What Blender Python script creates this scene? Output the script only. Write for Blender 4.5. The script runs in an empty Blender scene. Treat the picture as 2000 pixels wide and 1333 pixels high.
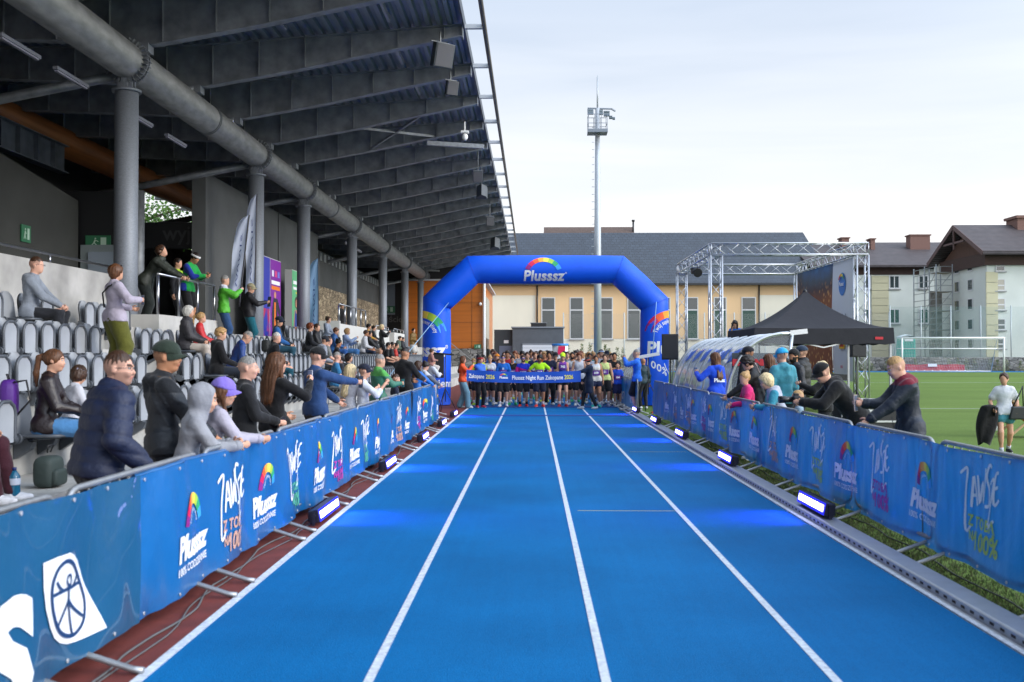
import bpy, bmesh, math, random
import numpy as np
from mathutils import Vector, Matrix
R = math.radians
PI = math.pi
C = bpy.data.collections.new('Scene'); bpy.context.scene.collection.children.link(C)
S = bpy.context.scene
# ---------------------------------------------------------------- camera
CAM = Vector((0, 0, 1.706)); FPX = 1944.0
YAW, PITCH = R(1.18), R(0.81)
cd = bpy.data.cameras.new('camera'); cam = bpy.data.objects.new('camera', cd); C.objects.link(cam)
cam.location = CAM; cam.rotation_euler = (R(90) + PITCH, 0, YAW)
cd.sensor_width = 36; cd.lens = 35; cd.clip_end = 2000; cd.clip_start = 0.05
cd.dof.use_dof = True; cd.dof.focus_distance = 32; cd.dof.aperture_fstop = 2.8
S.camera = cam
MC = Matrix.Rotation(YAW, 3, 'Z') @ Matrix.Rotation(R(90) + PITCH, 3, 'X')
def ray(px, py):
    return MC @ Vector(((px - 1000) / FPX, (666.5 - py) / FPX, -1.0))
def pY(px, py, Y):
    d = ray(px, py); return CAM + d * (Y / d.y)
def pX(px, py, X):
    d = ray(px, py); return CAM + d * (X / d.x)
def pZ(px, py, Z=0.0):
    d = ray(px, py); return CAM + d * ((Z - CAM.z) / d.z)
# ---------------------------------------------------------------- world, sun
SUN_EL, SUN_AZ = R(24), R(112)      # azimuth clockwise from +Y
W = bpy.data.worlds.new('World'); S.world = W; W.use_nodes = True
nt = W.node_tree; nt.nodes.clear()
wo = nt.nodes.new('ShaderNodeOutputWorld'); bg = nt.nodes.new('ShaderNodeBackground')
sky = nt.nodes.new('ShaderNodeTexSky'); sky.sky_type = 'NISHITA'; sky.sun_disc = False
sky.sun_elevation = SUN_EL; sky.sun_rotation = SUN_AZ; sky.dust_density = 2.0; sky.ozone_density = 1.5
tc = nt.nodes.new('ShaderNodeTexCoord'); mp = nt.nodes.new('ShaderNodeMapping'); mp.inputs['Scale'].default_value = (1.0, 1.0, 9.0)
nz = nt.nodes.new('ShaderNodeTexNoise'); nz.inputs['Scale'].default_value = 1.6; nz.inputs['Detail'].default_value = 6
nz.inputs['Roughness'].default_value = 0.5; nz.inputs['Distortion'].default_value = 0.6
cr = nt.nodes.new('ShaderNodeValToRGB'); cr.color_ramp.elements[0].position = 0.28; cr.color_ramp.elements[1].position = 0.62
cr.color_ramp.elements[0].color = (0.70, 0.70, 0.70, 1); cr.color_ramp.elements[1].color = (0.98, 0.98, 0.98, 1)
sx = nt.nodes.new('ShaderNodeSeparateXYZ'); mr = nt.nodes.new('ShaderNodeMapRange')
mr.inputs[1].default_value = 0.0; mr.inputs[2].default_value = 1.0
cl = nt.nodes.new('ShaderNodeValToRGB')      # thin cloud: brighter near the horizon; extra overhead brightness added to light the scene
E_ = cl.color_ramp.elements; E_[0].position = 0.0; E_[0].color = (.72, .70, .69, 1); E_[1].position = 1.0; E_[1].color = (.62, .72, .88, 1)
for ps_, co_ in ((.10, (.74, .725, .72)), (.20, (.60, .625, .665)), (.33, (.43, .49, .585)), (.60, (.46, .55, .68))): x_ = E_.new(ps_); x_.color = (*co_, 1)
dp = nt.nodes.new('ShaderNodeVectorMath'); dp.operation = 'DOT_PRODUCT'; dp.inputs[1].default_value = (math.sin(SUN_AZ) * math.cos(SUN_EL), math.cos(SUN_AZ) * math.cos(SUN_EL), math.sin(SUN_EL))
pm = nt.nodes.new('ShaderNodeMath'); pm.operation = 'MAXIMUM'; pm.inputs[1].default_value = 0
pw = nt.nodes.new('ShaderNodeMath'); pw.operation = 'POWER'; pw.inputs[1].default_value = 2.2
pa = nt.nodes.new('ShaderNodeMath'); pa.operation = 'MULTIPLY_ADD'; pa.inputs[1].default_value = 26.0; pa.inputs[2].default_value = 8.6  # out-of-view sky around the sun boosted, added to light the scene
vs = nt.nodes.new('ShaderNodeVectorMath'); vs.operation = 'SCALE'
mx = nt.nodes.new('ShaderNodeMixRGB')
L = nt.links.new
L(tc.outputs['Generated'], mp.inputs['Vector']); L(mp.outputs[0], nz.inputs['Vector']); L(nz.outputs['Fac'], cr.inputs[0])
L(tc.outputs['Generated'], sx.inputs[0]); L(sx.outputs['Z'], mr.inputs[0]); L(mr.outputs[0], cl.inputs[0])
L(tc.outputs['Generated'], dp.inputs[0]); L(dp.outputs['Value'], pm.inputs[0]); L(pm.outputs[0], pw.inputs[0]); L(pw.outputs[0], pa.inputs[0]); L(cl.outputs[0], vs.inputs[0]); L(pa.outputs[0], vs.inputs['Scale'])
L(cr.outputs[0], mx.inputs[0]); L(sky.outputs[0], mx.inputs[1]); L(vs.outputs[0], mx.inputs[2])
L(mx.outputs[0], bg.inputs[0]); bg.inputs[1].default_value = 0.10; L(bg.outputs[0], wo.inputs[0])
sl = bpy.data.lights.new('sun', 'SUN'); sl.energy = .9; sl.angle = R(14); sl.color = (1.0, 0.93, 0.84)
so = bpy.data.objects.new('sun', sl); C.objects.link(so)
sd = Vector((math.sin(SUN_AZ) * math.cos(SUN_EL), math.cos(SUN_AZ) * math.cos(SUN_EL), math.sin(SUN_EL)))
so.rotation_euler = sd.to_track_quat('Z', 'Y').to_euler(); so.location = (30, -10, 30)
S.view_settings.view_transform = 'Standard'; S.view_settings.look = 'None'
S.view_settings.exposure = 0.95; S.view_settings.gamma = 1
S.cycles.max_bounces = 6; S.cycles.diffuse_bounces = 3; S.cycles.glossy_bounces = 3; S.cycles.transmission_bounces = 4
S.cycles.transparent_max_bounces = 12; S.cycles.use_denoising = True; S.cycles.caustics_reflective = False
S.cycles.sample_clamp_indirect = 6

# ---------------------------------------------------------------- materials
def lin(h):
    if not isinstance(h, str): return tuple(h)
    h = h.lstrip('#'); o = []
    for i in (0, 2, 4):
        c = int(h[i:i + 2], 16) / 255
        o.append(c / 12.92 if c <= 0.04045 else ((c + 0.055) / 1.055) ** 2.4)
    return tuple(o)
_m = {}
def mat(name, col, rough=0.6, metal=0.0, ns=0, nv=0.0, bs=0, bst=0.0, bd=0.01, spec=0.5, stretch=(1, 1, 1), trans=0.0, sss=0.0, sheen=0.0, coat=0.0, emit=None, es=0):
    key = (name, col if isinstance(col, str) else tuple(col))
    if key in _m: return _m[key]
    m = bpy.data.materials.new(name); m.use_nodes = True; _m[key] = m
    n = m.node_tree; b = n.nodes['Principled BSDF']; c = lin(col)
    b.inputs['Base Color'].default_value = (*c, 1); b.inputs['Roughness'].default_value = rough
    b.inputs['Metallic'].default_value = metal; b.inputs['Specular IOR Level'].default_value = spec
    b.inputs['Sheen Weight'].default_value = sheen; b.inputs['Coat Weight'].default_value = coat
    if sss: b.inputs['Subsurface Weight'].default_value = sss; b.inputs['Subsurface Radius'].default_value = (0.02, 0.008, 0.004)
    if emit: b.inputs['Emission Color'].default_value = (*lin(emit), 1); b.inputs['Emission Strength'].default_value = es
    if ns or bs:
        t = n.nodes.new('ShaderNodeTexCoord'); mpn = n.nodes.new('ShaderNodeMapping'); mpn.inputs['Scale'].default_value = stretch
        n.links.new(t.outputs['Object'], mpn.inputs[0])
    if ns:
        z = n.nodes.new('ShaderNodeTexNoise'); z.inputs['Scale'].default_value = ns; z.inputs['Detail'].default_value = 5
        n.links.new(mpn.outputs[0], z.inputs['Vector'])
        r = n.nodes.new('ShaderNodeMapRange'); r.inputs[1].default_value = .3; r.inputs[2].default_value = .7
        r.inputs[3].default_value = 1 - nv; r.inputs[4].default_value = 1 + nv
        n.links.new(z.outputs['Fac'], r.inputs[0])
        h = n.nodes.new('ShaderNodeHueSaturation'); h.inputs['Color'].default_value = (*c, 1)
        n.links.new(r.outputs[0], h.inputs['Value']); n.links.new(h.outputs[0], b.inputs['Base Color'])
    if bs:
        z2 = n.nodes.new('ShaderNodeTexNoise'); z2.inputs['Scale'].default_value = bs; z2.inputs['Detail'].default_value = 4
        n.links.new(mpn.outputs[0], z2.inputs['Vector'])
        bu = n.nodes.new('ShaderNodeBump'); bu.inputs['Strength'].default_value = bst; bu.inputs['Distance'].default_value = bd
        n.links.new(z2.outputs['Fac'], bu.inputs['Height']); n.links.new(bu.outputs[0], b.inputs['Normal'])
    if trans:
        tr = n.nodes.new('ShaderNodeBsdfTranslucent'); ms = n.nodes.new('ShaderNodeMixShader'); ms.inputs[0].default_value = trans
        tr.inputs['Color'].default_value = (*c, 1)
        o = n.nodes['Material Output']; n.links.new(b.outputs[0], ms.inputs[1]); n.links.new(tr.outputs[0], ms.inputs[2]); n.links.new(ms.outputs[0], o.inputs[0])
    return m
def N(m): return m.node_tree.nodes, m.node_tree.links, m.node_tree.nodes['Principled BSDF']
def fabric(col, kind='fabric'):
    rough = {'fabric': .85, 'shiny': .6, 'leather': .42, 'puffer': .62}[kind]
    return mat(kind + '_cloth', col, rough, ns=9, nv=.10, bs=17, bst=.55, bd=.022, sheen=.15 if kind == 'fabric' else 0, spec=.3 if kind == 'fabric' else .5)
GALV = mat('galvanised_steel', (.34, .36, .38), .5, .55, ns=14, nv=.18, bs=60, bst=.08)
GALVD = mat('aged_galvanised_steel', (.20, .215, .23), .55, .5, ns=5, nv=.25)
STEEL = mat('stainless_steel', (.55, .56, .58), .28, 1.0)
ALU = mat('aluminium', (.62, .64, .67), .32, .85, ns=30, nv=.06)
CONC = mat('concrete', (.40, .39, .365), .85, ns=2.2, nv=.28, bs=40, bst=.15)
WHITE = mat('white_paint', (.78, .78, .77), .55)
BLACK = mat('black_plastic', (.012, .012, .014), .5)
PRINTW = mat('white_print', (.82, .83, .85), .6)
GLASS = mat('window_glass', (.03, .045, .05), .08, 0, spec=.9)
# ---------------------------------------------------------------- mesh helpers
class MB:
    def __init__(s): s.v = []; s.f = []; s.mi = []; s.sm = []
    def add(s, vs, fs, mi=0, smooth=False):
        o = len(s.v); s.v += [tuple(v) for v in vs]
        for f in fs: s.f.append(tuple(o + i for i in f)); s.mi.append(mi); s.sm.append(smooth)
        return s
    def box(s, c, d, rot=None, mi=0):
        x, y, z = d[0] / 2, d[1] / 2, d[2] / 2; c = Vector(c)
        vs = [Vector(p) for p in ((-x, -y, -z), (x, -y, -z), (x, y, -z), (-x, y, -z), (-x, -y, z), (x, -y, z), (x, y, z), (-x, y, z))]
        if rot is not None: vs = [rot @ v for v in vs]
        return s.add([c + v for v in vs], [(0, 3, 2, 1), (4, 5, 6, 7), (0, 1, 5, 4), (1, 2, 6, 5), (2, 3, 7, 6), (3, 0, 4, 7)], mi)
    def bx(s, a, b, mi=0):
        return s.box([(a[i] + b[i]) / 2 for i in range(3)], [abs(b[i] - a[i]) for i in range(3)], mi=mi)
    def bar(s, p, q, w, h=None, mi=0, up=(0, 0, 1)):
        p, q = Vector(p), Vector(q); d = (q - p); n = d.length; d.normalize(); h = h or w
        u = Vector(up)
        if abs(d.dot(u)) > .98: u = Vector((1, 0, 0))
        r = d.cross(u).normalized(); u2 = r.cross(d)
        m = Matrix((r, d, u2)).transposed()
        return s.box((p + q) / 2, (w, n, h), m, mi)
    def tube(s, pts, r, n=8, mi=0, caps=True, closed=False):
        P = [Vector(p) for p in pts]; k = len(P); rs = r if hasattr(r, '__len__') else [r] * k
        o = len(s.v); u = None
        for i in range(k):
            a = P[i - 1] if (i or closed) else P[i]; b = P[(i + 1) % k] if (i < k - 1 or closed) else P[i]
            t = (b - a).normalized()
            if u is None:
                u = t.orthogonal().normalized()
            u = (u - t * u.dot(t)).normalized(); w = t.cross(u)
            for j in range(n):
                a_ = 2 * PI * j / n; s.v.append(tuple(P[i] + (u * math.cos(a_) + w * math.sin(a_)) * rs[i]))
        for i in range(k if closed else k - 1):
            for j in range(n):
                i2 = (i + 1) % k
                s.f.append((o + i * n + j, o + i * n + (j + 1) % n, o + i2 * n + (j + 1) % n, o + i2 * n + j)); s.mi.append(mi); s.sm.append(True)
        if caps and not closed:
            s.f.append(tuple(o + j for j in range(n))[::-1]); s.mi.append(mi); s.sm.append(False)
            s.f.append(tuple(o + (k - 1) * n + j for j in range(n))); s.mi.append(mi); s.sm.append(False)
        return s
    def prism(s, poly, axis, a, b, mi=0):
        """poly: 2-D points; axis 'x','y','z' = extrusion axis from a to b"""
        def P(u, w, t): return {'x': (t, u, w), 'y': (u, t, w), 'z': (u, w, t)}[axis]
        n = len(poly); vs = [P(u, w, a) for u, w in poly] + [P(u, w, b) for u, w in poly]
        fs = [tuple(range(n))[::-1], tuple(range(n, 2 * n))] + [(i, (i + 1) % n, n + (i + 1) % n, n + i) for i in range(n)]
        return s.add(vs, fs, mi)
    def grid(s, fn, nu, nv, mi=0, smooth=True):
        vs = [fn(i / nu, j / nv) for j in range(nv + 1) for i in range(nu + 1)]
        fs = [(j * (nu + 1) + i, j * (nu + 1) + i + 1, (j + 1) * (nu + 1) + i + 1, (j + 1) * (nu + 1) + i) for j in range(nv) for i in range(nu)]
        return s.add(vs, fs, mi, smooth)
    def sphere(s, c, r, n=10, m=7, mi=0):
        r = r if hasattr(r, '__len__') else (r, r, r)
        return s.grid(lambda u, v: (c[0] + r[0] * math.cos(2 * PI * u) * math.sin(PI * v), c[1] + r[1] * math.sin(2 * PI * u) * math.sin(PI * v), c[2] + r[2] * math.cos(PI * v)), n, m, mi)
    def puffy(s, c, r, e=.45, n=18, m=12, mi=0):
        f = lambda t: math.copysign(abs(t) ** e, t)
        return s.grid(lambda u, v: (c[0] + r[0] * f(math.cos(2 * PI * u)) * f(math.sin(PI * v)), c[1] + r[1] * f(math.sin(2 * PI * u)) * f(math.sin(PI * v)), c[2] + r[2] * f(math.cos(PI * v))), n, m, mi)
    def build(s, name, mats, parent=None, loc=None, rz=None):
        me = bpy.data.meshes.new(name); me.from_pydata(s.v, [], s.f)
        for m in (mats if isinstance(mats, (list, tuple)) else [mats]): me.materials.append(m)
        me.polygons.foreach_set('material_index', s.mi); me.polygons.foreach_set('use_smooth', s.sm)
        me.validate(); me.update()
        o = bpy.data.objects.new(name, me); C.objects.link(o)
        if parent is not None: o.parent = parent
        if loc is not None: o.location = loc
        if rz is not None: o.rotation_euler = (0, 0, rz)
        return o
def bev(o, w=.01, seg=2):
    b = o.modifiers.new('bevel', 'BEVEL'); b.width = w; b.segments = seg; b.limit_method = 'ANGLE'; return o
def tag(o, label=None, cat=None, group=None, kind=None):
    if label: o['label'] = label
    if cat: o['category'] = cat
    if group: o['group'] = group
    if kind: o['kind'] = kind
    return o
def thing(name, label, cat, loc=(0, 0, 0), rz=0, group=None):
    o = bpy.data.objects.new(name, None); C.objects.link(o); o.location = loc; o.rotation_euler = (0, 0, rz)
    o.empty_display_size = .1
    return tag(o, label, cat, group)
def kids(o): return KID.get(o.name, [])
def copy_tree(root, loc, rz=0, label=None, group=None, scale=None):
    r = root.copy(); C.objects.link(r); r.location = loc; r.rotation_euler = (0, 0, rz)
    if scale: r.scale = scale
    if label: r['label'] = label
    if group: r['group'] = group
    def rec(src, dst):
        for ch in [x for x in src.children]:
            c = ch.copy(); C.objects.link(c); c.parent = dst; rec(ch, c)
    rec(root, r); return r
def structure(o): return tag(o, kind='structure')
# ---------------------------------------------------------------- text and logos (flat meshes in u,v)
_tx = {}
def text_geo(body, size=1.0, bold=0.0, shear=0.0, space=1.0, align='CENTER', sub=0):
    key = (body, size, bold, shear, space, align, sub)
    if key in _tx: return _tx[key]
    cu = bpy.data.curves.new('t', 'FONT'); cu.body = body; cu.size = size; cu.offset = bold; cu.shear = shear
    cu.space_character = space; cu.align_x = align; cu.align_y = 'CENTER'; cu.resolution_u = 3
    ob = bpy.data.objects.new('t', cu); C.objects.link(ob)
    dg = bpy.context.evaluated_depsgraph_get(); me = bpy.data.meshes.new_from_object(ob.evaluated_get(dg))
    bm = bmesh.new(); bm.from_mesh(me)
    if sub:
        es = [e for e in bm.edges if e.calc_length() > sub]
        if es: bmesh.ops.subdivide_edges(bm, edges=es, cuts=3, use_grid_fill=False)
        bmesh.ops.triangulate(bm, faces=bm.faces[:])
    g = ([(v.co.x, v.co.y) for v in bm.verts], [tuple(v.index for v in f.verts) for f in bm.faces])
    bm.free(); bpy.data.objects.remove(ob); bpy.data.curves.remove(cu); bpy.data.meshes.remove(me)
    _tx[key] = g; return g
def lettering(name, geo, fn, m, parent, mi=None):
    """geo (verts2d, faces) mapped through fn(u, v) -> 3-D"""
    b = MB(); b.add([fn(u, v) for u, v in geo[0]], geo[1]); return b.build(name, m, parent)
def shift(geo, dx, dy, s=1.0): return ([(u * s + dx, v * s + dy) for u, v in geo[0]], geo[1])
def merge_geo(*gs):
    V, F = [], []
    for g in gs:
        o = len(V); V += g[0]; F += [tuple(i + o for i in f) for f in g[1]]
    return V, F
def arc_geo(r0, r1, a0, a1, n=10):
    V = []; F = []
    for i in range(n + 1):
        a = R(a0 + (a1 - a0) * i / n); V += [(r0 * math.cos(a), r0 * math.sin(a)), (r1 * math.cos(a), r1 * math.sin(a))]
    for i in range(n): F.append((2 * i, 2 * i + 1, 2 * i + 3, 2 * i + 2))
    return V, F
def stroke_geo(lines, w):
    V = []; F = []
    for ln in lines:
        k = len(ln); o = len(V)
        for i, p in enumerate(ln):
            a = Vector(ln[max(0, i - 1)]); b = Vector(ln[min(k - 1, i + 1)]); t = (b - a).normalized(); n_ = Vector((-t.y, t.x))
            ww = w * (1.0 if 0 < i < k - 1 else .8)
            V += [tuple(Vector(p) + n_ * ww / 2), tuple(Vector(p) - n_ * ww / 2)]
        for i in range(k - 1): F.append((o + 2 * i, o + 2 * i + 1, o + 2 * i + 3, o + 2 * i + 2))
    return V, F
def subdiv(g):
    V = list(g[0]); F = []; E = {}
    def m(a, b):
        k = (min(a, b), max(a, b))
        if k not in E: E[k] = len(V); V.append(((V[a][0] + V[b][0]) / 2, (V[a][1] + V[b][1]) / 2))
        return E[k]
    for a, b, c in g[1]: x, y, z = m(a, b), m(b, c), m(c, a); F += [(a, x, z), (x, b, y), (z, y, c), (x, y, z)]
    return V, F
def smooth_line(p, n=4):
    out = []
    for i in range(len(p) - 1):
        p0 = Vector(p[max(0, i - 1)]); p1 = Vector(p[i]); p2 = Vector(p[i + 1]); p3 = Vector(p[min(len(p) - 1, i + 2)])
        for k in range(n):
            t = k / n
            out.append(tuple(.5 * ((2 * p1) + (p2 - p0) * t + (2 * p0 - 5 * p1 + 4 * p2 - p3) * t * t + (3 * p1 - p0 - 3 * p2 + p3) * t ** 3)))
    out.append(tuple(p[-1])); return out
RAIN = ['#8a1f7d', '#d4144f', '#ee5a24', '#f5a33b', '#f7d84b', '#a9c93f', '#2fa66a', '#3aa0e8']
RAINM = [mat('rainbow_%s' % n, c, .55) for n, c in zip(('violet', 'crimson', 'orange', 'amber', 'yellow', 'lime', 'green', 'sky'), RAIN)]
# ================================================================ GROUND
def zg(x, y):           # the pitch rises gently towards its far goal
    t = min(1, max(0, (y - 34) / 37)) * min(1, max(0, (x - 3.3) / 5)); return .5 * t * t * (3 - 2 * t)
g = MB().grid(lambda u, v: (-400 + 800 * u, -60 + 900 * v, -.06), 2, 2, smooth=False).build('ground', mat('packed_earth', (.10, .10, .085), .95, ns=2, nv=.3)); structure(g)
# running track: blue lanes with a fine rubber granulate
mt = mat('blue_track_rubber', (.001, .122, .325), .75, ns=.7, nv=.14, bs=110, bst=.6, bd=.012, spec=.12)
n_, l_, b_ = N(mt)
h_ = [x for x in n_ if x.type == 'HUE_SAT'][0]; r1 = [x for x in n_ if x.type == 'MAP_RANGE'][0]
v2 = n_.new('ShaderNodeTexVoronoi'); v2.inputs['Scale'].default_value = 62; tcn = [x for x in n_ if x.type == 'TEX_COORD'][0]
l_.new(tcn.outputs['Object'], v2.inputs['Vector'])
mrv = n_.new('ShaderNodeMapRange'); mrv.inputs[1].default_value = 0; mrv.inputs[2].default_value = .5; mrv.inputs[3].default_value = .78; mrv.inputs[4].default_value = 1.10
l_.new(v2.outputs['Distance'], mrv.inputs[0])
st = n_.new('ShaderNodeMapping'); st.inputs['Scale'].default_value = (14, .5, 1); l_.new(tcn.outputs['Object'], st.inputs[0])
nz3 = n_.new('ShaderNodeTexNoise'); nz3.inputs['Scale'].default_value = 1; nz3.inputs['Detail'].default_value = 6; l_.new(st.outputs[0], nz3.inputs['Vector'])
mr3 = n_.new('ShaderNodeMapRange'); mr3.inputs[1].default_value = .3; mr3.inputs[2].default_value = .7; mr3.inputs[3].default_value = .965; mr3.inputs[4].default_value = 1.03
l_.new(nz3.outputs['Fac'], mr3.inputs[0])
m1 = n_.new('ShaderNodeMath'); m1.operation = 'MULTIPLY'; m2 = n_.new('ShaderNodeMath'); m2.operation = 'MULTIPLY'
l_.new(r1.outputs[0], m1.inputs[0]); l_.new(mrv.outputs[0], m1.inputs[1]); l_.new(m1.outputs[0], m2.inputs[0]); l_.new(mr3.outputs[0], m2.inputs[1]); l_.new(m2.outputs[0], h_.inputs['Value'])
structure(MB().bx((-2.07, -4, -.05), (2.78, 72, 0)).build('running_track', mt))
mrd = mat('red_track_rubber', '#6b2a22', .8, ns=5, nv=.25, bs=300, bst=.5, bd=.004)
structure(MB().bx((-4.32, -4, -.05), (-2.07, 72, -.002)).build('track_apron', mrd))
LINEM = mat('line_paint', (.58, .62, .68), .7, ns=28, nv=.26, bs=300, bst=.4, bd=.003)
for i, (x, w) in enumerate(((-2.07, .06), (-.858, .05), (.384, .05), (1.59, .05))):
    structure(MB().bx((x - w / 2, -3, .001), (x + w / 2, 71, .004)).build('lane_line', LINEM))
yl = mat('yellow_line_paint', (.33, .36, .20), .8)
for px0, px1, py in ((1128, 1318, 998), (1230, 1340, 883)):
    a = pZ(px0, py); b = pZ(px1, py)
    structure(MB().bx((a.x, a.y - .012, .001), (b.x, a.y + .012, .003)).build('lane_mark', yl))
# timing mat across the start
for y0_, y1_, lb_ in ((27.9, 28.25, 'narrow dark blue timing mat across the lanes in front of the runners'), (32.4, 33.4, 'wide dark blue timing mat under the feet of the front runners')): tag(MB().bx((-2.0, y0_, .001), (2.75, y1_, .014)).build('timing_mat', mat('mat_rubber', '#0b3f86', .6)), lb_, 'timing mat')
# aluminium kerb with drainage slots
kr = thing('track_kerb', 'grey metal kerb and drainage channel along the right edge of the blue track', 'kerb')
KM = mat('kerb_metal', (.46, .48, .52), .42, .6, ns=8, nv=.08, bs=80, bst=.06)
MB().bx((2.79, -4, -.03), (2.83, 70, .006)).build('edge_strip', LINEM, kr)
MB().bx((2.832, -4, -.03), (2.868, 70, .002)).build('inner_rail', KM, kr)
b = MB()
y = 2.5
while y < 45: b.bx((2.8675, y, .018), (2.872, y + .055, .036)); y += .14
b.build('drain_slots', mat('slot_brown', (.035, .028, .03), .9), kr)
b = MB(); b.prism([(2.87, -.04), (2.87, .05), (2.885, .062), (3.06, .062), (3.07, .05), (3.07, -.04)], 'y', -4, 70); bev(b.build('kerb_top', KM, kr), .004)
# grass
gm = mat('artificial_turf', '#63793a', .95, ns=.35, nv=.16, bs=160, bst=.8, bd=.02, spec=.15, stretch=(.3, 1, 1))
n_, l_, b_ = N(gm); tcn = [x for x in n_ if x.type == 'TEX_COORD'][0]; h_ = [x for x in n_ if x.type == 'HUE_SAT'][0]; r1 = [x for x in n_ if x.type == 'MAP_RANGE'][0]
w = n_.new('ShaderNodeTexNoise'); w.inputs['Scale'].default_value = 22; w.inputs['Detail'].default_value = 8; w.inputs['Roughness'].default_value = .75; l_.new(tcn.outputs['Object'], w.inputs['Vector'])
q = n_.new('ShaderNodeMapRange'); q.inputs[1].default_value = .25; q.inputs[2].default_value = .75; q.inputs[3].default_value = .62; q.inputs[4].default_value = 1.35
l_.new(w.outputs['Fac'], q.inputs[0]); m1 = n_.new('ShaderNodeMath'); m1.operation = 'MULTIPLY'; l_.new(r1.outputs[0], m1.inputs[0]); l_.new(q.outputs[0], m1.inputs[1]); l_.new(m1.outputs[0], h_.inputs['Value'])
structure(MB().grid(lambda u, v: ((x := 3.07 + 90 * u * u), (y := -5 + 76.5 * v), zg(x, y) - .01), 24, 40).build('football_pitch', gm))
for (x0, y0, x1, y1) in ((9, 32, 60, 32), (9, 53, 60, 53), (9, 71, 60, 71)):
    structure(MB().grid(lambda u, v: ((x := x0 + (x1 - x0) * u), (y := y0 - .035 + .07 * v), zg(x, y) + .004), 30, 1).build('pitch_line', LINEM))
structure(MB().bx((3.08, 71.5, -.5), (90, 76, .49)).build('far_running_track', mt))
structure(MB().bx((-40, 72, -.06), (3.2, 130, -.004)).build('paved_yard', mat('paving', (.25, .25, .24), .9, ns=3, nv=.15)))
structure(MB().bx((3.2, 77.3, -.5), (90, 130, .6)).build('school_yard', mat('yard_gravel', (.22, .21, .19), .95, ns=3, nv=.2)))
# grass blades near the kerb (one mass nobody could count)
random.seed(4); b = MB()
def clear_of(x, y): return True
for i in range(42000):
    y = 3.2 + 17 * random.random() ** 1.5; x = 3.085 + 1.4 * random.random() ** 1.3
    if x > 3.5 and y < 9 and random.random() < .5: continue
    h = random.uniform(.008, .032); a = random.uniform(0, PI); w_ = .0022 + .0004 * y
    dx, dy = math.cos(a) * w_, math.sin(a) * w_; lx, ly = random.uniform(-.02, .02), random.uniform(-.02, .02)
    b.add([(x - dx, y - dy, -.01), (x + dx, y + dy, -.01), (x + lx, y + ly, h)], [(0, 1, 2)], random.randrange(2))
tag(b.build('grass', [mat('grass_blade', (.05, .085, .025), .8, trans=.3), mat('dry_grass_blade', (.09, .10, .04), .8, trans=.3)]), 'short rough green grass beside the metal track kerb', 'grass', kind='stuff')

# ================================================================ GRANDSTAND
GS = thing('grandstand', 'covered sports grandstand with concrete terraces and galvanised steel cantilever roof', 'grandstand', (-8, 30, 0))
def gp(b, name, m, parent=None):
    o = b.build(name, m, None); o.parent = parent or GS; o.location = Vector((8, -30, 0)) if parent is None else (0, 0, 0); return o
for k in range(1, 5):          # terrace steps
    x0 = -(5.35 + .8 * (k - 1)); x1 = -4.3 if k == 1 else x0 + .8
    b = MB(); b.bx((x0 - (.0 if k < 4 else .0), -3, -.05), (x1, 74, .45 * k)); gp(b, 'terrace_step', CONC)
b = MB(); b.bx((-15.9, -3, -.05), (-7.75, 74, 2.25)); gp(b, 'walkway', CONC)
for y0, levels in ((15.6, (1, 2, 3)), (27.0, (1, 2, 3)), (44, (1, 2, 3))):
    for k in levels:
        b = MB(); b.bx((-(5.35 + .8 * (k - 1)) + .004, y0, .45 * k + .002), (-(5.35 + .8 * (k - 1)) + .42, y0 + 1.15, .45 * k + .225))
        gp(b, 'aisle_step', mat('pale_concrete', (.5, .49, .46), .85, ns=3, nv=.1))
def railing(pts, zt, name='railing', every=1.15):
    b = MB(); 
    for (a, c) in zip(pts[:-1], pts[1:]):
        a = Vector(a); c = Vector(c); n = max(1, round((c - a).length / every))
        b.tube([a + Vector((0, 0, zt)), c + Vector((0, 0, zt))], .024, 8)
        for i in range(n + 1):
            p = a.lerp(c, i / n); b.tube([p, p + Vector((0, 0, zt - .02))], .02 if zt < .4 else .03, 8)
    return gp(b, name, STEEL)
PC = mat('pale_concrete', (.5, .49, .46), .85)
b = MB(); b.bx((-8.38, 4, 2.25), (-8.2, 19.6, 3.28)); gp(b, 'parapet', mat('board_marked_concrete', (.40, .39, .37), .85, ns=1.3, nv=.32, bs=20, bst=.15)); railing([(-8.29, 4, 3.28), (-8.29, 19.5, 3.28)], .16, every=2.6)
b = MB(); b.bx((-8.4, 19.25, 1.8), (-7.28, 19.45, 2.5)); b.bx((-7.4, 19.451, 1.8), (-7.28, 22.9, 2.5)); gp(b, 'parapet', PC); railing([(-7.34, 19.35, 2.5), (-7.34, 22.8, 2.5)], .80)
for y0, y1 in ((37.6, 43.6), (46.5, 50.5), (52.5, 56.5)):
    b = MB(); b.bx((-7.4, y0, 1.8), (-7.28, y1, 2.9)); b.bx((-8.4, y0 - .2, 1.8), (-7.28, y0 - .002, 3.0 if y0 < 40 else 2.9)); gp(b, 'parapet', mat('white_panel', (.62, .61, .58), .8)); railing([(-7.34, y0, 2.9), (-7.34, y1, 2.9)], .2 if y0 > 40 else .75)
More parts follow.
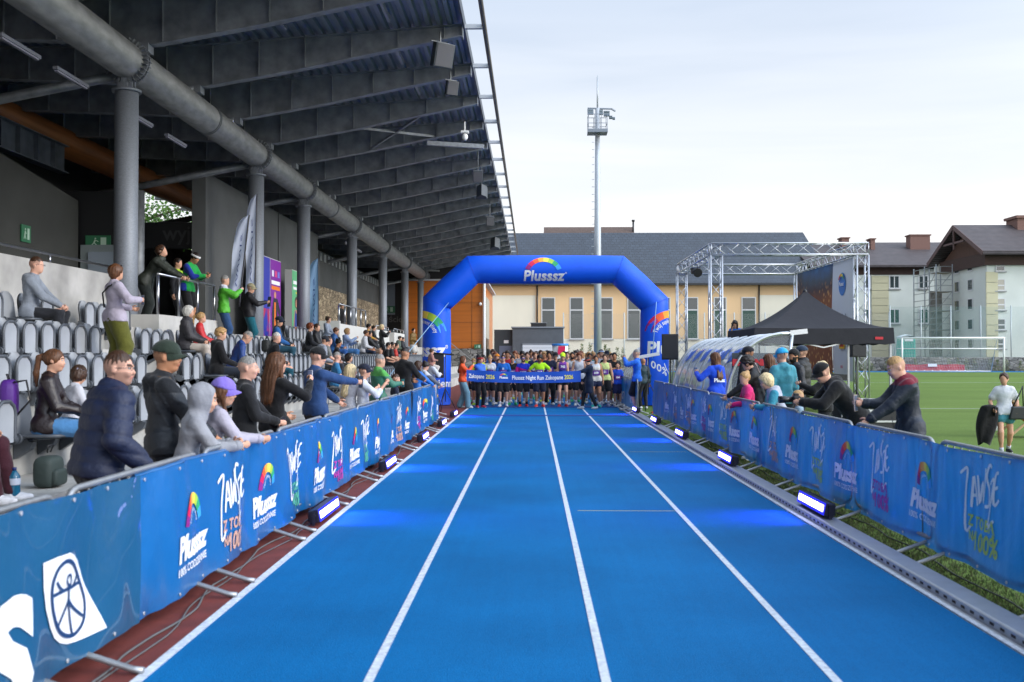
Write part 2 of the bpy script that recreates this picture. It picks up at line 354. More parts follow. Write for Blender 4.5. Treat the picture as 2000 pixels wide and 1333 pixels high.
# columns
COLM = mat('column_galvanised', (.21, .23, .26), .58, .4, ns=26, nv=.16, bs=90, bst=.12, stretch=(1, 1, 3.5))
COLY = (10.6, 19.4, 28.6, 34.6, 43.9, 53.0, 62.2, 71.0)
for y in COLY:
    b = MB(); b.tube([(-8, y, 0), (-8, y, 6.88)], .225, 32); b.tube([(-8, y, 6.88), (-8, y, 6.93)], .28, 24)
    for i in range(8):
        a = PI * i / 4; b.bar((-8 + .12 * math.cos(a), y + .12 * math.sin(a), 6.9), (-8 + .12 * math.cos(a), y + .12 * math.sin(a), 7.25), .03, .12)
    gp(b, 'column', COLM)
PIPM = mat('pipe_galvanised', (.26, .265, .26), .55, .4, ns=7, nv=.22, bs=50, bst=.08, stretch=(1, .35, 1))
PZ = 7.5
b = MB(); b.tube([(-8, -4, PZ), (-8, 73.5, PZ)], .355, 40); gp(b, 'main_pipe', PIPM)
for y in COLY + (24.2, 39.0, 73.2):
    b = MB(); rr = .45 if y not in (24.2, 39.0) else .38
    for dy in (-.05, .05): b.tube([(-8, y + dy - .012, PZ), (-8, y + dy + .012, PZ)], rr, 32)
    for i in range(28):
        a = 2 * PI * i / 28
        if rr > .4: b.box((-8 + .4 * math.cos(a), y, PZ + .4 * math.sin(a)), (.012, .30, .10), Matrix.Rotation(-(a - PI / 2), 3, 'Y'))
    gp(b, 'pipe_flange', GALVD)
# rafters
RY = [19.86 + 3.133 * i for i in range(-7, 18)]
def ztop(x): return 8.92 + (x + 8) * (.46 / 6.38) if x > -8 else 8.92
RM = mat('rafter_steel', (.27, .29, .315), .5, .5, ns=3, nv=.28, bs=30, bst=.06)
def rafter(y):
    b = MB(); X = [-16, -12, -8.35, -7.6, -5.5, -3.6, -1.62]; zb = [8.3, 8.15, 8.0, 7.96, 8.33, 8.72, 9.10]
    zt = [ztop(x) - .02 for x in X]
    poly = list(zip(X, zb)) + list(zip(X, zt))[::-1]
    b.prism(poly, 'y', y - .008, y + .008)
    for i in range(len(X) - 1):
        for zz, s in ((zb, -1), (zt, 1)):
            b.bar((X[i], y, zz[i] - .01 * s), (X[i + 1], y, zz[i + 1] - .01 * s), .2, .022, up=(0, 1, 0)) if False else b.add([(X[i], y - .11, zz[i] - .01), (X[i + 1], y - .11, zz[i + 1] - .01), (X[i + 1], y + .11, zz[i + 1] - .01), (X[i], y + .11, zz[i] - .01), (X[i], y - .11, zz[i] + .012), (X[i + 1], y - .11, zz[i + 1] + .012), (X[i + 1], y + .11, zz[i + 1] + .012), (X[i], y + .11, zz[i] + .012)], [(0, 1, 2, 3)[::-1], (4, 5, 6, 7), (0, 1, 5, 4), (1, 2, 6, 5), (2, 3, 7, 6), (3, 0, 4, 7)])
    x = -15
    while x < -1.6:
        z0 = np.interp(x, X, zb); b.bx((x - .006, y - .1, z0), (x + .006, y + .1, ztop(x) - .03)); x += 1.08
    b.bx((-1.63, y - .12, 9.06), (-1.605, y + .12, 9.40))
    b.bx((-8.3, y - .14, 7.8), (-7.7, y + .14, 7.97)); b.tube([(-8, y, 7.8), (-8, y, 7.97)], .2, 12)
    return b
for y in RY: gp(rafter(y), 'rafter', RM)
# trapezoidal roof deck: ribs along Y
b = MB(); prof = []; x = -16.2; k = 0
while x < -1.80:
    for dx, dz in ((0, 0), (.09, 0), (.125, .075), (.215, .075)): prof.append((x + dx, ztop(x + dx) + dz))
    x += .25
prof2 = [(px_, pz_) for px_, pz_ in prof]
n = len(prof2); ys = [-5, 75.2]
b.add([(x, y, z) for y in ys for x, z in prof2], [(i, i + 1, n + i + 1, n + i) for i in range(n - 1)])
b.bx((-16.2, -5, 9.18), (-1.37, 75.2, 9.22)) if False else b.add([(-16.3, -5, 9.12), (-8, -5, 9.12), (-1.60, -5, 9.54), (-16.3, 75.2, 9.12), (-8, 75.2, 9.12), (-1.60, 75.2, 9.54)], [(0, 1, 4, 3), (1, 2, 5, 4)])
gp(b, 'roof_deck', mat('deck_steel', (.24, .27, .32), .45, .5, ns=2.5, nv=.2, stretch=(1, .2, 1)))
b = MB(); b.bx((-1.60, -5, 9.30), (-1.57, 75.2, 9.56)); gp(b, 'roof_edge_flashing', mat('dark_flashing', (.06, .07, .085), .45, .4))
b = MB(); b.tube([(-1.12, -5, 9.36), (-1.12, 75.2, 9.36)], .055, 12); gp(b, 'edge_rail', mat('brown_rail', (.16, .14, .13), .45, .3))
b = MB()
for y in RY + [32.0 + .35]:
    b.bx((-1.568, y - .05, 9.28), (-1.16, y + .05, 9.38))
gp(b, 'outrigger', mat('pale_grey_metal', (.5, .52, .55), .5, .3))
# lateral struts behind the pipe, bracing, rear beams
for y in COLY:
    b = MB(); b.tube([(-8.2, y, 7.22), (-13.6, y + .1, 6.2)], .1, 12); gp(b, 'strut', GALVD)
b = MB()
for ya, yb in ((RY[10], RY[11]),):
    b.bar((-5.3, ya, 8.45), (-3.2, yb, 8.85), .07, .07); b.bar((-5.3, yb, 8.45), (-3.2, ya, 8.85), .07, .07)
gp(b, 'wind_brace', RM)
glu = mat('glued_timber', (.25, .085, .02), .5, ns=3, nv=.25, stretch=(4, .15, 4), coat=.2)
b = MB(); b.tube([(-13.9, -3, 8.0), (-13.9, 74, 8.0)], .42, 20); gp(b, 'timber_beam', glu)
b = MB(); b.bx((-12.96, 2, 6.75), (-12.94, 27.2, 7.45)); b.bx((-13.1, 2, 6.72), (-12.8, 27.2, 6.748)); b.bx((-13.1, 2, 7.452), (-12.8, 27.2, 7.48))
y = 3
while y < 27: b.bx((-12.938, y, 6.75), (-12.82, y + .02, 7.45)); y += .9
gp(b, 'rear_beam', mat('rear_steel', (.16, .18, .21), .45, .6, ns=2, nv=.3))
# rear walls
DW = mat('dark_render', (.045, .047, .05), .8, ns=1.2, nv=.2, bs=120, bst=.25)
DWG = mat('grey_render', (.085, .09, .09), .85, ns=.8, nv=.16, bs=150, bst=.3)
b = MB(); b.prism([(3, 2.25), (27.1, 2.25), (27.1, 5.95), (3, 9.0)], 'x', -12.75, -12.5); gp(b, 'side_wall', mat('olive_dark_render', (.045, .047, .043), .85, ns=.7, nv=.2, bs=130, bst=.3))
b = MB(); b.bx((-16.2, -3, 0), (-15.9, 37.5, 8.9)); b.bx((-16.2, 50, 0), (-15.9, 75, 8.9)); b.bx((-16.2, 37.5, 0), (-15.9, 50, 6.6)); b.bx((-16.2, -3.3, 0), (-4.3, -3.0, 3.3)); gp(b, 'rear_wall', DW)
BLK = mat('black_cladding', (.012, .013, .015), .5)
b = MB(); b.bx((-15.88, 27.3, 2.25), (-11.05, 27.5, 6.25)); b.bx((-11.6, 29.5, 4.9), (-9.9, 29.7, 5.68)); gp(b, 'back_panel', BLK)
b = MB(); b.bx((-11.1, 33, 5.5), (-9.9, 33.3, 5.95)); b.bx((-16, 33.3, 5.55), (-9.9, 33.6, 5.75)); gp(b, 'roof_frame', mat('weathered_beam', (.16, .155, .15), .6, .3))
b = MB(); b.tube([(-10.8, 27.0, 2.25), (-10.8, 27.0, 6.2)], .17, 16); gp(b, 'rear_post', GALVD)
for (y0, y1) in ((28.7, 36.9), (37.05, 43.8)):
    b = MB(); b.bx((-9.9, y0, 2.25), (-9.5, y1, 7.03)); gp(b, 'fin_wall', DWG)
b = MB(); b.bx((-11.4, 43.9, 2.25), (-11.0, 71.5, 7.1)); gp(b, 'fin_wall', DWG)
# natural stone cladding
def stone_mat(name, c1, c2, sc=3.2):
    m = mat(name, c1, .9); n_, l_, b_ = N(m); t = n_.new('ShaderNodeTexCoord'); mp_ = n_.new('ShaderNodeMapping'); mp_.inputs['Scale'].default_value = (1, 1, 1.9)
    v = n_.new('ShaderNodeTexVoronoi'); v.inputs['Scale'].default_value = sc; v.distance = 'MINKOWSKI'; v.inputs['Exponent'].default_value = 1.2
    ve = n_.new('ShaderNodeTexVoronoi'); ve.feature = 'DISTANCE_TO_EDGE'; ve.inputs['Scale'].default_value = sc
    r = n_.new('ShaderNodeValToRGB'); r.color_ramp.elements[0].color = (*[x * .55 for x in lin(c1)], 1); r.color_ramp.elements[1].color = (*lin(c2), 1)
    s_ = n_.new('ShaderNodeSeparateColor'); e = n_.new('ShaderNodeMapRange'); e.inputs[1].default_value = .01; e.inputs[2].default_value = .07; e.inputs[3].default_value = .3
    mm = n_.new('ShaderNodeMixRGB'); mm.blend_type = 'MULTIPLY'; mm.inputs[0].default_value = 1
    l_.new(t.outputs['Object'], mp_.inputs[0])
    for q in (v, ve): l_.new(mp_.outputs[0], q.inputs['Vector'])
    l_.new(v.outputs['Color'], s_.inputs[0]); l_.new(s_.outputs[0], r.inputs[0]); l_.new(ve.outputs['Distance'], e.inputs[0])
    l_.new(r.outputs[0], mm.inputs[1]); l_.new(e.outputs[0], mm.inputs[2]); l_.new(mm.outputs[0], b_.inputs['Base Color'])
    bu = n_.new('ShaderNodeBump'); bu.inputs['Strength'].default_value = .8; bu.inputs['Distance'].default_value = .05; l_.new(e.outputs[0], bu.inputs['Height']); l_.new(bu.outputs[0], b_.inputs['Normal'])
    return m
b = MB(); b.bx((-10.995, 43.9, 2.25), (-10.9, 71.5, 5.25)); gp(b, 'stone_cladding', stone_mat('sandstone_cladding', (.38, .29, .19), (.52, .42, .29)))
b = MB()
for i in range(26): b.bx((-10.99, 45 + i, 6.6), (-10.93, 45.45 + i, 7.0))
gp(b, 'vent_louvre', mat('louvre_grey', (.3, .32, .33), .6))
# far end facade
b = MB(); b.bx((-16, 73.7, 0), (-8.0, 74.0, 8.9)); b.bx((-8.0, 73.7, 6.9), (-4.6, 74.0, 9.1)); gp(b, 'end_wall', BLK)
fe = MB(); fe.bx((-11.2, 73.62, 4.7), (-10.2, 73.69, 7.2)); fe.bx((-11.0, 73.62, 0), (-10.1, 73.69, 3.6)); gp(fe, 'end_window', mat('pale_glass', (.25, .3, .36), .2))
b = MB()
for (xa, xb, za, zb_) in ((-9.6, -6.9, 4.95, 5.2), (-9.6, -9.35, 5.2, 7.9), (-9.6, -6.9, 7.9, 8.0)): b.bx((xa, 73.4, za), (xb, 73.69, zb_))
b.bx((-8.9, 73.4, 0), (-8.8, 73.69, 3.9)); b.bx((-8.8, 73.4, 3.8), (-7.9, 73.69, 3.9)); gp(b, 'end_window_frame', mat('frame_grey', (.35, .36, .37), .5, .3))
SG = mat('sign_grey', (.05, .052, .055), .5)
gw = text_geo('wyj' + '\u015b' + 'cie', .62, .01)
lettering('exit_lettering', text_geo('wyj' + '\u015b', .62, .01, 0, 1, 'LEFT'), lambda u, v: (-11.05 + u, 29.49, 5.33 + v), SG, GS).location = (8, -30, 0)
lettering('exit_lettering', gw, lambda u, v: (-10.6 + u, 73.68, 4.35 + v), mat('sign_mid_grey', (.12, .12, .12), .5), GS).location = (8, -30, 0)
lettering('section_letter', text_geo('C', .75, .015), lambda u, v: (-9.5 + u, 73.68, 3.5 + v), mat('sign_mid_grey', (.12, .12, .12), .5), GS).location = (8, -30, 0)
dr = MB(); dr.bx((-12.48, 27.2, 2.25), (-11.1, 27.29, 4.75)); d0 = gp(dr, 'door', mat('door_grey', (.20, .24, .25), .5))
dg_ = MB().bx((-12.25, 27.15, 2.5), (-11.2, 27.198, 4.55)).build('door_glass', mat('pale_glass', (.25, .3, .36), .2), d0)
# emergency exit signs
EG = mat('exit_green', (.03, .16, .075), .5); EWH = mat('exit_white', (.45, .62, .5), .5)
def exit_sign(loc, rz, w, h, label):
    t = thing('exit_sign', label, 'exit sign', loc, rz, 'green emergency exit signs')
    MB().box((0, 0, 0), (w, .03, h)).build('sign_plate', EG, t)
    b = MB(); b.sphere((-w * .1, -.018, h * .25), (h * .07, .002, h * .07), 8, 5); b.bar((-w * .1, -.018, h * .15), (-w * .16, -.018, -h * .12), h * .12, .003, up=(0, 1, 0))
    b.bar((-w * .16, -.018, -h * .1), (-w * .26, -.018, -h * .32), h * .07, .003, up=(0, 1, 0)); b.bar((-w * .15, -.018, -h * .1), (-w * .04, -.018, -h * .3), h * .07, .003, up=(0, 1, 0))
    b.bar((-w * .1, -.018, h * .12), (w * .02, -.018, 0), h * .06, .003, up=(0, 1, 0)); b.box((w * .22, -.018, 0), (w * .22, .003, h * .66)); b.build('running_figure', EWH, t)
exit_sign((-12.46, pX(48, 457, -12.5).y, pX(48, 457, -12.5).z), R(-90) + PI, .45, .42, 'square green exit sign on the side wall at the far left') if False else exit_sign((-12.47, pX(48, 457, -12.5).y, pX(48, 457, -12.5).z), R(90), .45, .42, 'square green exit sign on the side wall at the far left')
p = pY(190, 472, 27.2); exit_sign((p.x, 27.26, p.z), 0, .7, .34, 'wide green exit sign above the grey door left of the first column')
p = pY(760, 605, 73.6); exit_sign((p.x, 73.5, p.z), 0, .9, .5, 'small green exit sign on the dark end wall of the grandstand')
# fluorescent battens
def batten(a, c, label):
    a = Vector(a); c = Vector(c); t = thing('light_batten', label, 'light fitting', (a + c) / 2, 0, 'unlit strip lights under the grandstand roof')
    d = (c - a) / 2; MB().bar(-d, d, .09, .06).build('housing', mat('batten_white', (.20, .21, .25), .4), t)
    MB().bar(-d * .94 - Vector((0, 0, .05)), d * .94 - Vector((0, 0, .05)), .06, .03).build('diffuser', mat('diffuser_white', (.27, .27, .33), .3), t)
for i, (y, x) in enumerate(((16.0, -8.7), (17.9, -8.7), (21.2, -8.7), (23.4, -8.7), (46, -8.7), (49, -8.7))):
    batten((x, y, 6.95), (x, y + 1.3, 6.95), 'strip light hung beside the big pipe, %s along it' % ['nearest', 'second', 'third', 'fourth', 'fifth', 'sixth'][i])
for i, (px, py, Y) in enumerate(((545, 60, 21.4), (752, 30, 21.4), (780, 115, 24.6), (815, 180, 27.6))):
    p = pY(px, py, Y); batten((p.x, Y - .7, ztop(p.x) - .1), (p.x, Y + .6, ztop(p.x) - .1), 'strip light on the ribbed roof deck, %s from the camera' % ['first', 'second', 'third', 'fourth'][i])
batten((-12.7, 19.9, 6.62), (-12.7, 22.6, 6.62), 'strip light under the rear steel beam on the far left')
# loudspeakers
def hung_speaker(px, py, Y, w, ang, label):
    p = pY(px, py, Y); t = thing('hanging_loudspeaker', label, 'loudspeaker', p, ang, 'grey loudspeakers hung from the rafters')
    b = MB(); b.prism([(-w * .5, -w * .42), (w * .5, -w * .42), (w * .42, w * .1), (0, w * .5), (-w * .42, w * .1)], 'z', -w * .55, w * .55); o = bev(b.build('cabinet', mat('speaker_grey', (.05, .06, .07), .5), t), .02)
    MB().box((0, -w * .425, 0), (w * .86, .02, w * .98)).build('grille', mat('speaker_grille', (.10, .10, .11), .8, bs=200, bst=.5), t)
    b = MB(); b.bar((0, 0, w * .5), (0, 0, 9.15 - p.z), .03); b.bar((-w * .5, 0, w * .58), (w * .5, 0, w * .58), .05, .02); b.build('bracket', GALVD, t)
    for ch in t.children:
        if ch.name.split('.')[0] != 'bracket': ch.rotation_euler = (R(18), 0, 0)
hung_speaker(860, 108, 22.8, .50, R(35), 'largest grey loudspeaker hung from the second rafter end')
for i, (px, py, Y, w) in enumerate(((880, 172, 26.0, .34), (934, 345, 35.5, .36), (941, 375, 38.5, .44), (957, 432, 48, .4), (967, 476, 60, .6))):
    hung_speaker(px, py, Y, w, R((30, 0, 180, 10, 180)[i]), 'small loudspeaker hung from the roof edge, %s of the row' % ['second', 'third', 'fourth', 'fifth', 'last'][i])
p = pY(908, 268, 29.2); t = thing('security_camera', 'white security camera on the roof edge bar', 'camera', p)
MB().sphere((0, 0, 0), (.09, .09, .11), 12, 8).build('dome', WHITE, t); b = MB(); b.bar((0, 0, .08), (0, 0, .45), .04); b.box((0, 0, .14), (.22, .22, .06)); b.build('mount', WHITE, t)
a = pY(835, 280, 29.0); c = pY(945, 287, 29.0); t = tag(MB().bar(a, c, .12, .12).build('mounting_beam', GALV), 'galvanised square bar hanging under the roof edge', 'steel bar')
# ================================================================ SEATS
SEATG = mat('seat_plastic', (.34, .36, .39), .42, ns=6, nv=.06); SEATR = mat('seat_rim', (.075, .085, .10), .4)
def shell(fn_w, h, d0=.02, nu=10, nv=10):
    return lambda u, v: (0, 0, 0)
def seat_pan_geo(b, folded):
    # the pan: light dished surface with a dark rim; built in (x = out from riser, y = sideways, z)
    def P(s, t):   # s across -1..1, t 0 (hinge) ..1 (front)
        wv = .195 * (1 - .25 * max(0, t - .55) ** 1.2 * 2.0); yy = s * wv; dish = .018 * (1 - s * s) * math.sin(PI * min(1, t))
        return (.40 * t + .06, yy, .44 - dish) if not folded else (.10 + .055 + dish - .04 * t * 0, yy, .40 + .40 * t)
    return P
def make_seat(folded=True):
    t = thing('stadium_seat', 'grey stadium seat', 'stadium seat', (0, 0, 0), 0, 'grey plastic stadium seats in rows')
    def outline(n=22, w=.19, w2=.165, z0=.0, z1=.40):
        pts = []
        for i in range(n + 1):
            a = PI * i / n; pts.append((w2 * math.cos(a), z1 - .15 + .15 * math.sin(a)))
        pts = [(w, z0)] + pts + [(-w, z0)]; return pts
    # backrest
    b = MB(); o = outline(14, .18, .185, .40, .84)
    def back(u, v):
        y = (u * 2 - 1); z = .42 + .42 * v; w = .19 * math.sqrt(max(.12, 1 - max(0, (v - .55) / .47) ** 2.4)); return (-.0 - .05 * v + .03 * y * y, y * w, z)
    b.grid(back, 8, 8); b.grid(lambda u, v: (lambda p: (p[0] - .02, p[1] * 1.03, p[2] + .006))(back(1 - u, v)), 8, 8); b.build('backrest', SEATG, t)
    # pan
    def pan(u, v):
        y = (u * 2 - 1); w = .182 * math.sqrt(max(.15, 1 - max(0, (v - .6) / .42) ** 2.6)) * (.92 + .08 * v)
        a, h = .41 * v, .02 * (1 - y * y) * math.sin(PI * v)
        return (.10 - h, y * w, .385 + a) if folded else (.07 + a, y * w, .43 - h)
    b = MB(); b.grid(pan, 8, 9); b.build('seat_pan', SEATG, t)
    edge = [pan(0, i / 9) for i in range(10)] + [pan(i / 8, 1) for i in range(1, 8)] + [pan(1, 1 - i / 9) for i in range(10)]
    b = MB(); b.tube(edge, .020, 6)
    ofs = (-.02, 0, 0) if folded else (0, 0, -.025)
    b.grid(lambda u, v: tuple(Vector(pan(1 - u, v)) + Vector(ofs)), 4, 4, mi=0); b.build('seat_rim', SEATR, t)
    b = MB()
    for s in (-1, 1):
        b.tube([(.06, s * .185, .41), (.06, s * .225, .41)], .055, 12); b.bar((-.02, s * .2, .44), (.06, s * .2, .41), .03, .09)
    b.bar((-.06, 0, .30), (.10, 0, .36), .10, .10); b.prism([(-.06, .40), (.14, .36), (.1, .28), (-.06, .18)], 'y', -.05, .05); b.build('bracket', SEATR, t)
    return t
RISX = [-(5.35 + .8 * (k - 1)) for k in range(1, 6)]     # riser behind row k
seatF = make_seat(True); seatO = make_seat(False); used = {'F': False, 'O': False}
def place_seat(k, y, opened, label):
    key = 'O' if opened else 'F'; src = seatO if opened else seatF; loc = (RISX[k - 1] + .07, y, .45 * k)
    if not used[key]:
        used[key] = True; src.location = loc; src['label'] = label; return src
    return copy_tree(src, loc, 0, label)
# seats are placed after the people are known (see SEATED)
SEATED = []    # (row, y)
def place_all_seats():
    aisles = ((15.4, 16.9), (26.8, 28.3), (43.8, 45.3))
    nrow = {1: 'front', 2: 'second', 3: 'third', 4: 'fourth'}
    for k, (y0, y1) in {1: (9.2, 56), 2: (10.6, 56), 3: (12.3, 56), 4: (13.9, 18.9), 5: (31.0, 36.6), 6: (41, 47)}.items():
        k = min(k, 4); y = y0; i = 0
        while y < y1:
            if not any(a < y < c for a, c in aisles):
                near = [s for s in SEATED if s[0] == k and abs(s[1] - y) < .25]; cl = sorted([(abs(s[1] - y), s) for s in SEATED if s[0] == k])[:1]
                if near: lab = 'grey stadium seat folded down under the ' + near[0][2]
                elif cl and cl[0][0] < 1.6: lab = 'folded grey seat %s %s the %s' % (['one place', 'two places', 'three places'][min(2, int(cl[0][0] / .5 + .5) - 1)], 'nearer than' if y < cl[0][1][1] else 'beyond', cl[0][1][2])
                else: lab = 'empty grey folded stadium seat in the %s row, %s' % (nrow[k], 'before the first aisle' if y < 15.5 else 'between the first and second aisle' if y < 26.9 else 'between the second and third aisle' if y < 43.9 else 'beyond the third aisle')
                place_seat(k, y, bool(near), lab)
            y += .5; i += 1
# ================================================================ POSTERS ON THE STAND, FLAGS
def lightbox(label, y0, y1, z0, z1, panels, x=-8.75):
    t = thing('poster_box', label, 'poster', (x, (y0 + y1) / 2, z0)); w = y1 - y0; h = z1 - z0
    MB().bx((-.13, -w / 2, 0), (.13, w / 2, h)).build('casing', mat('casing_grey', (.55, .56, .57), .5), t)
    for (a, c, fn) in panels:
        P = lambda u, v, a=a, c=c, d=0.0: (.134 + d, -w / 2 + w * (a + (c - a) * u), .02 + (h - .04) * v)
        fn(t, P)
    return t
def rect(P, u0, v0, u1, v1, d=0): return MB().add([P(u0, v0, d=d), P(u1, v0, d=d), P(u1, v1, d=d), P(u0, v1, d=d)], [(0, 1, 2, 3)])
def ell(P, u, v, ru, rv, d=0, n=16):
    return MB().add([P(u + ru * math.cos(2 * PI * i / n), v + rv * math.sin(2 * PI * i / n), d=d) for i in range(n)], [tuple(range(n))])
def gradm(name, c1, c2, sc=1.2):
    m = mat(name, c1, .5); n_, l_, b_ = N(m); t = n_.new('ShaderNodeTexCoord'); z = n_.new('ShaderNodeTexNoise'); z.inputs['Scale'].default_value = sc; z.inputs['Distortion'].default_value = 1.5
    r = n_.new('ShaderNodeValToRGB'); r.color_ramp.elements[0].position = .42; r.color_ramp.elements[1].position = .58
    r.color_ramp.elements[0].color = (*lin(c1), 1); r.color_ramp.elements[1].color = (*lin(c2), 1)
    l_.new(t.outputs['Object'], z.inputs['Vector']); l_.new(z.outputs['Fac'], r.inputs[0]); l_.new(r.outputs[0], b_.inputs['Base Color']); return m
def pan_blue(t, P):
    rect(P, 0, 0, 1, 1).build('blue_panel', gradm('poster_blue_red', '#1c2f9c', '#b3224f', .9), t); rect(P, 0, .35, 1, 1, d=.002).build('blue_field', mat('poster_blue', '#26309f', .5), t)
def pan_purple(t, P):
    rect(P, 0, 0, 1, 1).build('purple_panel', mat('poster_purple', '#7a1f96', .5), t)
    for u in (.14, .42, .68): rect(P, u, .78, u + .18, .86, d=.003).build('badge', mat('poster_pale_%s' % u, ('#d8d8e8', '#d0407a', '#6f7bd0')[int(u * 3.2)], .5), t)
    rect(P, .1, .68, .9, .73, d=.003).build('headline', PRINTW, t); rect(P, .1, .61, .9, .66, d=.003).build('headline', mat('poster_orange', '#e8791e', .5), t)
    b = MB(); b.add([P(x, y, d=.004) for x, y in ((.2, .02), (.62, .02), (.66, .35), (.9, .25), (.96, .33), (.66, .5), (.3, .5), (.14, .3))], [tuple(range(8))]); b.build('figure_coat', mat('poster_dark', '#2b2a33', .5), t)
    ell(P, .44, .545, .1, .045, d=.005).build('figure_head', mat('poster_skin', '#c98f72', .5), t); rect(P, .36, .12, .5, .45, d=.006).build('figure_shirt', mat('poster_orange', '#e8791e', .5), t)
def pan_green(t, P):
    rect(P, 0, 0, 1, 1).build('green_panel', mat('poster_green', '#5cb27c', .5), t); rect(P, .1, .80, .75, .85, d=.003).build('headline', PRINTW, t); rect(P, .1, .72, .8, .76, d=.003).build('headline', PRINTW, t)
    rect(P, .35, .66, .9, .69, d=.003).build('headline', mat('poster_yellow', '#e7d63c', .5), t)
    ell(P, .42, .53, .17, .09, d=.003).build('figure_hair', mat('poster_hair', '#2c1c16', .5), t); ell(P, .42, .52, .1, .06, d=.005).build('figure_head', mat('poster_skin', '#c98f72', .5), t)
    b = MB(); b.add([P(x, y, d=.004) for x, y in ((.18, .0), (.62, .0), (.66, .3), (.9, .42), (.94, .36), (.98, .44), (.86, .5), (.6, .42), (.25, .42), (.16, .25))], [tuple(range(10))]); b.build('figure_body', mat('poster_skin', '#c98f72', .5), t)
    b = MB(); b.add([P(x, y, d=.006) for x, y in ((.22, .17), (.6, .17), (.62, .33), (.55, .42), (.42, .36), (.28, .42), (.24, .3))], [tuple(range(7))]); b.build('figure_top', mat('poster_navy', '#1f3a8c', .5), t)
    rect(P, .2, 0, .62, .168, d=.006).build('figure_shorts', mat('poster_orange2', '#e07d45', .5), t)
def pan_event(t, P):
    rect(P, 0, 0, 1, 1).build('blue_panel', gradm('poster_blue_red2', '#232a8e', '#d8402d', .8), t); rect(P, 0, .4, 1, 1, d=.002).build('blue_field', mat('poster_blue', '#26309f', .5), t)
    ell(P, .5, .83, .32, .085, d=.004, n=20).build('round_emblem', mat('poster_sky', '#3f8fd8', .5), t); rect(P, .3, .81, .7, .85, d=.006).build('emblem_bar', PRINTW, t)
    for i, c in enumerate(('#e0508a', '#e84a6f', '#f0a040', '#49b9c9', '#7b6be0', '#e0508a', '#e84a6f', '#d94a9a')): rect(P, .3, .08 + i * .07, .68, .142 + i * .07, d=.004).build('title_letter', mat('poster_c%d' % i, c, .5), t)
lightbox('tall purple and blue poster on the dark wall with a dark suited figure', 31.3, 33.9, 2.3, 4.9, [(0, .45, pan_blue), (.47, 1, pan_purple)])
lightbox('tall green and blue poster light box with a woman in a blue top', 35.5, 38.1, 2.3, 4.78, [(0, .58, pan_green), (.58, 1, pan_event)])
def feather_flag(px, ptop, pbot, Y, w, lean, label, pale='#d0daee'):
    top = pY(px, ptop, Y); bot = pY(px + lean, pbot, Y); h = top.z - bot.z
    t = thing('feather_flag', label, 'flag', (bot.x, Y, bot.z), 0, 'pale blue feather flags in the grandstand'); dx = top.x - bot.x
    b = MB(); b.tube([(dx * i / 10, 0, h * i / 10) for i in range(11)], .018, 8); b.build('pole', mat('dark_pole', (.05, .05, .06), .4), t)
    def cl(u, v):
        z = h * (.12 + .88 * v); ww = w * (1 if v < .8 else math.sqrt(max(0.02, 1 - ((v - .8) / .2) ** 2)))
        return (dx * z / h - ww * u, .06 * math.sin(u * 6 + v * 9) * u, z)
    MB().grid(cl, 8, 24).build('cloth', mat('flag_cloth', pale, .8, trans=.35), t)
    g1 = stroke_geo([smooth_line(p) for p in ([(0, 0), (.1, .3), (.22, .02), (.3, .3)], [(.35, .02), (.45, .32), (.55, 0)], [(.62, .3), (.7, 0), (.82, .3), (.9, 0)], [(1.0, .3), (1.0, 0)], [(1.1, .3), (1.25, .2), (1.12, .1), (1.3, 0)])], .035)
    lettering('lettering', ([(v_, u_) for u_, v_ in g1[0]], g1[1]), lambda u, v: (lambda p: (p[0], p[1] - .02, p[2]))(cl(.25 + u * .25 / .3 * .6 + .1, .12 + v * .5)), mat('flag_navy', '#1d3c86', .7), t)
feather_flag(487, 420, 600, 24.5, .30, -20, 'leaning pale feather flag with dark blue script nearest the grey fin wall')
feather_flag(502, 380, 600, 27.6, .28, -4, 'upright pale feather flag with dark blue script beside the second column')
feather_flag(622, 505, 690, 36.0, .38, 0, 'light blue feather flag beside the third column', '#8fb4dc')

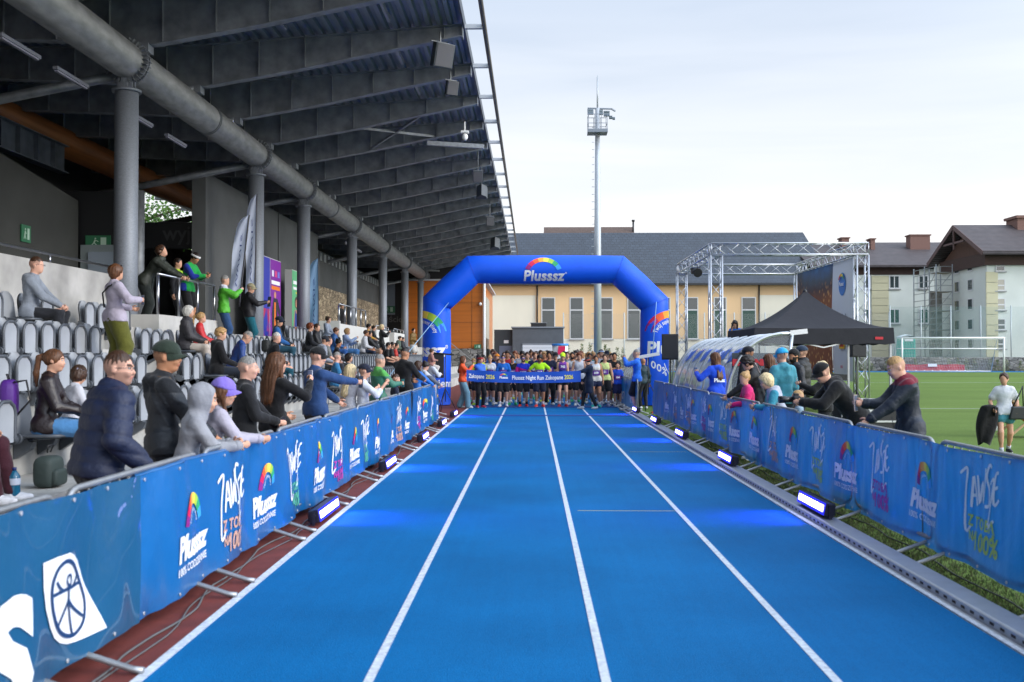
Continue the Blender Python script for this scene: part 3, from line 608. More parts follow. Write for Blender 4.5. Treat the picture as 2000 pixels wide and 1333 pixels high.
# ================================================================ INFLATABLE ARCH
AY = 34.0; AR = .475
def ap(px, py): p = pY(px, py, AY); return Vector((p.x, p.y, p.z))
arch = thing('inflatable_arch', 'blue inflatable start arch over the track with a rainbow logo', 'inflatable arch', (.45, AY, 0))
ctr = [ap(853, 800), ap(853, 592), ap(923, 527), ap(1207, 527), ap(1278, 594), ap(1278, 800)]
ctr[0].z = .02; ctr[5].z = .02
ARM = mat('inflated_blue_fabric', (.003, .105, .80), .5, ns=2, nv=.05, bs=7, bst=.12, bd=.04, trans=.06, spec=.4)
def arch_mesh():
    b = MB(); n = 32; rings = []
    segs = []
    for i in range(5):
        a, c = ctr[i], ctr[i + 1]; m = 10 if i != 2 else 14
        for j in range(m):
            segs.append((a.lerp(c, j / m), i, j == 0, (j / m)))
    segs.append((ctr[5], 5, True, 0))
    for (p, i, joint, t) in segs:
        d1 = (ctr[min(i + 1, 5)] - ctr[min(i, 4)]).normalized(); d0 = (ctr[i] - ctr[i - 1]).normalized() if (joint and 0 < i < 5) else d1
        if i == 5: d1 = d0 = (ctr[5] - ctr[4]).normalized()
        nrm = (d0 + d1).normalized(); inpl = Vector((nrm.z, 0, -nrm.x)); s = 1 / max(.5, nrm.dot(d1))
        r = AR * (1 + .03 * math.sin(PI * t)) if not joint else AR * .985
        b.v += [tuple(p + inpl * (r * s * math.cos(2 * PI * k / n)) + Vector((0, 1, 0)) * (r * math.sin(2 * PI * k / n))) for k in range(n)]
    m = len(segs)
    for q in range(m - 1):
        for k in range(n): b.f.append((q * n + k, q * n + (k + 1) % n, (q + 1) * n + (k + 1) % n, (q + 1) * n + k)); b.mi.append(0); b.sm.append(True)
    b.f.append(tuple(range(n))); b.mi.append(0); b.sm.append(False)
    return b
def ac(b, name, m): o = b.build(name, m, arch); o.location = (-.45, -AY, 0); return o
ac(arch_mesh(), 'inflated_tube', ARM)
b = MB()
for i in (1, 2, 3, 4):
    d0 = (ctr[i] - ctr[i - 1]).normalized(); d1 = (ctr[i + 1] - ctr[i]).normalized(); nrm = (d0 + d1).normalized(); inpl = Vector((nrm.z, 0, -nrm.x)); s = 1 / nrm.dot(d1)
    b.tube([ctr[i] + inpl * ((AR * .99) * s * math.cos(2 * PI * k / 32)) + Vector((0, 1, 0)) * ((AR * .99) * math.sin(2 * PI * k / 32)) for k in range(32)], .008, 5, closed=True)
ac(b, 'seam', mat('seam_blue', '#0a48c8', .6))
zc = ctr[2].z
def beamfn(u, v): v_ = max(-AR * .97, min(AR * .97, v)); return (1066 and .0 + u + ap(1061, 527).x, AY - math.sqrt(AR * AR * 1.06 - v_ * v_) - .012, zc + v_)
lg = text_geo('Plusssz', .50, .016, .12, 1.04, sub=.12)
w0 = max(u for u, v in lg[0]) - min(u for u, v in lg[0]); sc = 1.40 / w0
ac_l = lambda name, geo, fn, m: setattr(lettering(name, geo, fn, m, arch), 'location', (-.45, -AY, 0))
ac_l('arch_lettering', shift(lg, 0, -.26, sc), beamfn, PRINTW)
ac_l('registered_mark', merge_geo(arc_geo(.022, .03, 0, 360, 12), shift(text_geo('R', .04), 0, 0)), lambda u, v: beamfn(u + .76, v - .16), PRINTW)
for i in range(8):
    a1 = 158 - i * 17; ac_l('rainbow_band', arc_geo(.50, .66, a1 - 17, a1, 4), lambda u, v: beamfn(u, v * .93 - .16 - .08), RAINM[i])
def legfn(cx, off):      # wrap text round a leg; off = centre angle in radians (0 faces the camera)
    def f(u, v): th = u / AR + off; rr = AR * 1.035; return (cx + rr * math.sin(th), AY - rr * math.cos(th), v)
    return f
for cx, off, side in ((ctr[0].x, -1.15, 'l'), (ctr[5].x, 1.15, 'r')):
    f = legfn(cx, off); b1 = text_geo('Plusssz', 1.0, .035, .05, 1.02, sub=.12); w0 = max(u for u, v in b1[0]) - min(u for u, v in b1[0]); s1 = 1.75 / w0
    zt = 1.85 if side == 'l' else 1.92
    ac_l('leg_lettering', shift(b1, 0, zt, s1), f, PRINTW)
    ac_l('registered_mark', merge_geo(arc_geo(.045, .06, 0, 360, 12), shift(text_geo('R', .08), 0, 0)), lambda u, v: f(u + .95, v + zt + .14), PRINTW)
    for i in range(8):
        a1 = 165 - i * 18.75; ac_l('rainbow_band', arc_geo(.72, .98, a1 - 18.75, a1, 5), lambda u, v: f(u, v * .95 + 2.28), RAINM[i])
    tg = text_geo('Tw\u00f3j suplement diety', .21, .004, 0, 1.15, sub=.1); wt = max(u for u, v in tg[0])
    def curve(u, v, f=f, wt=wt):
        a = R(90) - u / wt * R(72); r = .60 + v; return f(r * math.cos(a), 2.28 + .95 * r * math.sin(a))
    ac_l('slogan_lettering', tg, curve, PRINTW)
    ac_l('slogan_lettering', shift(text_geo('100%', .34, .006, .1, 1.1, sub=.1), -.52 if side == 'r' else -.3, 1.2), lambda u, v: f(u, v - u * .55 - .18), PRINTW)
    ac_l('slogan_lettering', shift(text_geo('codziennie', .36, .008, 0, 1, sub=.1), .72, .74), lambda u, v: f(u, v), PRINTW)
    ac_l('smile_line', arc_geo(.62, .66, 200, 275, 10), lambda u, v: f(u + .35, v + 1.65), PRINTW)
# guy ropes
for (x0, y0, x1, y1, Y1, lab) in ((876, 592, 752, 745, 29.0, 'thin pale blue guy rope running down from the left arch leg'), (1282, 590, 1274, 700, 33.2, 'thin pale guy rope running down from the right arch leg')):
    a = pY(x0, y0, AY - AR - .02); c = pY(x1, y1, Y1); c2 = a + (c - a) * 1.0
    tag(MB().tube([a, c2], .012, 6).build('guy_rope', mat('rope_blue', (.25, .45, .62), .7)), lab, 'rope', 'guy ropes of the arch')

# ================================================================ START TAPE
TY = 31.2
a = pY(912, 0, TY).x; c = pY(1134, 0, TY).x
def tape(u, v):      # u metres from left, v 0..1
    W_ = c - a; t = u / W_; sag = -.05 * math.sin(PI * t) - .03 * t
    z0 = pY(0, 744, TY).z; return (a + u, TY + .02 * math.sin(t * 21) + .1 * (t - .5), z0 + .35 * v + sag)
tp = thing('start_tape', 'long blue printed start tape held across the front of the runners', 'start tape', (0, 0, 0))
MB().grid(lambda u, v: tape(u * (c - a), v), 60, 4).build('tape_cloth', mat('tape_blue', '#0d50b8', .5, trans=.1), tp)
def ttext(body, u0, m, size=.17, wid=None):
    g_ = text_geo(body, size, .004, 0, 1.0, 'LEFT', .1); k_ = (wid / max(q[0] for q in g_[0])) if wid else 1; g_ = ([(a_ * k_, b_) for a_, b_ in g_[0]], g_[1]); lettering('tape_lettering', g_, lambda u, v: (lambda p: (p[0], p[1] - .012, p[2]))(tape(u + u0, (v + .16) / .35)), m, tp); return u0 + max(q[0] for q in g_[0])
YELM = mat('print_yellow', '#e8dc4a', .6)
ttext('Zakopane', .07, PRINTW, .18, .48); ttext('2026', .60, YELM, .18, .28)
ttext('Plusssz Night Run Zakopane', 1.42, PRINTW, .18, 1.60); ttext('2026', 3.06, YELM, .18, .28)
ttext('Plusssz', 1.03, PRINTW, .10, .27)
for i in range(8):
    a1 = 160 - i * 17.5; lettering('rainbow_band', arc_geo(.09, .13, a1 - 17.5, a1, 3), lambda u, v: (lambda p: (p[0], p[1] - .012, p[2]))(tape(u + 1.16, (v * .9 + .17) / .35)), RAINM[i], tp)

# ================================================================ CROWD BARRIERS AND BANNERS
BST = mat('barrier_steel', (.36, .37, .38), .42, .7, ns=20, nv=.1)
def make_barrier(L_=2.1, h=1.0):
    t = thing('crowd_barrier', 'galvanised crowd barrier', 'crowd barrier', (0, 0, 0), 0)
    r = .12; y0, y1 = -L_ / 2 + .04, L_ / 2 - .04; z0 = .16
    fr = []
    for (cy, cz, a0) in ((y0 + r, h - r, 180), (y1 - r, h - r, 90), (y1 - r, z0 + r, 0), (y0 + r, z0 + r, -90)):
        for i in range(5): a_ = R(a0 - 90 * i / 4); fr.append((0, cy + r * math.cos(a_), cz + r * math.sin(a_)))
    MB().tube(fr, .019, 8, closed=True).build('frame', BST, t)
    b = MB()
    for i in range(1, 15): y = y0 + (y1 - y0) * i / 15; b.tube([(0, y, z0), (0, y, h)], .007, 5)
    b.build('bars', BST, t)
    for y in (y0 + .17, y1 - .17):
        f = MB(); f.tube([(-.34, y - .02, .018), (-.28, y - .02, .024), (0, y, .12), (.28, y + .02, .024), (.34, y + .02, .018)], .019, 8); f.build('foot', BST, t)
    return t
bar0 = make_barrier(); barF = False
def barrier(x, y, rz, lab):
    global barF
    if not barF: barF = True; bar0.location = (x, y, 0); bar0.rotation_euler = (0, 0, rz); bar0['label'] = lab; bar0['group'] = 'crowd barriers lining the track'; return bar0
    return copy_tree(bar0, (x, y, 0), rz, lab, 'crowd barriers lining the track')
def make_foot_pair(): pass
BLX, BRX = -2.42, 3.36
ordn = ['nearest', 'second', 'third', 'fourth', 'fifth', 'sixth', 'seventh', 'eighth', 'ninth', 'tenth', 'eleventh', 'twelfth', 'thirteenth']
BL = [4.0 + 2.13 * i for i in range(12)]       # centres, left
for i, y in enumerate(BL): barrier(BLX + .0 * i - (0.0 if y < 25 else .12 * (y - 25)), y, 0 if y < 25 else R(5), 'galvanised crowd barrier on the left of the track, %s from the camera' % ordn[i])
BRL = [5.15 + 2.13 * i for i in range(11)]
for i, y in enumerate(BRL): barrier(BRX, y, 0, 'galvanised crowd barrier on the right of the track, %s from the camera' % ordn[i])
VIN = mat('banner_blue_vinyl', (.008, .155, .45), .33, ns=1.5, nv=.08, bs=5, bst=.35, bd=.05, spec=.65, trans=.20, coat=.7)
VIN.node_tree.nodes['Principled BSDF'].inputs['Coat Roughness'].default_value = .28
VIN2 = mat('banner_petrol_vinyl', (.012, .10, .21), .36, ns=1.5, nv=.10, bs=4, bst=.22, bd=.05, spec=.6, trans=.1, coat=.7)
ZAW = [[(0, .92), (.16, 1.0), (.20, .92), (.12, .55), (.06, .05), (.24, .12)],                      # Z
       [(.26, .40), (.30, .70), (.33, .86), (.40, .60), (.44, .42)], [(.29, .58), (.41, .58)],      # A
       [(.44, .88), (.50, .46), (.56, .78), (.62, .46), (.66, .98)],                                # W
       [(.86, .98), (.76, 1.02), (.70, .84), (.80, .66), (.82, .44), (.70, .42)],                   # S
       [(.82, .74), (.97, .80), (.86, .34), (.80, .12), (.98, .22)],                                # Z
       [(1.12, .90), (1.0, .86), (.98, .46), (1.14, .52)], [(.99, .68), (1.10, .70)]]               # E
zaw = stroke_geo([smooth_line(l, 4) for l in ZAW], .052)
PLU = text_geo('Plusssz', .24, .012, .22, .98, sub=.08); PW = max(u for u, v in PLU[0]) - min(u for u, v in PLU[0])
COD = text_geo('100% CODZIENNIE', .095, .002, 0, 1.02, sub=.08); CW = max(u for u, v in COD[0]) - min(u for u, v in COD[0])
ZT = text_geo('Z TOB\u0104', .13, .004, .1, 1.1, sub=.06); NA = text_geo('NA', .11, .004, .1, sub=.06); HN = text_geo('100%', .21, .006, .1, sub=.06)
TINY = text_geo('Tw\u00f3j suplement diety', .05, .0, 0, 1, sub=.05); TW = max(u for u, v in TINY[0])
def banner(x, y0, y1, side, m, design, label, z0=.075, z1=.985, seed=0, wav=1.0, lean=lambda y: 0.0):
    """side +1: printed face looks to +X (left banners), -1: looks to -X. u runs in reading direction."""
    rnd = random.Random(seed); Ln = y1 - y0
    ks = [(rnd.uniform(.8, 2.2), rnd.uniform(0, 6), rnd.uniform(-1.6, 1.6)) for _ in range(4)]
    p0 = rnd.uniform(0, 6)
    def disp(yy, v):
        d = 0
        for k, p, s in ks: d += .010 * math.sin(k * yy * 3.1 + p + s * v * 2)
        d += .013 * math.sin(7.5 * (yy - .55 * v) + p0) * (.5 + .5 * math.sin(2.3 * yy + 1)) + .006 * math.sin(17 * (yy + .35 * v) + 2 * math.sin(3 * yy)) + .010 * abs(math.sin(PI * (yy % 2.13) / 2.13 * 3 + 1.2 * v)) * v
        if side < 0: d += .004 * math.sin((yy) * 2 * PI / .134 + .5 * math.sin(v * 3)) * min(1, v * 2.2) * math.exp(-((v - .5) / .6) ** 2)
        q = (yy % 2.13) / 2.13; d += .035 * wav * (1 - v) * math.sin(PI * q) ** 2 * (1 if side > 0 else .6)
        return d
    def F(yy, zz, off=0.0):
        v = (zz - z0) / (z1 - z0); low = .03 * math.sin(PI * ((yy % 2.13) / 2.13)) * (1 - v)
        return (x + lean(yy) + side * (.028 + disp(yy, v) + off), yy, zz - .02 * math.sin(PI * ((yy - .4) % 2.13) / 2.13) * v + low)
    t = thing('banner', label, 'banner', (0, 0, 0))
    ny = int(Ln / (.033 if Ln < 16 else .045)); MB().grid(lambda u, v: F(y0 + Ln * u, z0 + (z1 - z0) * v), ny, 20).build('banner_cloth', m, t)
    if m is VIN and side > 0:       # hem folded over the top rail
        MB().grid(lambda u, v: (lambda p: (p[0] - side * (.02 + .05 * v) + side * .012, p[1], p[2] + .022 * math.sin(v * PI) - .03 * v * v))(F(y0 + Ln * u, z1)), ny // 2, 4).build('banner_hem', m, t)
    # eyelets and ties
    yy = y0 + .1
    while yy < min(y1, 12):
        for zz in (z0 + .03, z1 - .03):
            p = F(yy, zz, .004); MB().tube([(-.003, 0, 0), (.003, 0, 0)], .012, 8).build('eyelet', mat('eyelet_metal', (.6, .6, .62), .4, .6), t, p)
        yy += .5
    def place(geo, yc, zc_, mm, nm, s=1.0):
        fn = (lambda u, v: F(yc + u * s, zc_ + v * s, .007)) if side > 0 else (lambda u, v: F(yc - u * s, zc_ + v * s, .007))
        g2 = geo
        lettering(nm, g2, fn, mm, t)
    ZC = [mat('print_' + n, c, .6) for n, c in (('peach', '#cfa08a'), ('mint', '#54b08c'), ('pink', '#b83a9a'), ('lime', '#b9cc62'))]
    for item in design:
        kind, yc = item[0], item[1]; s = 1.14; dz = 0 if side > 0 else .06; zdef = 0
        if kind == 'plus':
            far = yc > 17
            place(shift(PLU, 0, 0, .58 / PW), yc, .385 + dz, PRINTW, 'lettering', s); place(shift(COD, 0, 0, .56 / CW), yc, .245 + dz, PRINTW, 'lettering', s)
            for i in range(8):
                a1 = 172 - i * 20; g_ = arc_geo(.16, .235, a1 - 20, a1, 3); g_ = ([(u * .74, v * .92) for u, v in g_[0]], g_[1]); place(g_, yc + (.03 * side), .50 + dz, RAINM[i], 'rainbow_band', s)
            if yc < 12:
                wt = TW
                g_ = ([(.72 * (.125 + v * .8) * math.cos(R(90) - u / wt * R(75)), .92 * (.125 + v * .8) * math.sin(R(90) - u / wt * R(75))) for u, v in TINY[0]], TINY[1]); place(g_, yc + .03 * side, .50 + dz, PRINTW, 'slogan_lettering', s)
        elif kind == 'zaw':
            place(([((u - .57) * .50, (v - .5) * .46 + v * .0 + (u - .5) * .06) for u, v in zaw[0]], zaw[1]), yc, .56 + dz, PRINTW, 'lettering', s)
            cc = ZC[item[3]]; place(ZT, yc, .38 + dz, cc, 'slogan_lettering', s * .85); place(shift(NA, -.17, 0), yc, .26 + dz, cc, 'slogan_lettering', s * .85); place(shift(HN, .08, -.02), yc, .25 + dz, cc, 'slogan_lettering', s * .85)
    return t, F, place
# left: first banner with the big S and a white badge
t, F, place = banner(BLX + .01, 1.5, 5.98, 1, VIN2, [], 'petrol blue vinyl banner with a white oval figure badge nearest the camera on the left', seed=3, wav=.4, z1=1.0)
Sg = text_geo('S', .74, .04, 0, sub=.1); place(Sg, 4.50, .275, PRINTW, 'lettering')
def zb(x, y): p = pX(x / 2.818, y / 2.818 + 860, -2.375); return (p.y - 5.25, p.z - .41)
bd = [zb(*q) for q in ((233, 683), (300, 645), (375, 620), (412, 634), (440, 665), (462, 720), (480, 780), (575, 1055), (470, 1112), (425, 1135), (385, 1147), (345, 1140), (310, 1110), (280, 1050), (250, 950), (236, 830))]
import mathutils
tri = mathutils.geometry.tessellate_polygon([[Vector((u, v, 0)) for u, v in bd]])
place(subdiv(subdiv(subdiv((bd, [tuple(q) for q in tri])))), 5.25, .41, PRINTW, 'badge')
NAVY = mat('badge_navy', '#143a66', .5)
def pl2(pts, w=.022, sm=True):
    P_ = [zb(*q) for q in pts]; lettering('badge_figure', stroke_geo([smooth_line(P_, 5) if sm else P_], w), lambda u, v: F(5.25 + u, .41 + v, .013), NAVY, t)
pl2([(366, 668), (405, 690), (445, 765), (472, 850), (478, 920), (465, 1010), (430, 1075), (395, 1100), (350, 1088), (315, 1040), (288, 960), (275, 870), (278, 790), (300, 715), (335, 675), (366, 668), (372, 669)])
pl2([(280, 870), (330, 842), (400, 812), (452, 788)], .02); pl2([(296, 790), (310, 818), (330, 838)], .016); pl2([(432, 742), (420, 775), (405, 806)], .016)
pl2([(370, 812), (356, 790), (360, 758), (374, 748), (385, 765), (384, 795), (370, 812)], .014)
pl2([(370, 820), (372, 890), (350, 960), (316, 1060)], .018); pl2([(372, 890), (400, 930), (464, 986)], .018); pl2([(372, 890), (385, 980), (405, 1096)], .016)
# long blue banners
def yl_(px): return 1944 * 2.40 / (1040 - px)
des = [('plus', yl_(362)), ('zaw', yl_(440), 1, 0), ('plus', yl_(508)), ('zaw', yl_(568), 1, 1), ('plus', yl_(615)), ('zaw', yl_(652), 1, 2), ('plus', yl_(686)), ('zaw', yl_(709), 1, 1), ('plus', yl_(732)), ('plus', yl_(759)), ('zaw', yl_(775), 1, 0), ('plus', yl_(791))]
banner(BLX + .012, 6.0, 19.6, 1, VIN, des, 'long blue banner with rainbow logos on the left barriers behind the leaning spectators', seed=11)
banner(BLX + .012, 19.62, 28.4, 1, VIN, [('zaw', 20.6, 1, 2), ('plus', 21.9), ('zaw', 23.4, 1, 1), ('plus', 24.6), ('zaw', 26, 1, 0), ('plus', 27.3)], 'far blue logo banner on the left barriers next to the start arch', seed=5, lean=lambda y: 0 if y < 25 else -.12 * (y - 25))
def yr_(px): return 1944 * 3.33 / (px - 1040)
des = [('zaw', yr_(1908), 1, 3), ('plus', yr_(1795)), ('zaw', yr_(1715), 1, 2), ('plus', yr_(1648)), ('zaw', yr_(1593), 1, 3), ('plus', yr_(1545)), ('zaw', yr_(1508), 1, 0), ('plus', yr_(1472)), ('plus', yr_(1434)), ('zaw', yr_(1410), 1, 3), ('plus', yr_(1388)), ('zaw', yr_(1372), 1, 2), ('plus', yr_(1355)), ('zaw', yr_(1343), 1, 0), ('plus', yr_(1332)), ('zaw', yr_(1318), 1, 0), ('plus', yr_(1303))]
banner(BRX, 3.9, 27.6, -1, VIN, des, 'long blue banner with rainbow logos on the right barriers beside the grass', seed=21, z1=.995)
# far right barriers: one across behind the man filming, and a run beside the runners
t, F, place = banner(3.02, 28.6, 36.5, -1, VIN, [], 'blue banner with large white letters beside the runners on the right', seed=8)
for k, (w_, y) in enumerate((('START', 33.2), ('START', 30.0))): place(text_geo(w_, .36, .012, 0, 1, sub=.1), y, .36, PRINTW, 'lettering'); place(text_geo('Plusssz', .12, .005, .2), y, .16, PRINTW, 'lettering')
for y in (29.7, 31.8, 33.9): barrier(3.02, y, 0, 'crowd barrier beside the runners on the far right, at %d metres' % y if False else 'crowd barrier beside the waiting runners on the right, %s of three' % {29.7: 'nearest', 31.8: 'middle', 33.9: 'farthest'}[y])
# ================================================================ LED FLOODS ON THE GROUND
LEDM = mat('led_panel', (.9, .9, 1), .4, emit='#b9b6ff', es=5.0); LEDH = mat('led_housing', (.012, .012, .03), .4)
def led(x, y, side, label):
    t = thing('led_floodlight', label, 'floodlight', (x, y, .005 if side > 0 else .064), 0, 'blue LED floodlights along the track')
    s = side; tilt = Matrix.Rotation(R(-12 * s), 3, 'Y')
    b = MB(); b.box((0, 0, .085), (.10, 1.0, .13), tilt); bev(b.build('housing', LEDH, t), .006)
    fr = MB(); fr.box(Vector((s * .052, 0, .097)), (.004, .985, .12), tilt); fr.build('bezel', mat('led_bezel', (.01, .01, .25), .3, emit='#1810ff', es=.8), t)
    MB().box(Vector((s * .056, 0, .099)), (.004, .90, .066), tilt).build('lens', LEDM, t)
    for q in (-.52, .52): b = MB(); b.box((0, q, .07), (.03, .012, .14)); b.tube([(0, q - .012, .1), (0, q + .012, .1)], .02, 8); b.build('bracket', LEDH, t)
    b = MB(); b.box((-s * .05, 0, .085), (.012, .9, .09))
    for i in range(13): b.box((-s * .062, -.42 + i * .07, .085), (.03, .008, .12))
    b.build('heat_sink', LEDH, t)
    for nm_, e_, sz in (('led_lamp', 6.5, .85),):
        la = bpy.data.lights.new(nm_, 'AREA'); la.energy = e_; la.shape = 'RECTANGLE'; la.size = sz; la.size_y = .06; la.color = (.14, .08, 1.0); la.spread = R(70)
        lo = bpy.data.objects.new(nm_, la); C.objects.link(lo); lo.parent = t; lo.location = (s * .075, 0, .10)
        d = Vector((s, 0, -.26)).normalized(); lo.rotation_euler = (Matrix((Vector((0, 1, 0)), (-d).cross(Vector((0, 1, 0))), -d)).transposed()).to_euler()
LL = [pZ(655, 1012), pZ(772, 915), pZ(834, 861), pZ(876, 832), pZ(903, 814)]
for i, p in enumerate(LL): led(-2.18, p.y, 1, 'blue LED floodlight on the left edge of the track, %s from the camera' % ordn[i])
LR = [pZ(1570, 1000, .06), pZ(1408, 905, .06), pZ(1321, 855, .06), pZ(1267, 827, .06), pZ(1228, 806, .06)]
for i, p in enumerate(LR): led(2.975, p.y, -1, 'blue LED floodlight on the right kerb, %s from the camera' % ordn[i])
# cables
random.seed(8)
for j, (x0, ya, yb, lab) in enumerate(((-2.32, 2.5, 27, 'grey power cable snaking along the red strip under the left barriers'), (-2.27, 2.5, 25, 'thin second cable lying beside the grey power cable on the left'), (3.3, 5, 27, 'black power cable in the grass behind the right kerb'))):
    pts = []; y = ya
    while y < yb: pts.append((x0 + .05 * math.sin(y * 1.3 + j) + .03 * math.sin(y * 4.1 + j * 2) + random.uniform(-.01, .01), y, .008 if j < 2 else .012)); y += .22
    tag(MB().tube(smooth_line(pts, 2), .007 if j != 1 else .005, 6).build('power_cable', mat('cable_grey', (.12, .12, .12), .6) if j < 2 else BLACK), lab, 'cable')
# ================================================================ PA SPEAKERS, TRIPOD LIGHT
def pa_speaker(px, ptop, pbot, X=None, Y=None, rz=0, label='', w=.36):
    a = pX(px, ptop, X) if X else pY(px, ptop, Y); c = pX(px, pbot, X) if X else pY(px, pbot, Y); h = a.z - c.z
    st = thing('speaker_stand', 'black tripod stand under the ' + label, 'stand', (a.x, a.y, zg(a.x, a.y)), rz)
    g0 = zg(a.x, a.y); b = MB(); b.tube([(0, 0, .15), (0, 0, c.z - g0)], .02, 10); b.build('pole', BLACK, st)
    for i in range(3):
        an = 2 * PI * i / 3 + .4; l = MB(); l.tube([(0, 0, .75), (.5 * math.cos(an), .5 * math.sin(an), .02)], .013, 8); l.build('leg', BLACK, st)
    t = thing('loudspeaker', label, 'loudspeaker', (a.x, a.y, c.z), rz)
    b = MB(); b.prism([(-w / 2, -.17), (w / 2, -.17), (w * .38, .17), (-w * .38, .17)], 'z', 0, h); bev(b.build('cabinet', mat('speaker_black', (.010, .010, .012), .55, bs=200, bst=.2), t), .015)
    b = MB(); b.bx((-w / 2 + .02, -.185, .03), (w / 2 - .02, -.173, h - .03)); bev(b.build('grille', mat('grille_black', (.018, .018, .02), .7, bs=350, bst=.6), t), .01)
pa_speaker(1309, 653, 703, Y=26.5, rz=R(-10), label='black loudspeaker beside the right arch leg', w=.44)
pa_speaker(1672, 672, 698, Y=28.0, rz=R(10), label='black loudspeaker under the right end of the canopy', w=.44)
# light on tripod near the arch right leg
p = pY(1266, 697, 30.5); t = thing('tripod_lamp', 'white bar lamp on a black tripod in front of the right arch leg', 'lamp', (p.x, p.y, 0))
b = MB(); b.bar((-.32, 0, p.z - .03), (.34, 0, p.z + .09), .12, .10); bev(b.build('lamp_head', mat('lamp_grey', (.55, .57, .6), .4), t), .01)
b = MB(); b.tube([(0, 0, .5), (0, 0, p.z - .03)], .016, 8); b.build('pole', BLACK, t)
for i in range(3):
    an = 2 * PI * i / 3 + .2; l = MB(); l.tube([(0, 0, .95), (.42 * math.cos(an), .42 * math.sin(an), .01)], .012, 8); l.build('leg', BLACK, t)
p = pY(862, 700, 30.0); t = thing('tripod_lamp', 'dark panel lamp on a tripod in front of the left arch leg', 'lamp', (p.x, p.y, 0))
b = MB(); b.box((-.12, 0, p.z - .22), (.40, .06, .75)); bev(b.build('lamp_head', BLACK, t), .01); b = MB(); b.tube([(.12, 0, .3), (.12, 0, p.z + .1)], .014, 8); b.bar((-.3, 0, p.z + .16), (.38, 0, p.z + .10), .06, .05); b.build('pole', BLACK, t)
for i in range(3):
    an = 2 * PI * i / 3 + .2; l = MB(); l.tube([(.12, 0, .7), (.12 + .35 * math.cos(an), .35 * math.sin(an), .01)], .012, 8); l.build('leg', BLACK, t)
# traffic cone beside arch
p = pY(1284, 800, 29.5); t = thing('traffic_cone', 'small orange and white traffic cone behind the right barriers', 'traffic cone', (p.x, p.y, 0))
b = MB(); b.tube([(0, 0, .03), (0, 0, .5)], [.14, .03], 16); b.build('cone', mat('cone_orange', '#e2481c', .6), t); b = MB(); b.tube([(0, 0, .2), (0, 0, .34)], [.103, .074], 16, caps=False); b.build('white_band', WHITE, t); MB().box((0, 0, .015), (.34, .34, .03)).build('base', mat('cone_orange', '#e2481c', .6), t)
# ================================================================ STAGE TRUSS
TRM = mat('truss_aluminium', (.50, .52, .56), .35, .7, ns=10, nv=.06)
def truss(b, a, c, w=.34, bay=.42, up=(0, 0, 1)):
    a = Vector(a); c = Vector(c); d = (c - a); n = max(1, round(d.length / bay)); dn = d.normalized(); u = Vector(up)
    if abs(dn.dot(u)) > .9: u = Vector((0, 1, 0))
    r = dn.cross(u).normalized(); u = r.cross(dn); h = w / 2
    cs = [r * h + u * h, r * h - u * h, -r * h - u * h, -r * h + u * h]
    for q in cs: b.tube([a + q, c + q], .026, 8)
    for i in range(n):
        for k in range(4):
            p, q = cs[k], cs[(k + 1) % 4]
            if (i + k) % 2: p, q = q, p
            b.tube([a + d * (i / n) + p, a + d * ((i + 1) / n) + q], .011, 5)
    for e in (a, c):
        for k in range(4): b.tube([e + cs[k], e + cs[(k + 1) % 4]], .016, 5)
stg = thing('stage_truss', 'open aluminium truss frame over the stage behind the black canopy', 'stage frame', (7.6, 33, 0))
def sp(b, name, m, p=stg): o = b.build(name, m, p); o.location = (-7.6, -33, 0); return o
X0, X1 = 5.50, 9.84; Y0, Y1 = 30.0, 36.8; ZT_ = 4.88; wz = .34
tops = [(X0, Y0), (X0, Y1), (X1, Y0), (X1, Y1)]
for x, y in tops:
    b = MB(); truss(b, (x, y, .0), (x, y, ZT_ - wz / 2 - .02)); sp(b, 'tower', TRM)
for a, c in (((X0 - .15, Y0, ZT_), (X1 + .17, Y0, ZT_)), ((X0 - .15, Y1, ZT_ - .02), (X1 + .15, Y1, ZT_ - .02)), ((X0, Y0 + .19, ZT_), (X0, Y1 - .19, ZT_)), ((X1, Y0 + .19, ZT_), (X1, Y1 - .19, ZT_))):
    b = MB(); truss(b, a, c); sp(b, 'truss_beam', TRM)
b = MB(); b.bx((X0 + .2, Y0 + .2, .95), (X1 - .35, Y1 - .2, 1.12)); 
for x in (X0 + .3, 7.5, X1 - .5):
    for y in (Y0 + .3, Y1 - .4): b.bx((x - .04, y - .04, 0), (x + .04, y + .04, .95))
sp(b, 'stage_deck', mat('stage_black', (.03, .03, .032), .7))
# spot on the left beam
p = pY(1358, 528, 34.5); t = thing('stage_spotlight', 'black stage spotlight clamped under the left truss beam', 'spotlight', p)
b = MB(); b.tube([(0, .1, 0), (.05, -.25, -.12)], [.12, .16], 14); b.box((0, .12, 0), (.24, .2, .24)); bev(b.build('lamp_body', BLACK, t), .01); b = MB(); b.tube([(-.16, 0, 0), (-.16, 0, .2), (.16, 0, .2), (.16, 0, 0)], .012, 6); b.tube([(0, 0, .2), (0, 0, .34)], .02, 6); b.build('yoke', BLACK, t)
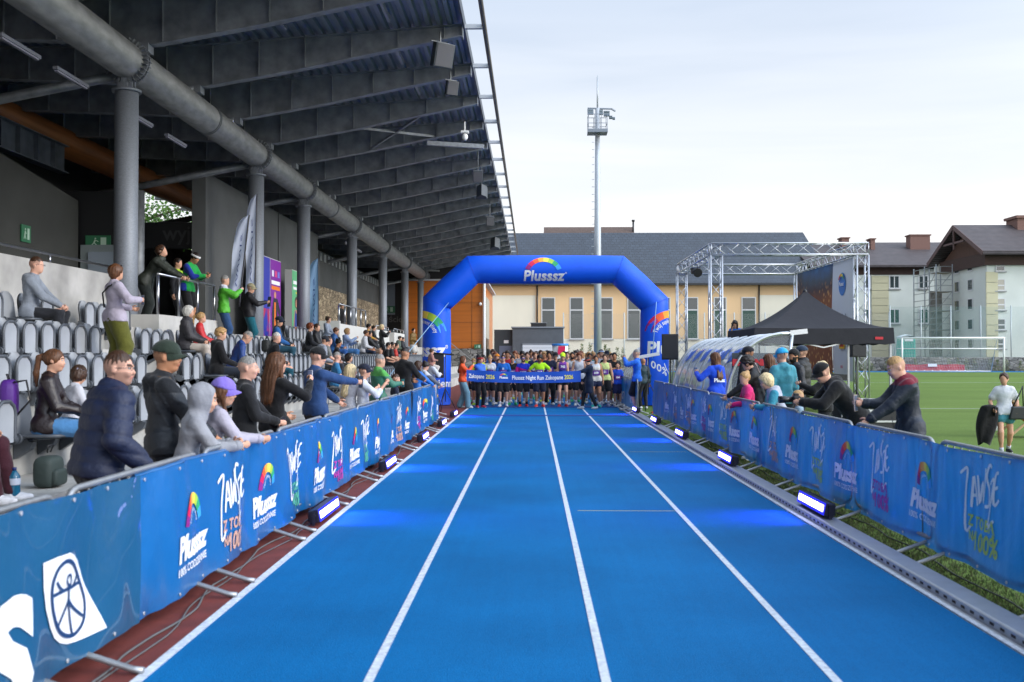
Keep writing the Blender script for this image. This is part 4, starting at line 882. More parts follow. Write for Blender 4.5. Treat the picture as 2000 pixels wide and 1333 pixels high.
# backdrop banner
t = thing('stage_backdrop', 'large printed stage backdrop with a night town picture and a white sponsor strip', 'backdrop', (9.72, 33.4, 0))
ya, yb = 36.55, 30.25; za, zb = .9, 4.68
def BD(u, v, d=0): return (-.01 * 1 - d, (ya + (yb - ya) * u) - 33.4, za + (zb - za) * v + .02 * math.sin(u * 9) * 0)
m = mat('backdrop_picture', (.2, .2, .25), .6); n_, l_, b_ = N(m); tcx = n_.new('ShaderNodeTexCoord'); sxx = n_.new('ShaderNodeSeparateXYZ'); l_.new(tcx.outputs['Object'], sxx.inputs[0])
rz_ = n_.new('ShaderNodeMapRange'); rz_.inputs[1].default_value = .9; rz_.inputs[2].default_value = 5.6; l_.new(sxx.outputs['Z'], rz_.inputs[0])
nn = n_.new('ShaderNodeTexNoise'); nn.inputs['Scale'].default_value = .8; nn.inputs['Detail'].default_value = 7; l_.new(tcx.outputs['Object'], nn.inputs['Vector'])
ad = n_.new('ShaderNodeMath'); ad.operation = 'MULTIPLY_ADD'; ad.inputs[1].default_value = .30; l_.new(nn.outputs['Fac'], ad.inputs[0]); l_.new(rz_.outputs[0], ad.inputs[2])
rr = n_.new('ShaderNodeValToRGB'); e = rr.color_ramp.elements; e[0].position = .45; e[0].color = (*lin('#8a3f1c'), 1); e[1].position = 1.12 if False else 1.0; e[1].color = (*lin('#3f8ed0'), 1)
for ps, co in ((.70, '#8a4a22'), (.80, '#443038'), (.88, '#43505f'), (.94, '#3d6088')): x_ = e.new(ps); x_.color = (*lin(co), 1)
l_.new(ad.outputs[0], rr.inputs[0])
vo = n_.new('ShaderNodeTexVoronoi'); vo.inputs['Scale'].default_value = 4.5; l_.new(tcx.outputs['Object'], vo.inputs['Vector']); lt = n_.new('ShaderNodeMapRange'); lt.inputs[1].default_value = .36; lt.inputs[2].default_value = .05; l_.new(vo.outputs['Distance'], lt.inputs[0])
lo_ = n_.new('ShaderNodeMapRange'); lo_.inputs[1].default_value = .87; lo_.inputs[2].default_value = .74; l_.new(ad.outputs[0], lo_.inputs[0]); mu = n_.new('ShaderNodeMath'); mu.operation = 'MULTIPLY'; l_.new(lt.outputs[0], mu.inputs[0]); l_.new(lo_.outputs[0], mu.inputs[1])
mm = n_.new('ShaderNodeMixRGB'); mm.inputs[2].default_value = (*lin('#f7b76a'), 1); l_.new(mu.outputs[0], mm.inputs[0]); l_.new(rr.outputs[0], mm.inputs[1]); l_.new(mm.outputs[0], b_.inputs['Base Color'])
MB().grid(lambda u, v: (lambda p: (p[0] + .03 * math.sin(v * 5 + u * 3), p[1], p[2]))(BD(u * .66, v)), 12, 8).build('printed_picture', m, t)
MB().grid(lambda u, v: (lambda p: (p[0] + .03 * math.sin(v * 5 + 2), p[1], p[2]))(BD(.66 + u * .34, v)), 8, 8).build('sponsor_strip', mat('backdrop_white', (.72, .73, .76), .7), t)
def bl(nm, geo, u0, v0, mm_): lettering(nm, geo, lambda a, c: (lambda p: (p[0] + .03 * math.sin(v0 * 5 + 2) - .02, p[1] - a, p[2] + c))(BD(u0, v0)), mm_, t)
bl('round_emblem', arc_geo(0.001, .36, 0, 360, 28), .83, .80, mat('emblem_blue', '#2f80cf', .5))
for i in range(4): lettering('rainbow_band', arc_geo(.25, .33, 150 - i * 30, 120 - i * 30, 4), lambda a, c: (lambda p: (p[0] - .06, p[1] - a, p[2] + c))(BD(.83, .80)), RAINM[(1, 3, 4, 6)[i]], t)
lettering('lettering', text_geo('Plusssz', .17, .006, .2), lambda a, c: (lambda p: (p[0] - .06, p[1] - a, p[2] + c))(BD(.83, .80)), PRINTW, t)
for (w_, v0, col, s) in (('SunaOhr &', .53, '#33435e', .22), ('100%', .115, '#c0384a', .12)): lettering('lettering', text_geo(w_, s, .004), lambda a, c: (lambda p: (p[0] - .06, p[1] - a, p[2] + c))(BD(.83, v0)), mat('print_' + w_[:3], col, .6), t)
lettering('logo_plate', ([(-.27, -.13), (.27, -.13), (.27, .13), (-.27, .13)], [(0, 1, 2, 3)]), lambda a, c: (lambda p: (p[0] - .05, p[1] - a, p[2] + c))(BD(.83, .30)), mat('logo_yellow', '#f0b81c', .5), t)
lettering('lettering', text_geo('DHL', .19, .012, .3), lambda a, c: (lambda p: (p[0] - .06, p[1] - a, p[2] + c))(BD(.83, .30)), mat('logo_red', '#c8202c', .5), t)
for i, w_ in enumerate(('Plusssz', 'NIGHT', 'RUN')): lettering('lettering', text_geo(w_, .24 if i else .14, .01), lambda a, c: (lambda p: (p[0] - .06, p[1] - a, p[2] + c))(BD(.11, .62 - i * .09)), PRINTW, t)
# ================================================================ CANOPY TENT
cx, cy, hw = 6.62, 24.3, 1.56
t = thing('canopy_tent', 'black pop-up canopy with a pointed roof and a red tag on its valance', 'canopy', (cx, cy, 0))
TM = mat('tent_black', (.020, .020, .026), .75, ns=2, nv=.1, bs=6, bst=.2, bd=.04, trans=.05, spec=.35)
ez, apz = 2.33, 3.26
b = MB()
for k in range(4):
    a0 = PI / 4 + k * PI / 2; c0 = Vector((math.copysign(hw, math.cos(a0)), math.copysign(hw, math.sin(a0)), 0)); a1 = a0 + PI / 2; c1 = Vector((math.copysign(hw, math.cos(a1)), math.copysign(hw, math.sin(a1)), 0))
    def side(u, v, c0=c0, c1=c1):
        p = c0.lerp(c1, u) * (1 - v); z = ez + (apz - ez) * (v ** 1.75) - .05 * math.sin(PI * u) * (1 - v) * (1 if v > 0 else .4); z += .02 * math.exp(-((v - 1) / .06) ** 2)
        return (p.x, p.y, z)
    b.grid(side, 14, 14)
    def val(u, v, c0=c0, c1=c1):
        p = c0.lerp(c1, u) * (1.004 + .012 * v); return (p.x, p.y, ez - .02 * math.sin(PI * u) - .36 * v + .012 * math.sin(u * 25) * v)
    b.grid(val, 20, 3)
b.build('canopy_cloth', TM, t)
MB().sphere((0, 0, apz - .02), (.05, .05, .07), 10, 6).build('peak_cap', BLACK, t)
for sx_ in (-1, 1):
    for sy_ in (-1, 1):
        b = MB(); x, y = sx_ * (hw - .05), sy_ * (hw - .05); b.bx((x - .025, y - .025, 0), (x + .025, y + .025, ez - .02)); b.bx((x - .07, y - .07, 0), (x + .07, y + .07, .01)); b.build('leg', mat('leg_white_metal', (.45, .46, .48), .4, .4), t)
b = MB()
for s in (-1, 1):
    b.bar((-hw, s * (hw - .06), ez - .1), (0, s * (hw - .06), ez - .45), .03); b.bar((hw, s * (hw - .06), ez - .1), (0, s * (hw - .06), ez - .45), .03)
b.build('scissor_bars', ALU, t)
MB().bx((hw - .42, -hw * 1.022, ez - .27), (hw - .24, -hw * 1.016, ez - .21)).build('red_tag', mat('tag_red', '#c02430', .5), t)
# flight cases / equipment under canopy
t = thing('flight_case', 'black flight case with metal edges on the grass under the canopy', 'equipment case', (5.6, 16.8, 0))
bev(MB().bx((-.5, -.3, 0), (.5, .3, .95)).build('case_body', mat('case_black', (.02, .02, .022), .5), t), .01)
b = MB()
for x in (-.5, .5):
    for y in (-.3, .3): b.bx((x - .02, y - .02, .01), (x + .02, y + .02, .955))
for y in (-.305, .305): b.bx((-.51, y - .01, .93), (.51, y + .01, .97)); b.bx((-.51, y - .01, .6), (.51, y + .01, .63))
b.build('metal_edges', ALU, t); MB().bx((-.12, -.325, .72), (.12, -.306, .85)).build('handle', ALU, t)
# ================================================================ PLAYERS' SHELTERS
PLX = bpy.data.materials.new('clear_polycarbonate'); PLX.use_nodes = True; n_, l_, b_ = N(PLX)
b_.inputs['Base Color'].default_value = (.75, .8, .85, 1); b_.inputs['Roughness'].default_value = .06; b_.inputs['Specular IOR Level'].default_value = .9
tr_ = n_.new('ShaderNodeBsdfTransparent'); tr_.inputs[0].default_value = (.86, .9, .93, 1); lw = n_.new('ShaderNodeFresnel'); lw.inputs[0].default_value = 1.7; ms_ = n_.new('ShaderNodeMixShader')
mrf = n_.new('ShaderNodeMapRange'); mrf.inputs[1].default_value = 0; mrf.inputs[2].default_value = .6; mrf.inputs[3].default_value = .10; mrf.inputs[4].default_value = .7
l_.new(lw.outputs[0], mrf.inputs[0]); l_.new(mrf.outputs[0], ms_.inputs[0]); l_.new(tr_.outputs[0], ms_.inputs[1]); l_.new(b_.outputs[0], ms_.inputs[2]); l_.new(ms_.outputs[0], n_['Material Output'].inputs[0])
def shelter(x, y0, y1, label, banner_=False):
    t = thing('team_shelter', label, 'shelter', (x, y0, 0), 0, 'curved clear team shelters beside the pitch')
    Ln = y1 - y0; D, H = 1.35, 2.16
    def prof(v):      # back bottom -> curved up -> roof front tip
        a = R(90) * v; return (D * .62 * (1 - math.cos(a)) ** 1.0 + (D * .38) * max(0, v) ** 3, .35 + (H - .35 - .0) * math.sin(a) + .0)
    P = [prof(i / 14) for i in range(15)]; full = [(0, .0)] + P
    MB().grid(lambda u, v: (lambda p: (p[0], u * Ln, p[1]))(prof(v)), 8, 14).build('clear_shell', PLX, t)
    nr = 9
    for i in range(nr):
        y = Ln * i / (nr - 1); w = .03 if 0 < i < nr - 1 else .045; b = MB(); b.tube([(px_ - .0, y, pz_) for px_, pz_ in full], w * .8, 8); b.build('rib', ALU, t)
    for y in (0, Ln):
        b = MB(); b.bar((D, y, H), (D + .35, y, H + .04), .06, .1); b.tube([(D + .05, y, H - .02), (D - .25, y, 0)], .035, 8); b.build('front_post', ALU, t)
        b = MB(); pts = [(px_, y + .01, pz_) for px_, pz_ in full] + [(D - .25, y + .01, 0)]; b.add(pts, [tuple(range(len(pts)))]); b.build('end_panel', PLX, t)
    b = MB(); 
    for z in (.02, .35): b.tube([(0, 0, z), (0, Ln, z)], .03, 8)
    b.tube([(D + .3, 0, H + .03), (D + .3, Ln, H + .03)], .03, 8); b.tube([(D * .3, 0, 1.62), (D * .3, Ln, 1.62)], .012, 6); b.build('rail', ALU, t)
    b = MB(); b.bx((.18, .2, .42), (.6, Ln - .2, .48)); b.bx((.14, .2, .5), (.2, Ln - .2, .95)); b.build('bench', mat('bench_grey', (.3, .32, .34), .5), t)
    if banner_:
        bb = MB(); bb.grid(lambda u, v: (lambda p: (p[0] + .035 - .02, .3 + u * (Ln - .6), p[1] + .0))(prof(.62 + .38 * v)), 6, 6); bb.build('sponsor_film', mat('film_white', (.42, .46, .52), .4, trans=.3), t)
        for k in range(6):
            yk = .4 + k * (Ln - .8) / 6; b3 = MB(); b3.grid(lambda u, v: (lambda p: (p[0] - .012, yk + u * .62, p[1] + .012))(prof(.50 + .13 * v - .06 * u)), 4, 3); b3.build('film_print', mat('film_blue', '#1f5fc0', .5), t)
        lettering('end_lettering', text_geo('PESMENPOL', .17, .012), lambda u, v: (.62 + u, -.02, 1.55 + v), mat('print_red', '#b01c2c', .5), t)
        MB().bx((.16, .02, .25), (1.15, .03, 1.75)).build('end_sheet', mat('smoked_sheet', (.02, .035, .05), .25), t)
    return t
shelter(3.95, 20.6, 28.3, 'clear curved team shelter with aluminium ribs behind the right barriers', True)
shelter(3.95, 37.0, 43.5, 'second clear curved team shelter half hidden behind the right arch leg')
# ================================================================ FLOODLIGHT MAST
MY = 60.0; a = pY(1167.5, 690, MY); top = pY(1166.5, 262, MY); hz = pY(1166, 212, MY).z
t = thing('floodlight_mast', 'tall galvanised floodlight mast with a service platform', 'floodlight mast', (a.x, MY, 0))
MG = mat('mast_galvanised', (.42, .45, .48), .5, .4, ns=3, nv=.12, stretch=(1, 1, .3))
MB().tube([(0, 0, 0), (0, 0, 8), (0, 0, hz)], [.24, .21, .13], 16).build('mast_pole', MG, t)
zp = pY(1166, 262, MY).z; zr = pY(1166, 235, MY).z; b = MB(); b.bx((-.58, -.5, zp), (.56, .5, zp + .06)); b.bx((-.6, -.52, zp), (-.56, .52, zp + .2)); b.bx((.54, -.52, zp), (.58, .52, zp + .2)); b.bx((-.6, -.54, zp), (.58, -.5, zp + .2))
for x in (-.57, -.2, .2, .55):
    for y in (-.5, .5): b.bar((x, y, zp), (x, y, zr + .25), .03)
for z in (zr + .25, (zp + zr + .25) / 2):
    b.bar((-.57, -.5, z), (.55, -.5, z), .03); b.bar((-.57, .5, z), (.55, .5, z), .03); b.bar((-.57, -.5, z), (-.57, .5, z), .03); b.bar((.55, -.5, z), (.55, .5, z), .03)
b.build('service_platform', mat('mast_dark', (.2, .23, .27), .5, .4), t)
b = MB(); b.bar((-.6, 0, hz), (.85, 0, hz - .05), .08); b.bar((.85, 0, hz - .05), (1.1, .5, hz - .05), .08); b.build('cross_arm', mat('mast_dark', (.2, .23, .27), .5, .4), t)
for (px, py, w, yy) in ((1153, 220, .36, -.1), (1172, 220, .34, 0), (1185, 222, .36, .1), (1194, 226, .2, .5), (1201, 225, .16, .9)):
    p = pY(px, py, MY); l = MB(); rot = Matrix.Rotation(R(-25), 3, 'X')
    l.box((p.x - a.x, yy, p.z), (w, .1, w), rot); bev(l.build('floodlight', mat('flood_grey', (.12, .15, .18), .4, .3), t), .01)
    for k in range(3):
        MB().box((p.x - a.x, yy - .062 + (k - 1) * -.045 * 0, p.z + (k - 1) * w * .28), (w * .86, .015, w * .2), rot).build('lamp_lens', mat('flood_lens', (.16, .20, .22), .2), t)
b = MB(); b.tube([(0, 0, hz), (0, 0, hz + 1.9)], [.05, .04], 8); b.tube([(.01, 0, hz + 1.9), (.01, 0, pY(1166, 147, MY).z)], .015, 6); b.build('lightning_rod', MG, t)
b = MB(); z = 1.5
while z < hz - 1: b.bar((-.2, 0, z), (-.42 + z * .006, 0, z), .03); z += .45
b.build('climbing_rung', MG, t)
# ================================================================ MAIN HALL
BY = 95.0
def bz(py, Y=BY): return pY(1200, py, Y).z
hall = thing('hall_building', 'long cream and beige hall with a dark slate roof behind the arch', 'building', (10, BY, 0))
def hp(b, name, m, par=hall): o = b.build(name, m, par); o.location = (-10, -BY, 0) if par is hall else (0, 0, 0); return o
CREAM = mat('cream_render', '#e2dcc8', .85, ns=.35, nv=.07, stretch=(1, 1, .4)); BEIGE = mat('beige_render', '#dfbd90', .85, ns=.35, nv=.06, stretch=(1, 1, .4))
xr = pY(1612, 600, BY).x; xl = -9
hp(MB().bx((xl, BY, 0), (xr, BY + 16, 8.7)), 'wall', CREAM)
b = MB(); zb0, zb1 = bz(577), bz(662); xa, xb = pY(1046, 0, BY).x, pY(1480, 0, BY).x
b.bx((xl, BY - .02, zb0), (xr + .02, BY - .001, 8.68)); b.bx((xa, BY - .02, zb1), (xb, BY - .001, zb0 - .002)); hp(b, 'beige_band', BEIGE)
SL = mat('slate_roof', (.036, .046, .062), .45, ns=1.5, nv=.15); n_, l_, b_ = N(SL); t_ = n_.new('ShaderNodeTexCoord'); br = n_.new('ShaderNodeTexBrick')
br.inputs['Scale'].default_value = 1.0; br.inputs['Brick Width'].default_value = .45; br.inputs['Row Height'].default_value = .30; br.inputs['Mortar Size'].default_value = .018; br.inputs['Color1'].default_value = (.040, .052, .070, 1); br.inputs['Color2'].default_value = (.030, .038, .052, 1); br.inputs['Mortar'].default_value = (.012, .015, .02, 1)
mpx = n_.new('ShaderNodeMapping'); mpx.inputs['Rotation'].default_value = (R(90), 0, 0); l_.new(t_.outputs['Object'], mpx.inputs[0]); l_.new(mpx.outputs[0], br.inputs['Vector']); l_.new(br.outputs['Color'], b_.inputs['Base Color'])
bu = n_.new('ShaderNodeBump'); bu.inputs['Distance'].default_value = .03; bu.inputs['Strength'].default_value = .8; bu.invert = True; l_.new(br.outputs['Fac'], bu.inputs['Height']); l_.new(bu.outputs[0], b_.inputs['Normal'])
ez_ = bz(553, BY - .7); rdg = pY(1300, 455, BY + 8).z; xrr = pY(1568, 455, BY + 8).x; xre = xr + .6
b = MB(); prof_ = [(BY - .7, ez_), (BY + 8, rdg), (BY + 16.7, ez_), (BY + 16.7, ez_ - .25), (BY + 8, rdg - .28), (BY - .7, ez_ - .22)]
n0 = len(b.v); b.add([(xl - 1, y, z) for y, z in prof_] + [((xrr if abs(y - BY - 8) < .1 else xre), y, z) for y, z in prof_], [tuple(range(6))[::-1], tuple(range(6, 12))] + [(i, (i + 1) % 6, 6 + (i + 1) % 6, 6 + i) for i in range(6)])
hp(b, 'roof', SL)
b = MB(); b.bx((xl - 1, BY - .86, ez_ - .2), (xre, BY - .72, ez_ - .04)); hp(b, 'gutter', mat('gutter_dark', (.02, .024, .03), .4))
for px in (1049, 1480):
    x = pY(px, 0, BY).x; b = MB(); b.tube([(x, BY - .12, ez_ - .2), (x, BY - .12, bz(640) if px < 1100 else .6)], .07, 8); hp(b, 'downpipe', mat('gutter_dark', (.02, .024, .03), .4))
FRW = mat('window_frame_white', (.62, .63, .63), .5)
def window(par, x0, x1, z0, z1, Y, mull=0, transom=None, lower=None, fr=.09, off=(0, 0, 0), sill=True):
    b = MB(); Yf = Y - .05
    b.bx((x0, Yf, z0), (x0 + fr, Y - .025, z1)); b.bx((x1 - fr, Yf, z0), (x1, Y - .025, z1)); b.bx((x0 + fr, Yf, z0), (x1 - fr, Y - .025, z0 + fr)); b.bx((x0 + fr, Yf, z1 - fr), (x1 - fr, Y - .025, z1))
    for k in range(mull): x = x0 + (x1 - x0) * (k + 1) / (mull + 1); b.bx((x - fr * .4, Yf, z0 + fr), (x + fr * .4, Y - .025, z1 - fr))
    if transom: b.bx((x0 + fr, Yf + .002, transom - fr * .6), (x1 - fr, Y - .027, transom + fr * .6))
    o = b.build('window', FRW, par); o.location = off
    MB().bx((x0 + fr, Y - .032, (transom or z0)), (x1 - fr, Y - .028, z1 - fr)).build('pane', GLASS, o)
    if transom: MB().bx((x0 + fr, Y - .032, z0 + fr), (x1 - fr, Y - .028, transom)).build('pane', lower or GLASS, o)
    if sill: MB().bx((x0 - .08, Y - .14, z0 - .09), (x1 + .08, Y - .021, z0 - .005)).build('sill', mat('sill_grey', (.3, .3, .3), .6), o)
    return o
GRB = mat('green_blind_glass', (.012, .06, .045), .25); PLB = mat('pale_reflecting_glass', (.38, .36, .30), .15)
for i, (p0, p1) in enumerate(((1057, 1084), (1112, 1139), (1171, 1196), (1224, 1250), (1284, 1308), (1337, 1362), (1392, 1417), (1446, 1474))):
    x0, x1 = pY(p0, 0, BY).x, pY(p1, 0, BY).x; w_ = window(hall, x0, x1, bz(663), bz(581), BY - .02, 0, bz(606), GRB if i > 4 else None, off=(-10, -BY, 0))
# building behind, with its chimney pipe
t = thing('far_building', 'brown tiled roof with a brick chimney showing above the slate roof', 'building', (7, 125, 0))
zt = pY(1150, 444, 125).z; xa, xb = pY(1062, 0, 125).x, pY(1236, 0, 125).x
TILE = mat('brown_tiles', (.10, .065, .05), .7, ns=6, nv=.25, bs=12, bst=.4, bd=.05)
b = MB(); b.prism([(118, 13), (125, zt), (132, 13)], 'x', xa, xb); o = b.build('roof', TILE, t); o.location = (-7, -125, 0)
o = MB().bx((xa + .5, 119, 0), (xb - .5, 131, 13)).build('wall', CREAM, t); o.location = (-7, -125, 0)
o = MB().bx((pY(1158, 0, 125).x, 122, zt - 1.5), (pY(1166, 0, 125).x, 122.8, zt + .6)).build('chimney', mat('brick_chimney', (.28, .12, .08), .85, ns=20, nv=.2), t); o.location = (-7, -125, 0)
b = MB(); x = pY(1236, 0, 124).x; b.tube([(x, 124, zt - 1.5), (x, 124, zt + .55)], .12, 10); b.tube([(x, 124, zt + .55), (x, 124, zt + .75)], .2, 10); o = b.build('flue_pipe', BLACK, t); o.location = (-7, -125, 0)
# ================================================================ PLYWOOD-CLAD WING
t = thing('timber_clad_building', 'orange plywood clad building on a stone base beside the arch', 'building', (-5.7, 72, 0)); OF = (5.7, -72, 0)
def op(b, name, m): o = b.build(name, m, t); o.location = OF; return o
x0, x1 = -9.0, pY(943, 0, 72).x; z0, z1 = pY(900, 681, 72).z, pY(900, 549, 72).z
PLY = mat('orange_plywood', '#b5651d', .45, ns=1.2, nv=.10, stretch=(.3, 1, 6), coat=.15)
op(MB().bx((x0, 72, z0), (x1, 90, z1)), 'clad_wall', PLY)
op(MB().bx((x0 - .05, 71.9, 0), (x1 + .05, 90, z0 - .004)), 'stone_base', stone_mat('granite_base', (.16, .16, .15), (.34, .33, .31), 2.2))
b = MB()
for px in (876, 922): x = pY(px, 0, 72).x; b.bx((x - .012, 71.985, z0), (x + .012, 72.001, z1))
for py in (592, 630, 668): z = pY(900, py, 72).z; b.bx((x0, 71.985, z - .012), (x1, 72.001, z + .012))
op(b, 'panel_joint', mat('joint_dark', (.12, .05, .015), .7))
op(MB().bx((x0 - .1, 71.8, z1 + .002), (x1 + .3, 90, z1 + .12)), 'roof_edge', mat('pale_grey_metal', (.5, .52, .55), .5, .3))
b = MB(); b.tube([(x1 + .12, 71.9, 0), (x1 + .12, 71.9, z1)], .10, 12); op(b, 'white_post', WHITE)
op(MB().bx((x1 + .002, 76, 3), (x1 + .05, 82, 6.2)), 'side_window', GLASS)
b = MB(); p = pY(938, 594, 71.7); b.sphere((p.x, 71.75, p.z), (.11, .11, .12), 10, 7); b.box((p.x, 71.9, p.z + .06), (.12, .2, .08)); op(b, 'camera_dome', WHITE)
b = MB(); b.bar(pY(880, 670, 71.5), pY(924, 706, 71.5), .06); op(b, 'handrail', mat('handrail_grey', (.3, .3, .3), .5, .4))
p = pY(933, 677, 71.8); exit_sign((p.x, 71.8, p.z), 0, .5, .3, 'small green exit sign on the stone base of the orange building')
# ================================================================ KIOSK
KY = 76.0; t = thing('service_kiosk', 'flat roofed dark grey garage with a white roller door behind the runners', 'garage', (0, KY, 0)); OF = (0, -KY, 0)
zt = pY(1050, 641, KY).z; x0, x1, x2 = pY(965, 0, KY).x, pY(1001, 0, KY).x, pY(1100, 0, KY).x
def op(b, name, m, par=None): o = b.build(name, m, par or t); o.location = OF; return o
op(MB().bx((x1, KY, 0), (x2, KY + 6, zt)), 'wall', mat('kiosk_grey', (.085, .095, .11), .7, ns=2, nv=.1)); op(MB().bx((x0, KY + .4, 0), (x1 - .002, KY + 6, zt - .12)), 'side_wall', mat('kiosk_dark', (.03, .04, .045), .6))
op(MB().bx((x1 - .1, KY - .1, zt + .002), (x2 + .1, KY + 6, zt + .1)), 'roof', mat('kiosk_trim', (.2, .22, .25), .5))
gx0, gx1 = pY(1021, 0, KY).x, pY(1082, 0, KY).x; gz = pY(0, 674, KY).z
b = MB(); z = 0
while z < gz - .05: b.bx((gx0, KY - .03, z + .008), (gx1, KY - .004, min(gz, z + .24))); z += .25
op(b, 'roller_door', mat('roller_white', (.6, .62, .66), .5)); b = MB(); b.bx((gx0 - .08, KY - .05, 0), (gx0 - .005, KY - .003, gz + .08)); b.bx((gx1 + .005, KY - .05, 0), (gx1 + .08, KY - .003, gz + .08)); b.bx((gx0 - .08, KY - .05, gz + .01), (gx1 + .08, KY - .003, gz + .1)); op(b, 'door_frame', mat('kiosk_trim', (.2, .22, .25), .5))
dx0, dx1 = pY(975, 0, KY).x, pY(1000, 0, KY).x; op(MB().bx((dx0, KY + .36, 0), (dx1, KY + .39, pY(0, 676, KY).z)), 'glass_door', mat('door_reflecting', (.12, .14, .2), .2)); op(MB().bx((pY(984, 0, KY).x, KY + .36, pY(0, 671, KY).z), (pY(993, 0, KY).x, KY + .39, pY(0, 665, KY).z)), 'small_plate', WHITE)
t = thing('roof_unit', 'low dark ventilation unit on the kiosk roof', 'roof unit', (pY(1052, 0, KY).x, KY + 1.5, zt + .1)); bev(MB().bx((-.6, -.5, 0.02), (.6, .5, .3)).build('casing', BLACK, t), .02); MB().bx((-.66, -.55, .3), (.66, .55, .34)).build('cover', mat('kiosk_trim', (.2, .22, .25), .5), t)
p = pY(1094, 676, 50); t = thing('inflatable_tub', 'white and blue advertising tub with a rainbow behind the runners', 'advertising tub', (p.x, 50, 0)); zb = pY(0, 692, 50).z; zt = pY(0, 672, 50).z
MB().tube([(0, 0, .0), (0, 0, zt * .5), (0, 0, zt - .1)], [.30, .36, .40], 20).build('tub', WHITE, t); MB().tube([(0, 0, zt - .1), (0, 0, zt)], .42, 20).build('rim', mat('rim_blue', '#2f86d0', .5), t); MB().add([(-.15, -.43, zt - .55), (.22, -.43, zt - .55), (.25, -.44, zt - .12), (-.1, -.44, zt - .12)], [(0, 1, 2, 3)]).build('rainbow_patch', RAINM[1], t)
# ================================================================ SCHOOL
SY = 96.0; sch = thing('school_building', 'pale school building with brown tiled roof and timber gable on the right', 'building', (34, SY, 0))
def op(b, name, m, par=None): o = b.build(name, m, par or sch); o.location = (-34, -SY, 0) if par is None else (0, 0, 0); return o
SW = mat('pale_green_render', '#ced3cc', .85, ns=.6, nv=.05); SB = mat('sand_block', '#c0bb9c', .85, ns=.6, nv=.05); FAS = mat('dark_timber', (.045, .02, .014), .7, ns=4, nv=.3, stretch=(1, 1, 6)); RT = mat('roof_tiles_brown', (.070, .055, .055), .6, ns=1.6, nv=.2)
n_, l_, b_ = N(RT); t_ = n_.new('ShaderNodeTexCoord'); wv = n_.new('ShaderNodeTexWave'); wv.bands_direction = 'Z'; wv.inputs['Scale'].default_value = 2.2; wv.inputs['Distortion'].default_value = .5; bu = n_.new('ShaderNodeBump'); bu.inputs['Distance'].default_value = .08; l_.new(t_.outputs['Object'], wv.inputs['Vector']); l_.new(wv.outputs['Fac'], bu.inputs['Height']); l_.new(bu.outputs[0], b_.inputs['Normal'])
xs0 = pY(1585, 0, SY).x; ze = pY(0, 521, SY - .8).z; zr = pY(0, 478, SY + 8).z
op(MB().bx((xs0, SY, .3), (62, SY + 16, ze - .35)), 'wall', SW)
b = MB(); b.bx((xs0, SY - .06, pY(0, 540, SY).z), (37, SY - .002, ze - .1)); op(b, 'fascia', FAS)
b = MB(); b.prism([(SY - .8, ze), (SY + 8, zr), (SY + 16.8, ze), (SY + 16.8, ze - .2), (SY + 8, zr - .25), (SY - .8, ze - .2)], 'x', xs0 - .5, 60); op(b, 'roof', RT)
b = MB()
for p0, p1 in ((1699, 1732), ):
    xa, xb = pY(p0, 0, SY).x, pY(p1, 0, SY).x
    z = .7
    while z < pY(0, 541, SY).z - .3: b.bx((xa, SY - .1, z), (xb, SY - .002, z + .68)); z += .72
op(b, 'block_pier', SB)
for py0, py1, lo in ((567, 541, None), (634, 605, GRB)):
    for p0, p1 in ((1600, 1622), (1655, 1667), (1686, 1698), (1733, 1754), (1790, 1810)):
        o = window(sch, pY(p0, 0, SY).x, pY(p1, 0, SY).x, pY(0, py0, SY).z, pY(0, py1, SY).z, SY, 1 if p1 - p0 > 15 else 0, None, None, fr=.11, off=(-34, -SY, 0))
        if lo:
            for ch in o.children:
                if ch.name.startswith('pane'): ch.data.materials[0] = lo
BRK = mat('chimney_brick', (.19, .105, .085), .85, ns=12, nv=.2)
for i, (p0, p1, pt) in enumerate(((1768, 1806, 465), (1692, 1700, 472), (1636, 1650, 470))):
    b = MB(); xa, xb = pY(p0, 0, SY + 6).x, pY(p1, 0, SY + 6).x; zt_ = pY(0, pt, SY + 6).z
    b.bx((xa, SY + 5, zr - 2), (xb, SY + 6.2, zt_ - .12)); b.bx((xa - .1, SY + 4.9, zt_ - .12), (xb + .1, SY + 6.3, zt_)); op(b, 'chimney', BRK)
# gable wing
Wa, Wb, Wx = 80.9, 89.4, 36.6; Wc = (Wa + Wb) / 2
ge = pY(1912, 490, Wa - 1.3).z + .45; gb = ge; ga = pY(1856, 440, Wc).z
wing_x1 = 66
op(MB().bx((Wx, Wa, .3), (wing_x1, Wb + 2, ge - .5)), 'wing_wall', SW)
b = MB(); s = (ga - ge) / (Wc - Wa)
pr = [(Wa - 1.3, ge - .45), (Wc, ga), (Wb + 1.3, ge - .45), (Wb + 1.3, ge - .75), (Wc, ga - .32), (Wa - 1.3, ge - .75)]
b.prism(pr, 'x', Wx - .9, wing_x1); op(b, 'wing_roof', RT)
b = MB(); b.prism([(Wa + .1, ge - .5), (Wc, ga - .9), (Wb - .1, ge - .5)], 'x', Wx - .02, Wx + .2); op(b, 'timber_gable', mat('gable_boards', (.085, .04, .025), .7, ns=3, nv=.3, stretch=(1, 6, .5)))
b = MB(); b.bx((Wx - .25, Wa - .25, ge - 1.5), (wing_x1, Wb + .2, ge - .48)); op(b, 'timber_band', FAS)
b = MB()
for s_ in (0, 1):
    y_ = Wa - 1.3 if s_ == 0 else Wb + 1.3
    b.bar((Wx - .92, y_, ge - .62), (Wx - .92, Wc, ga - .18), .06, .36)
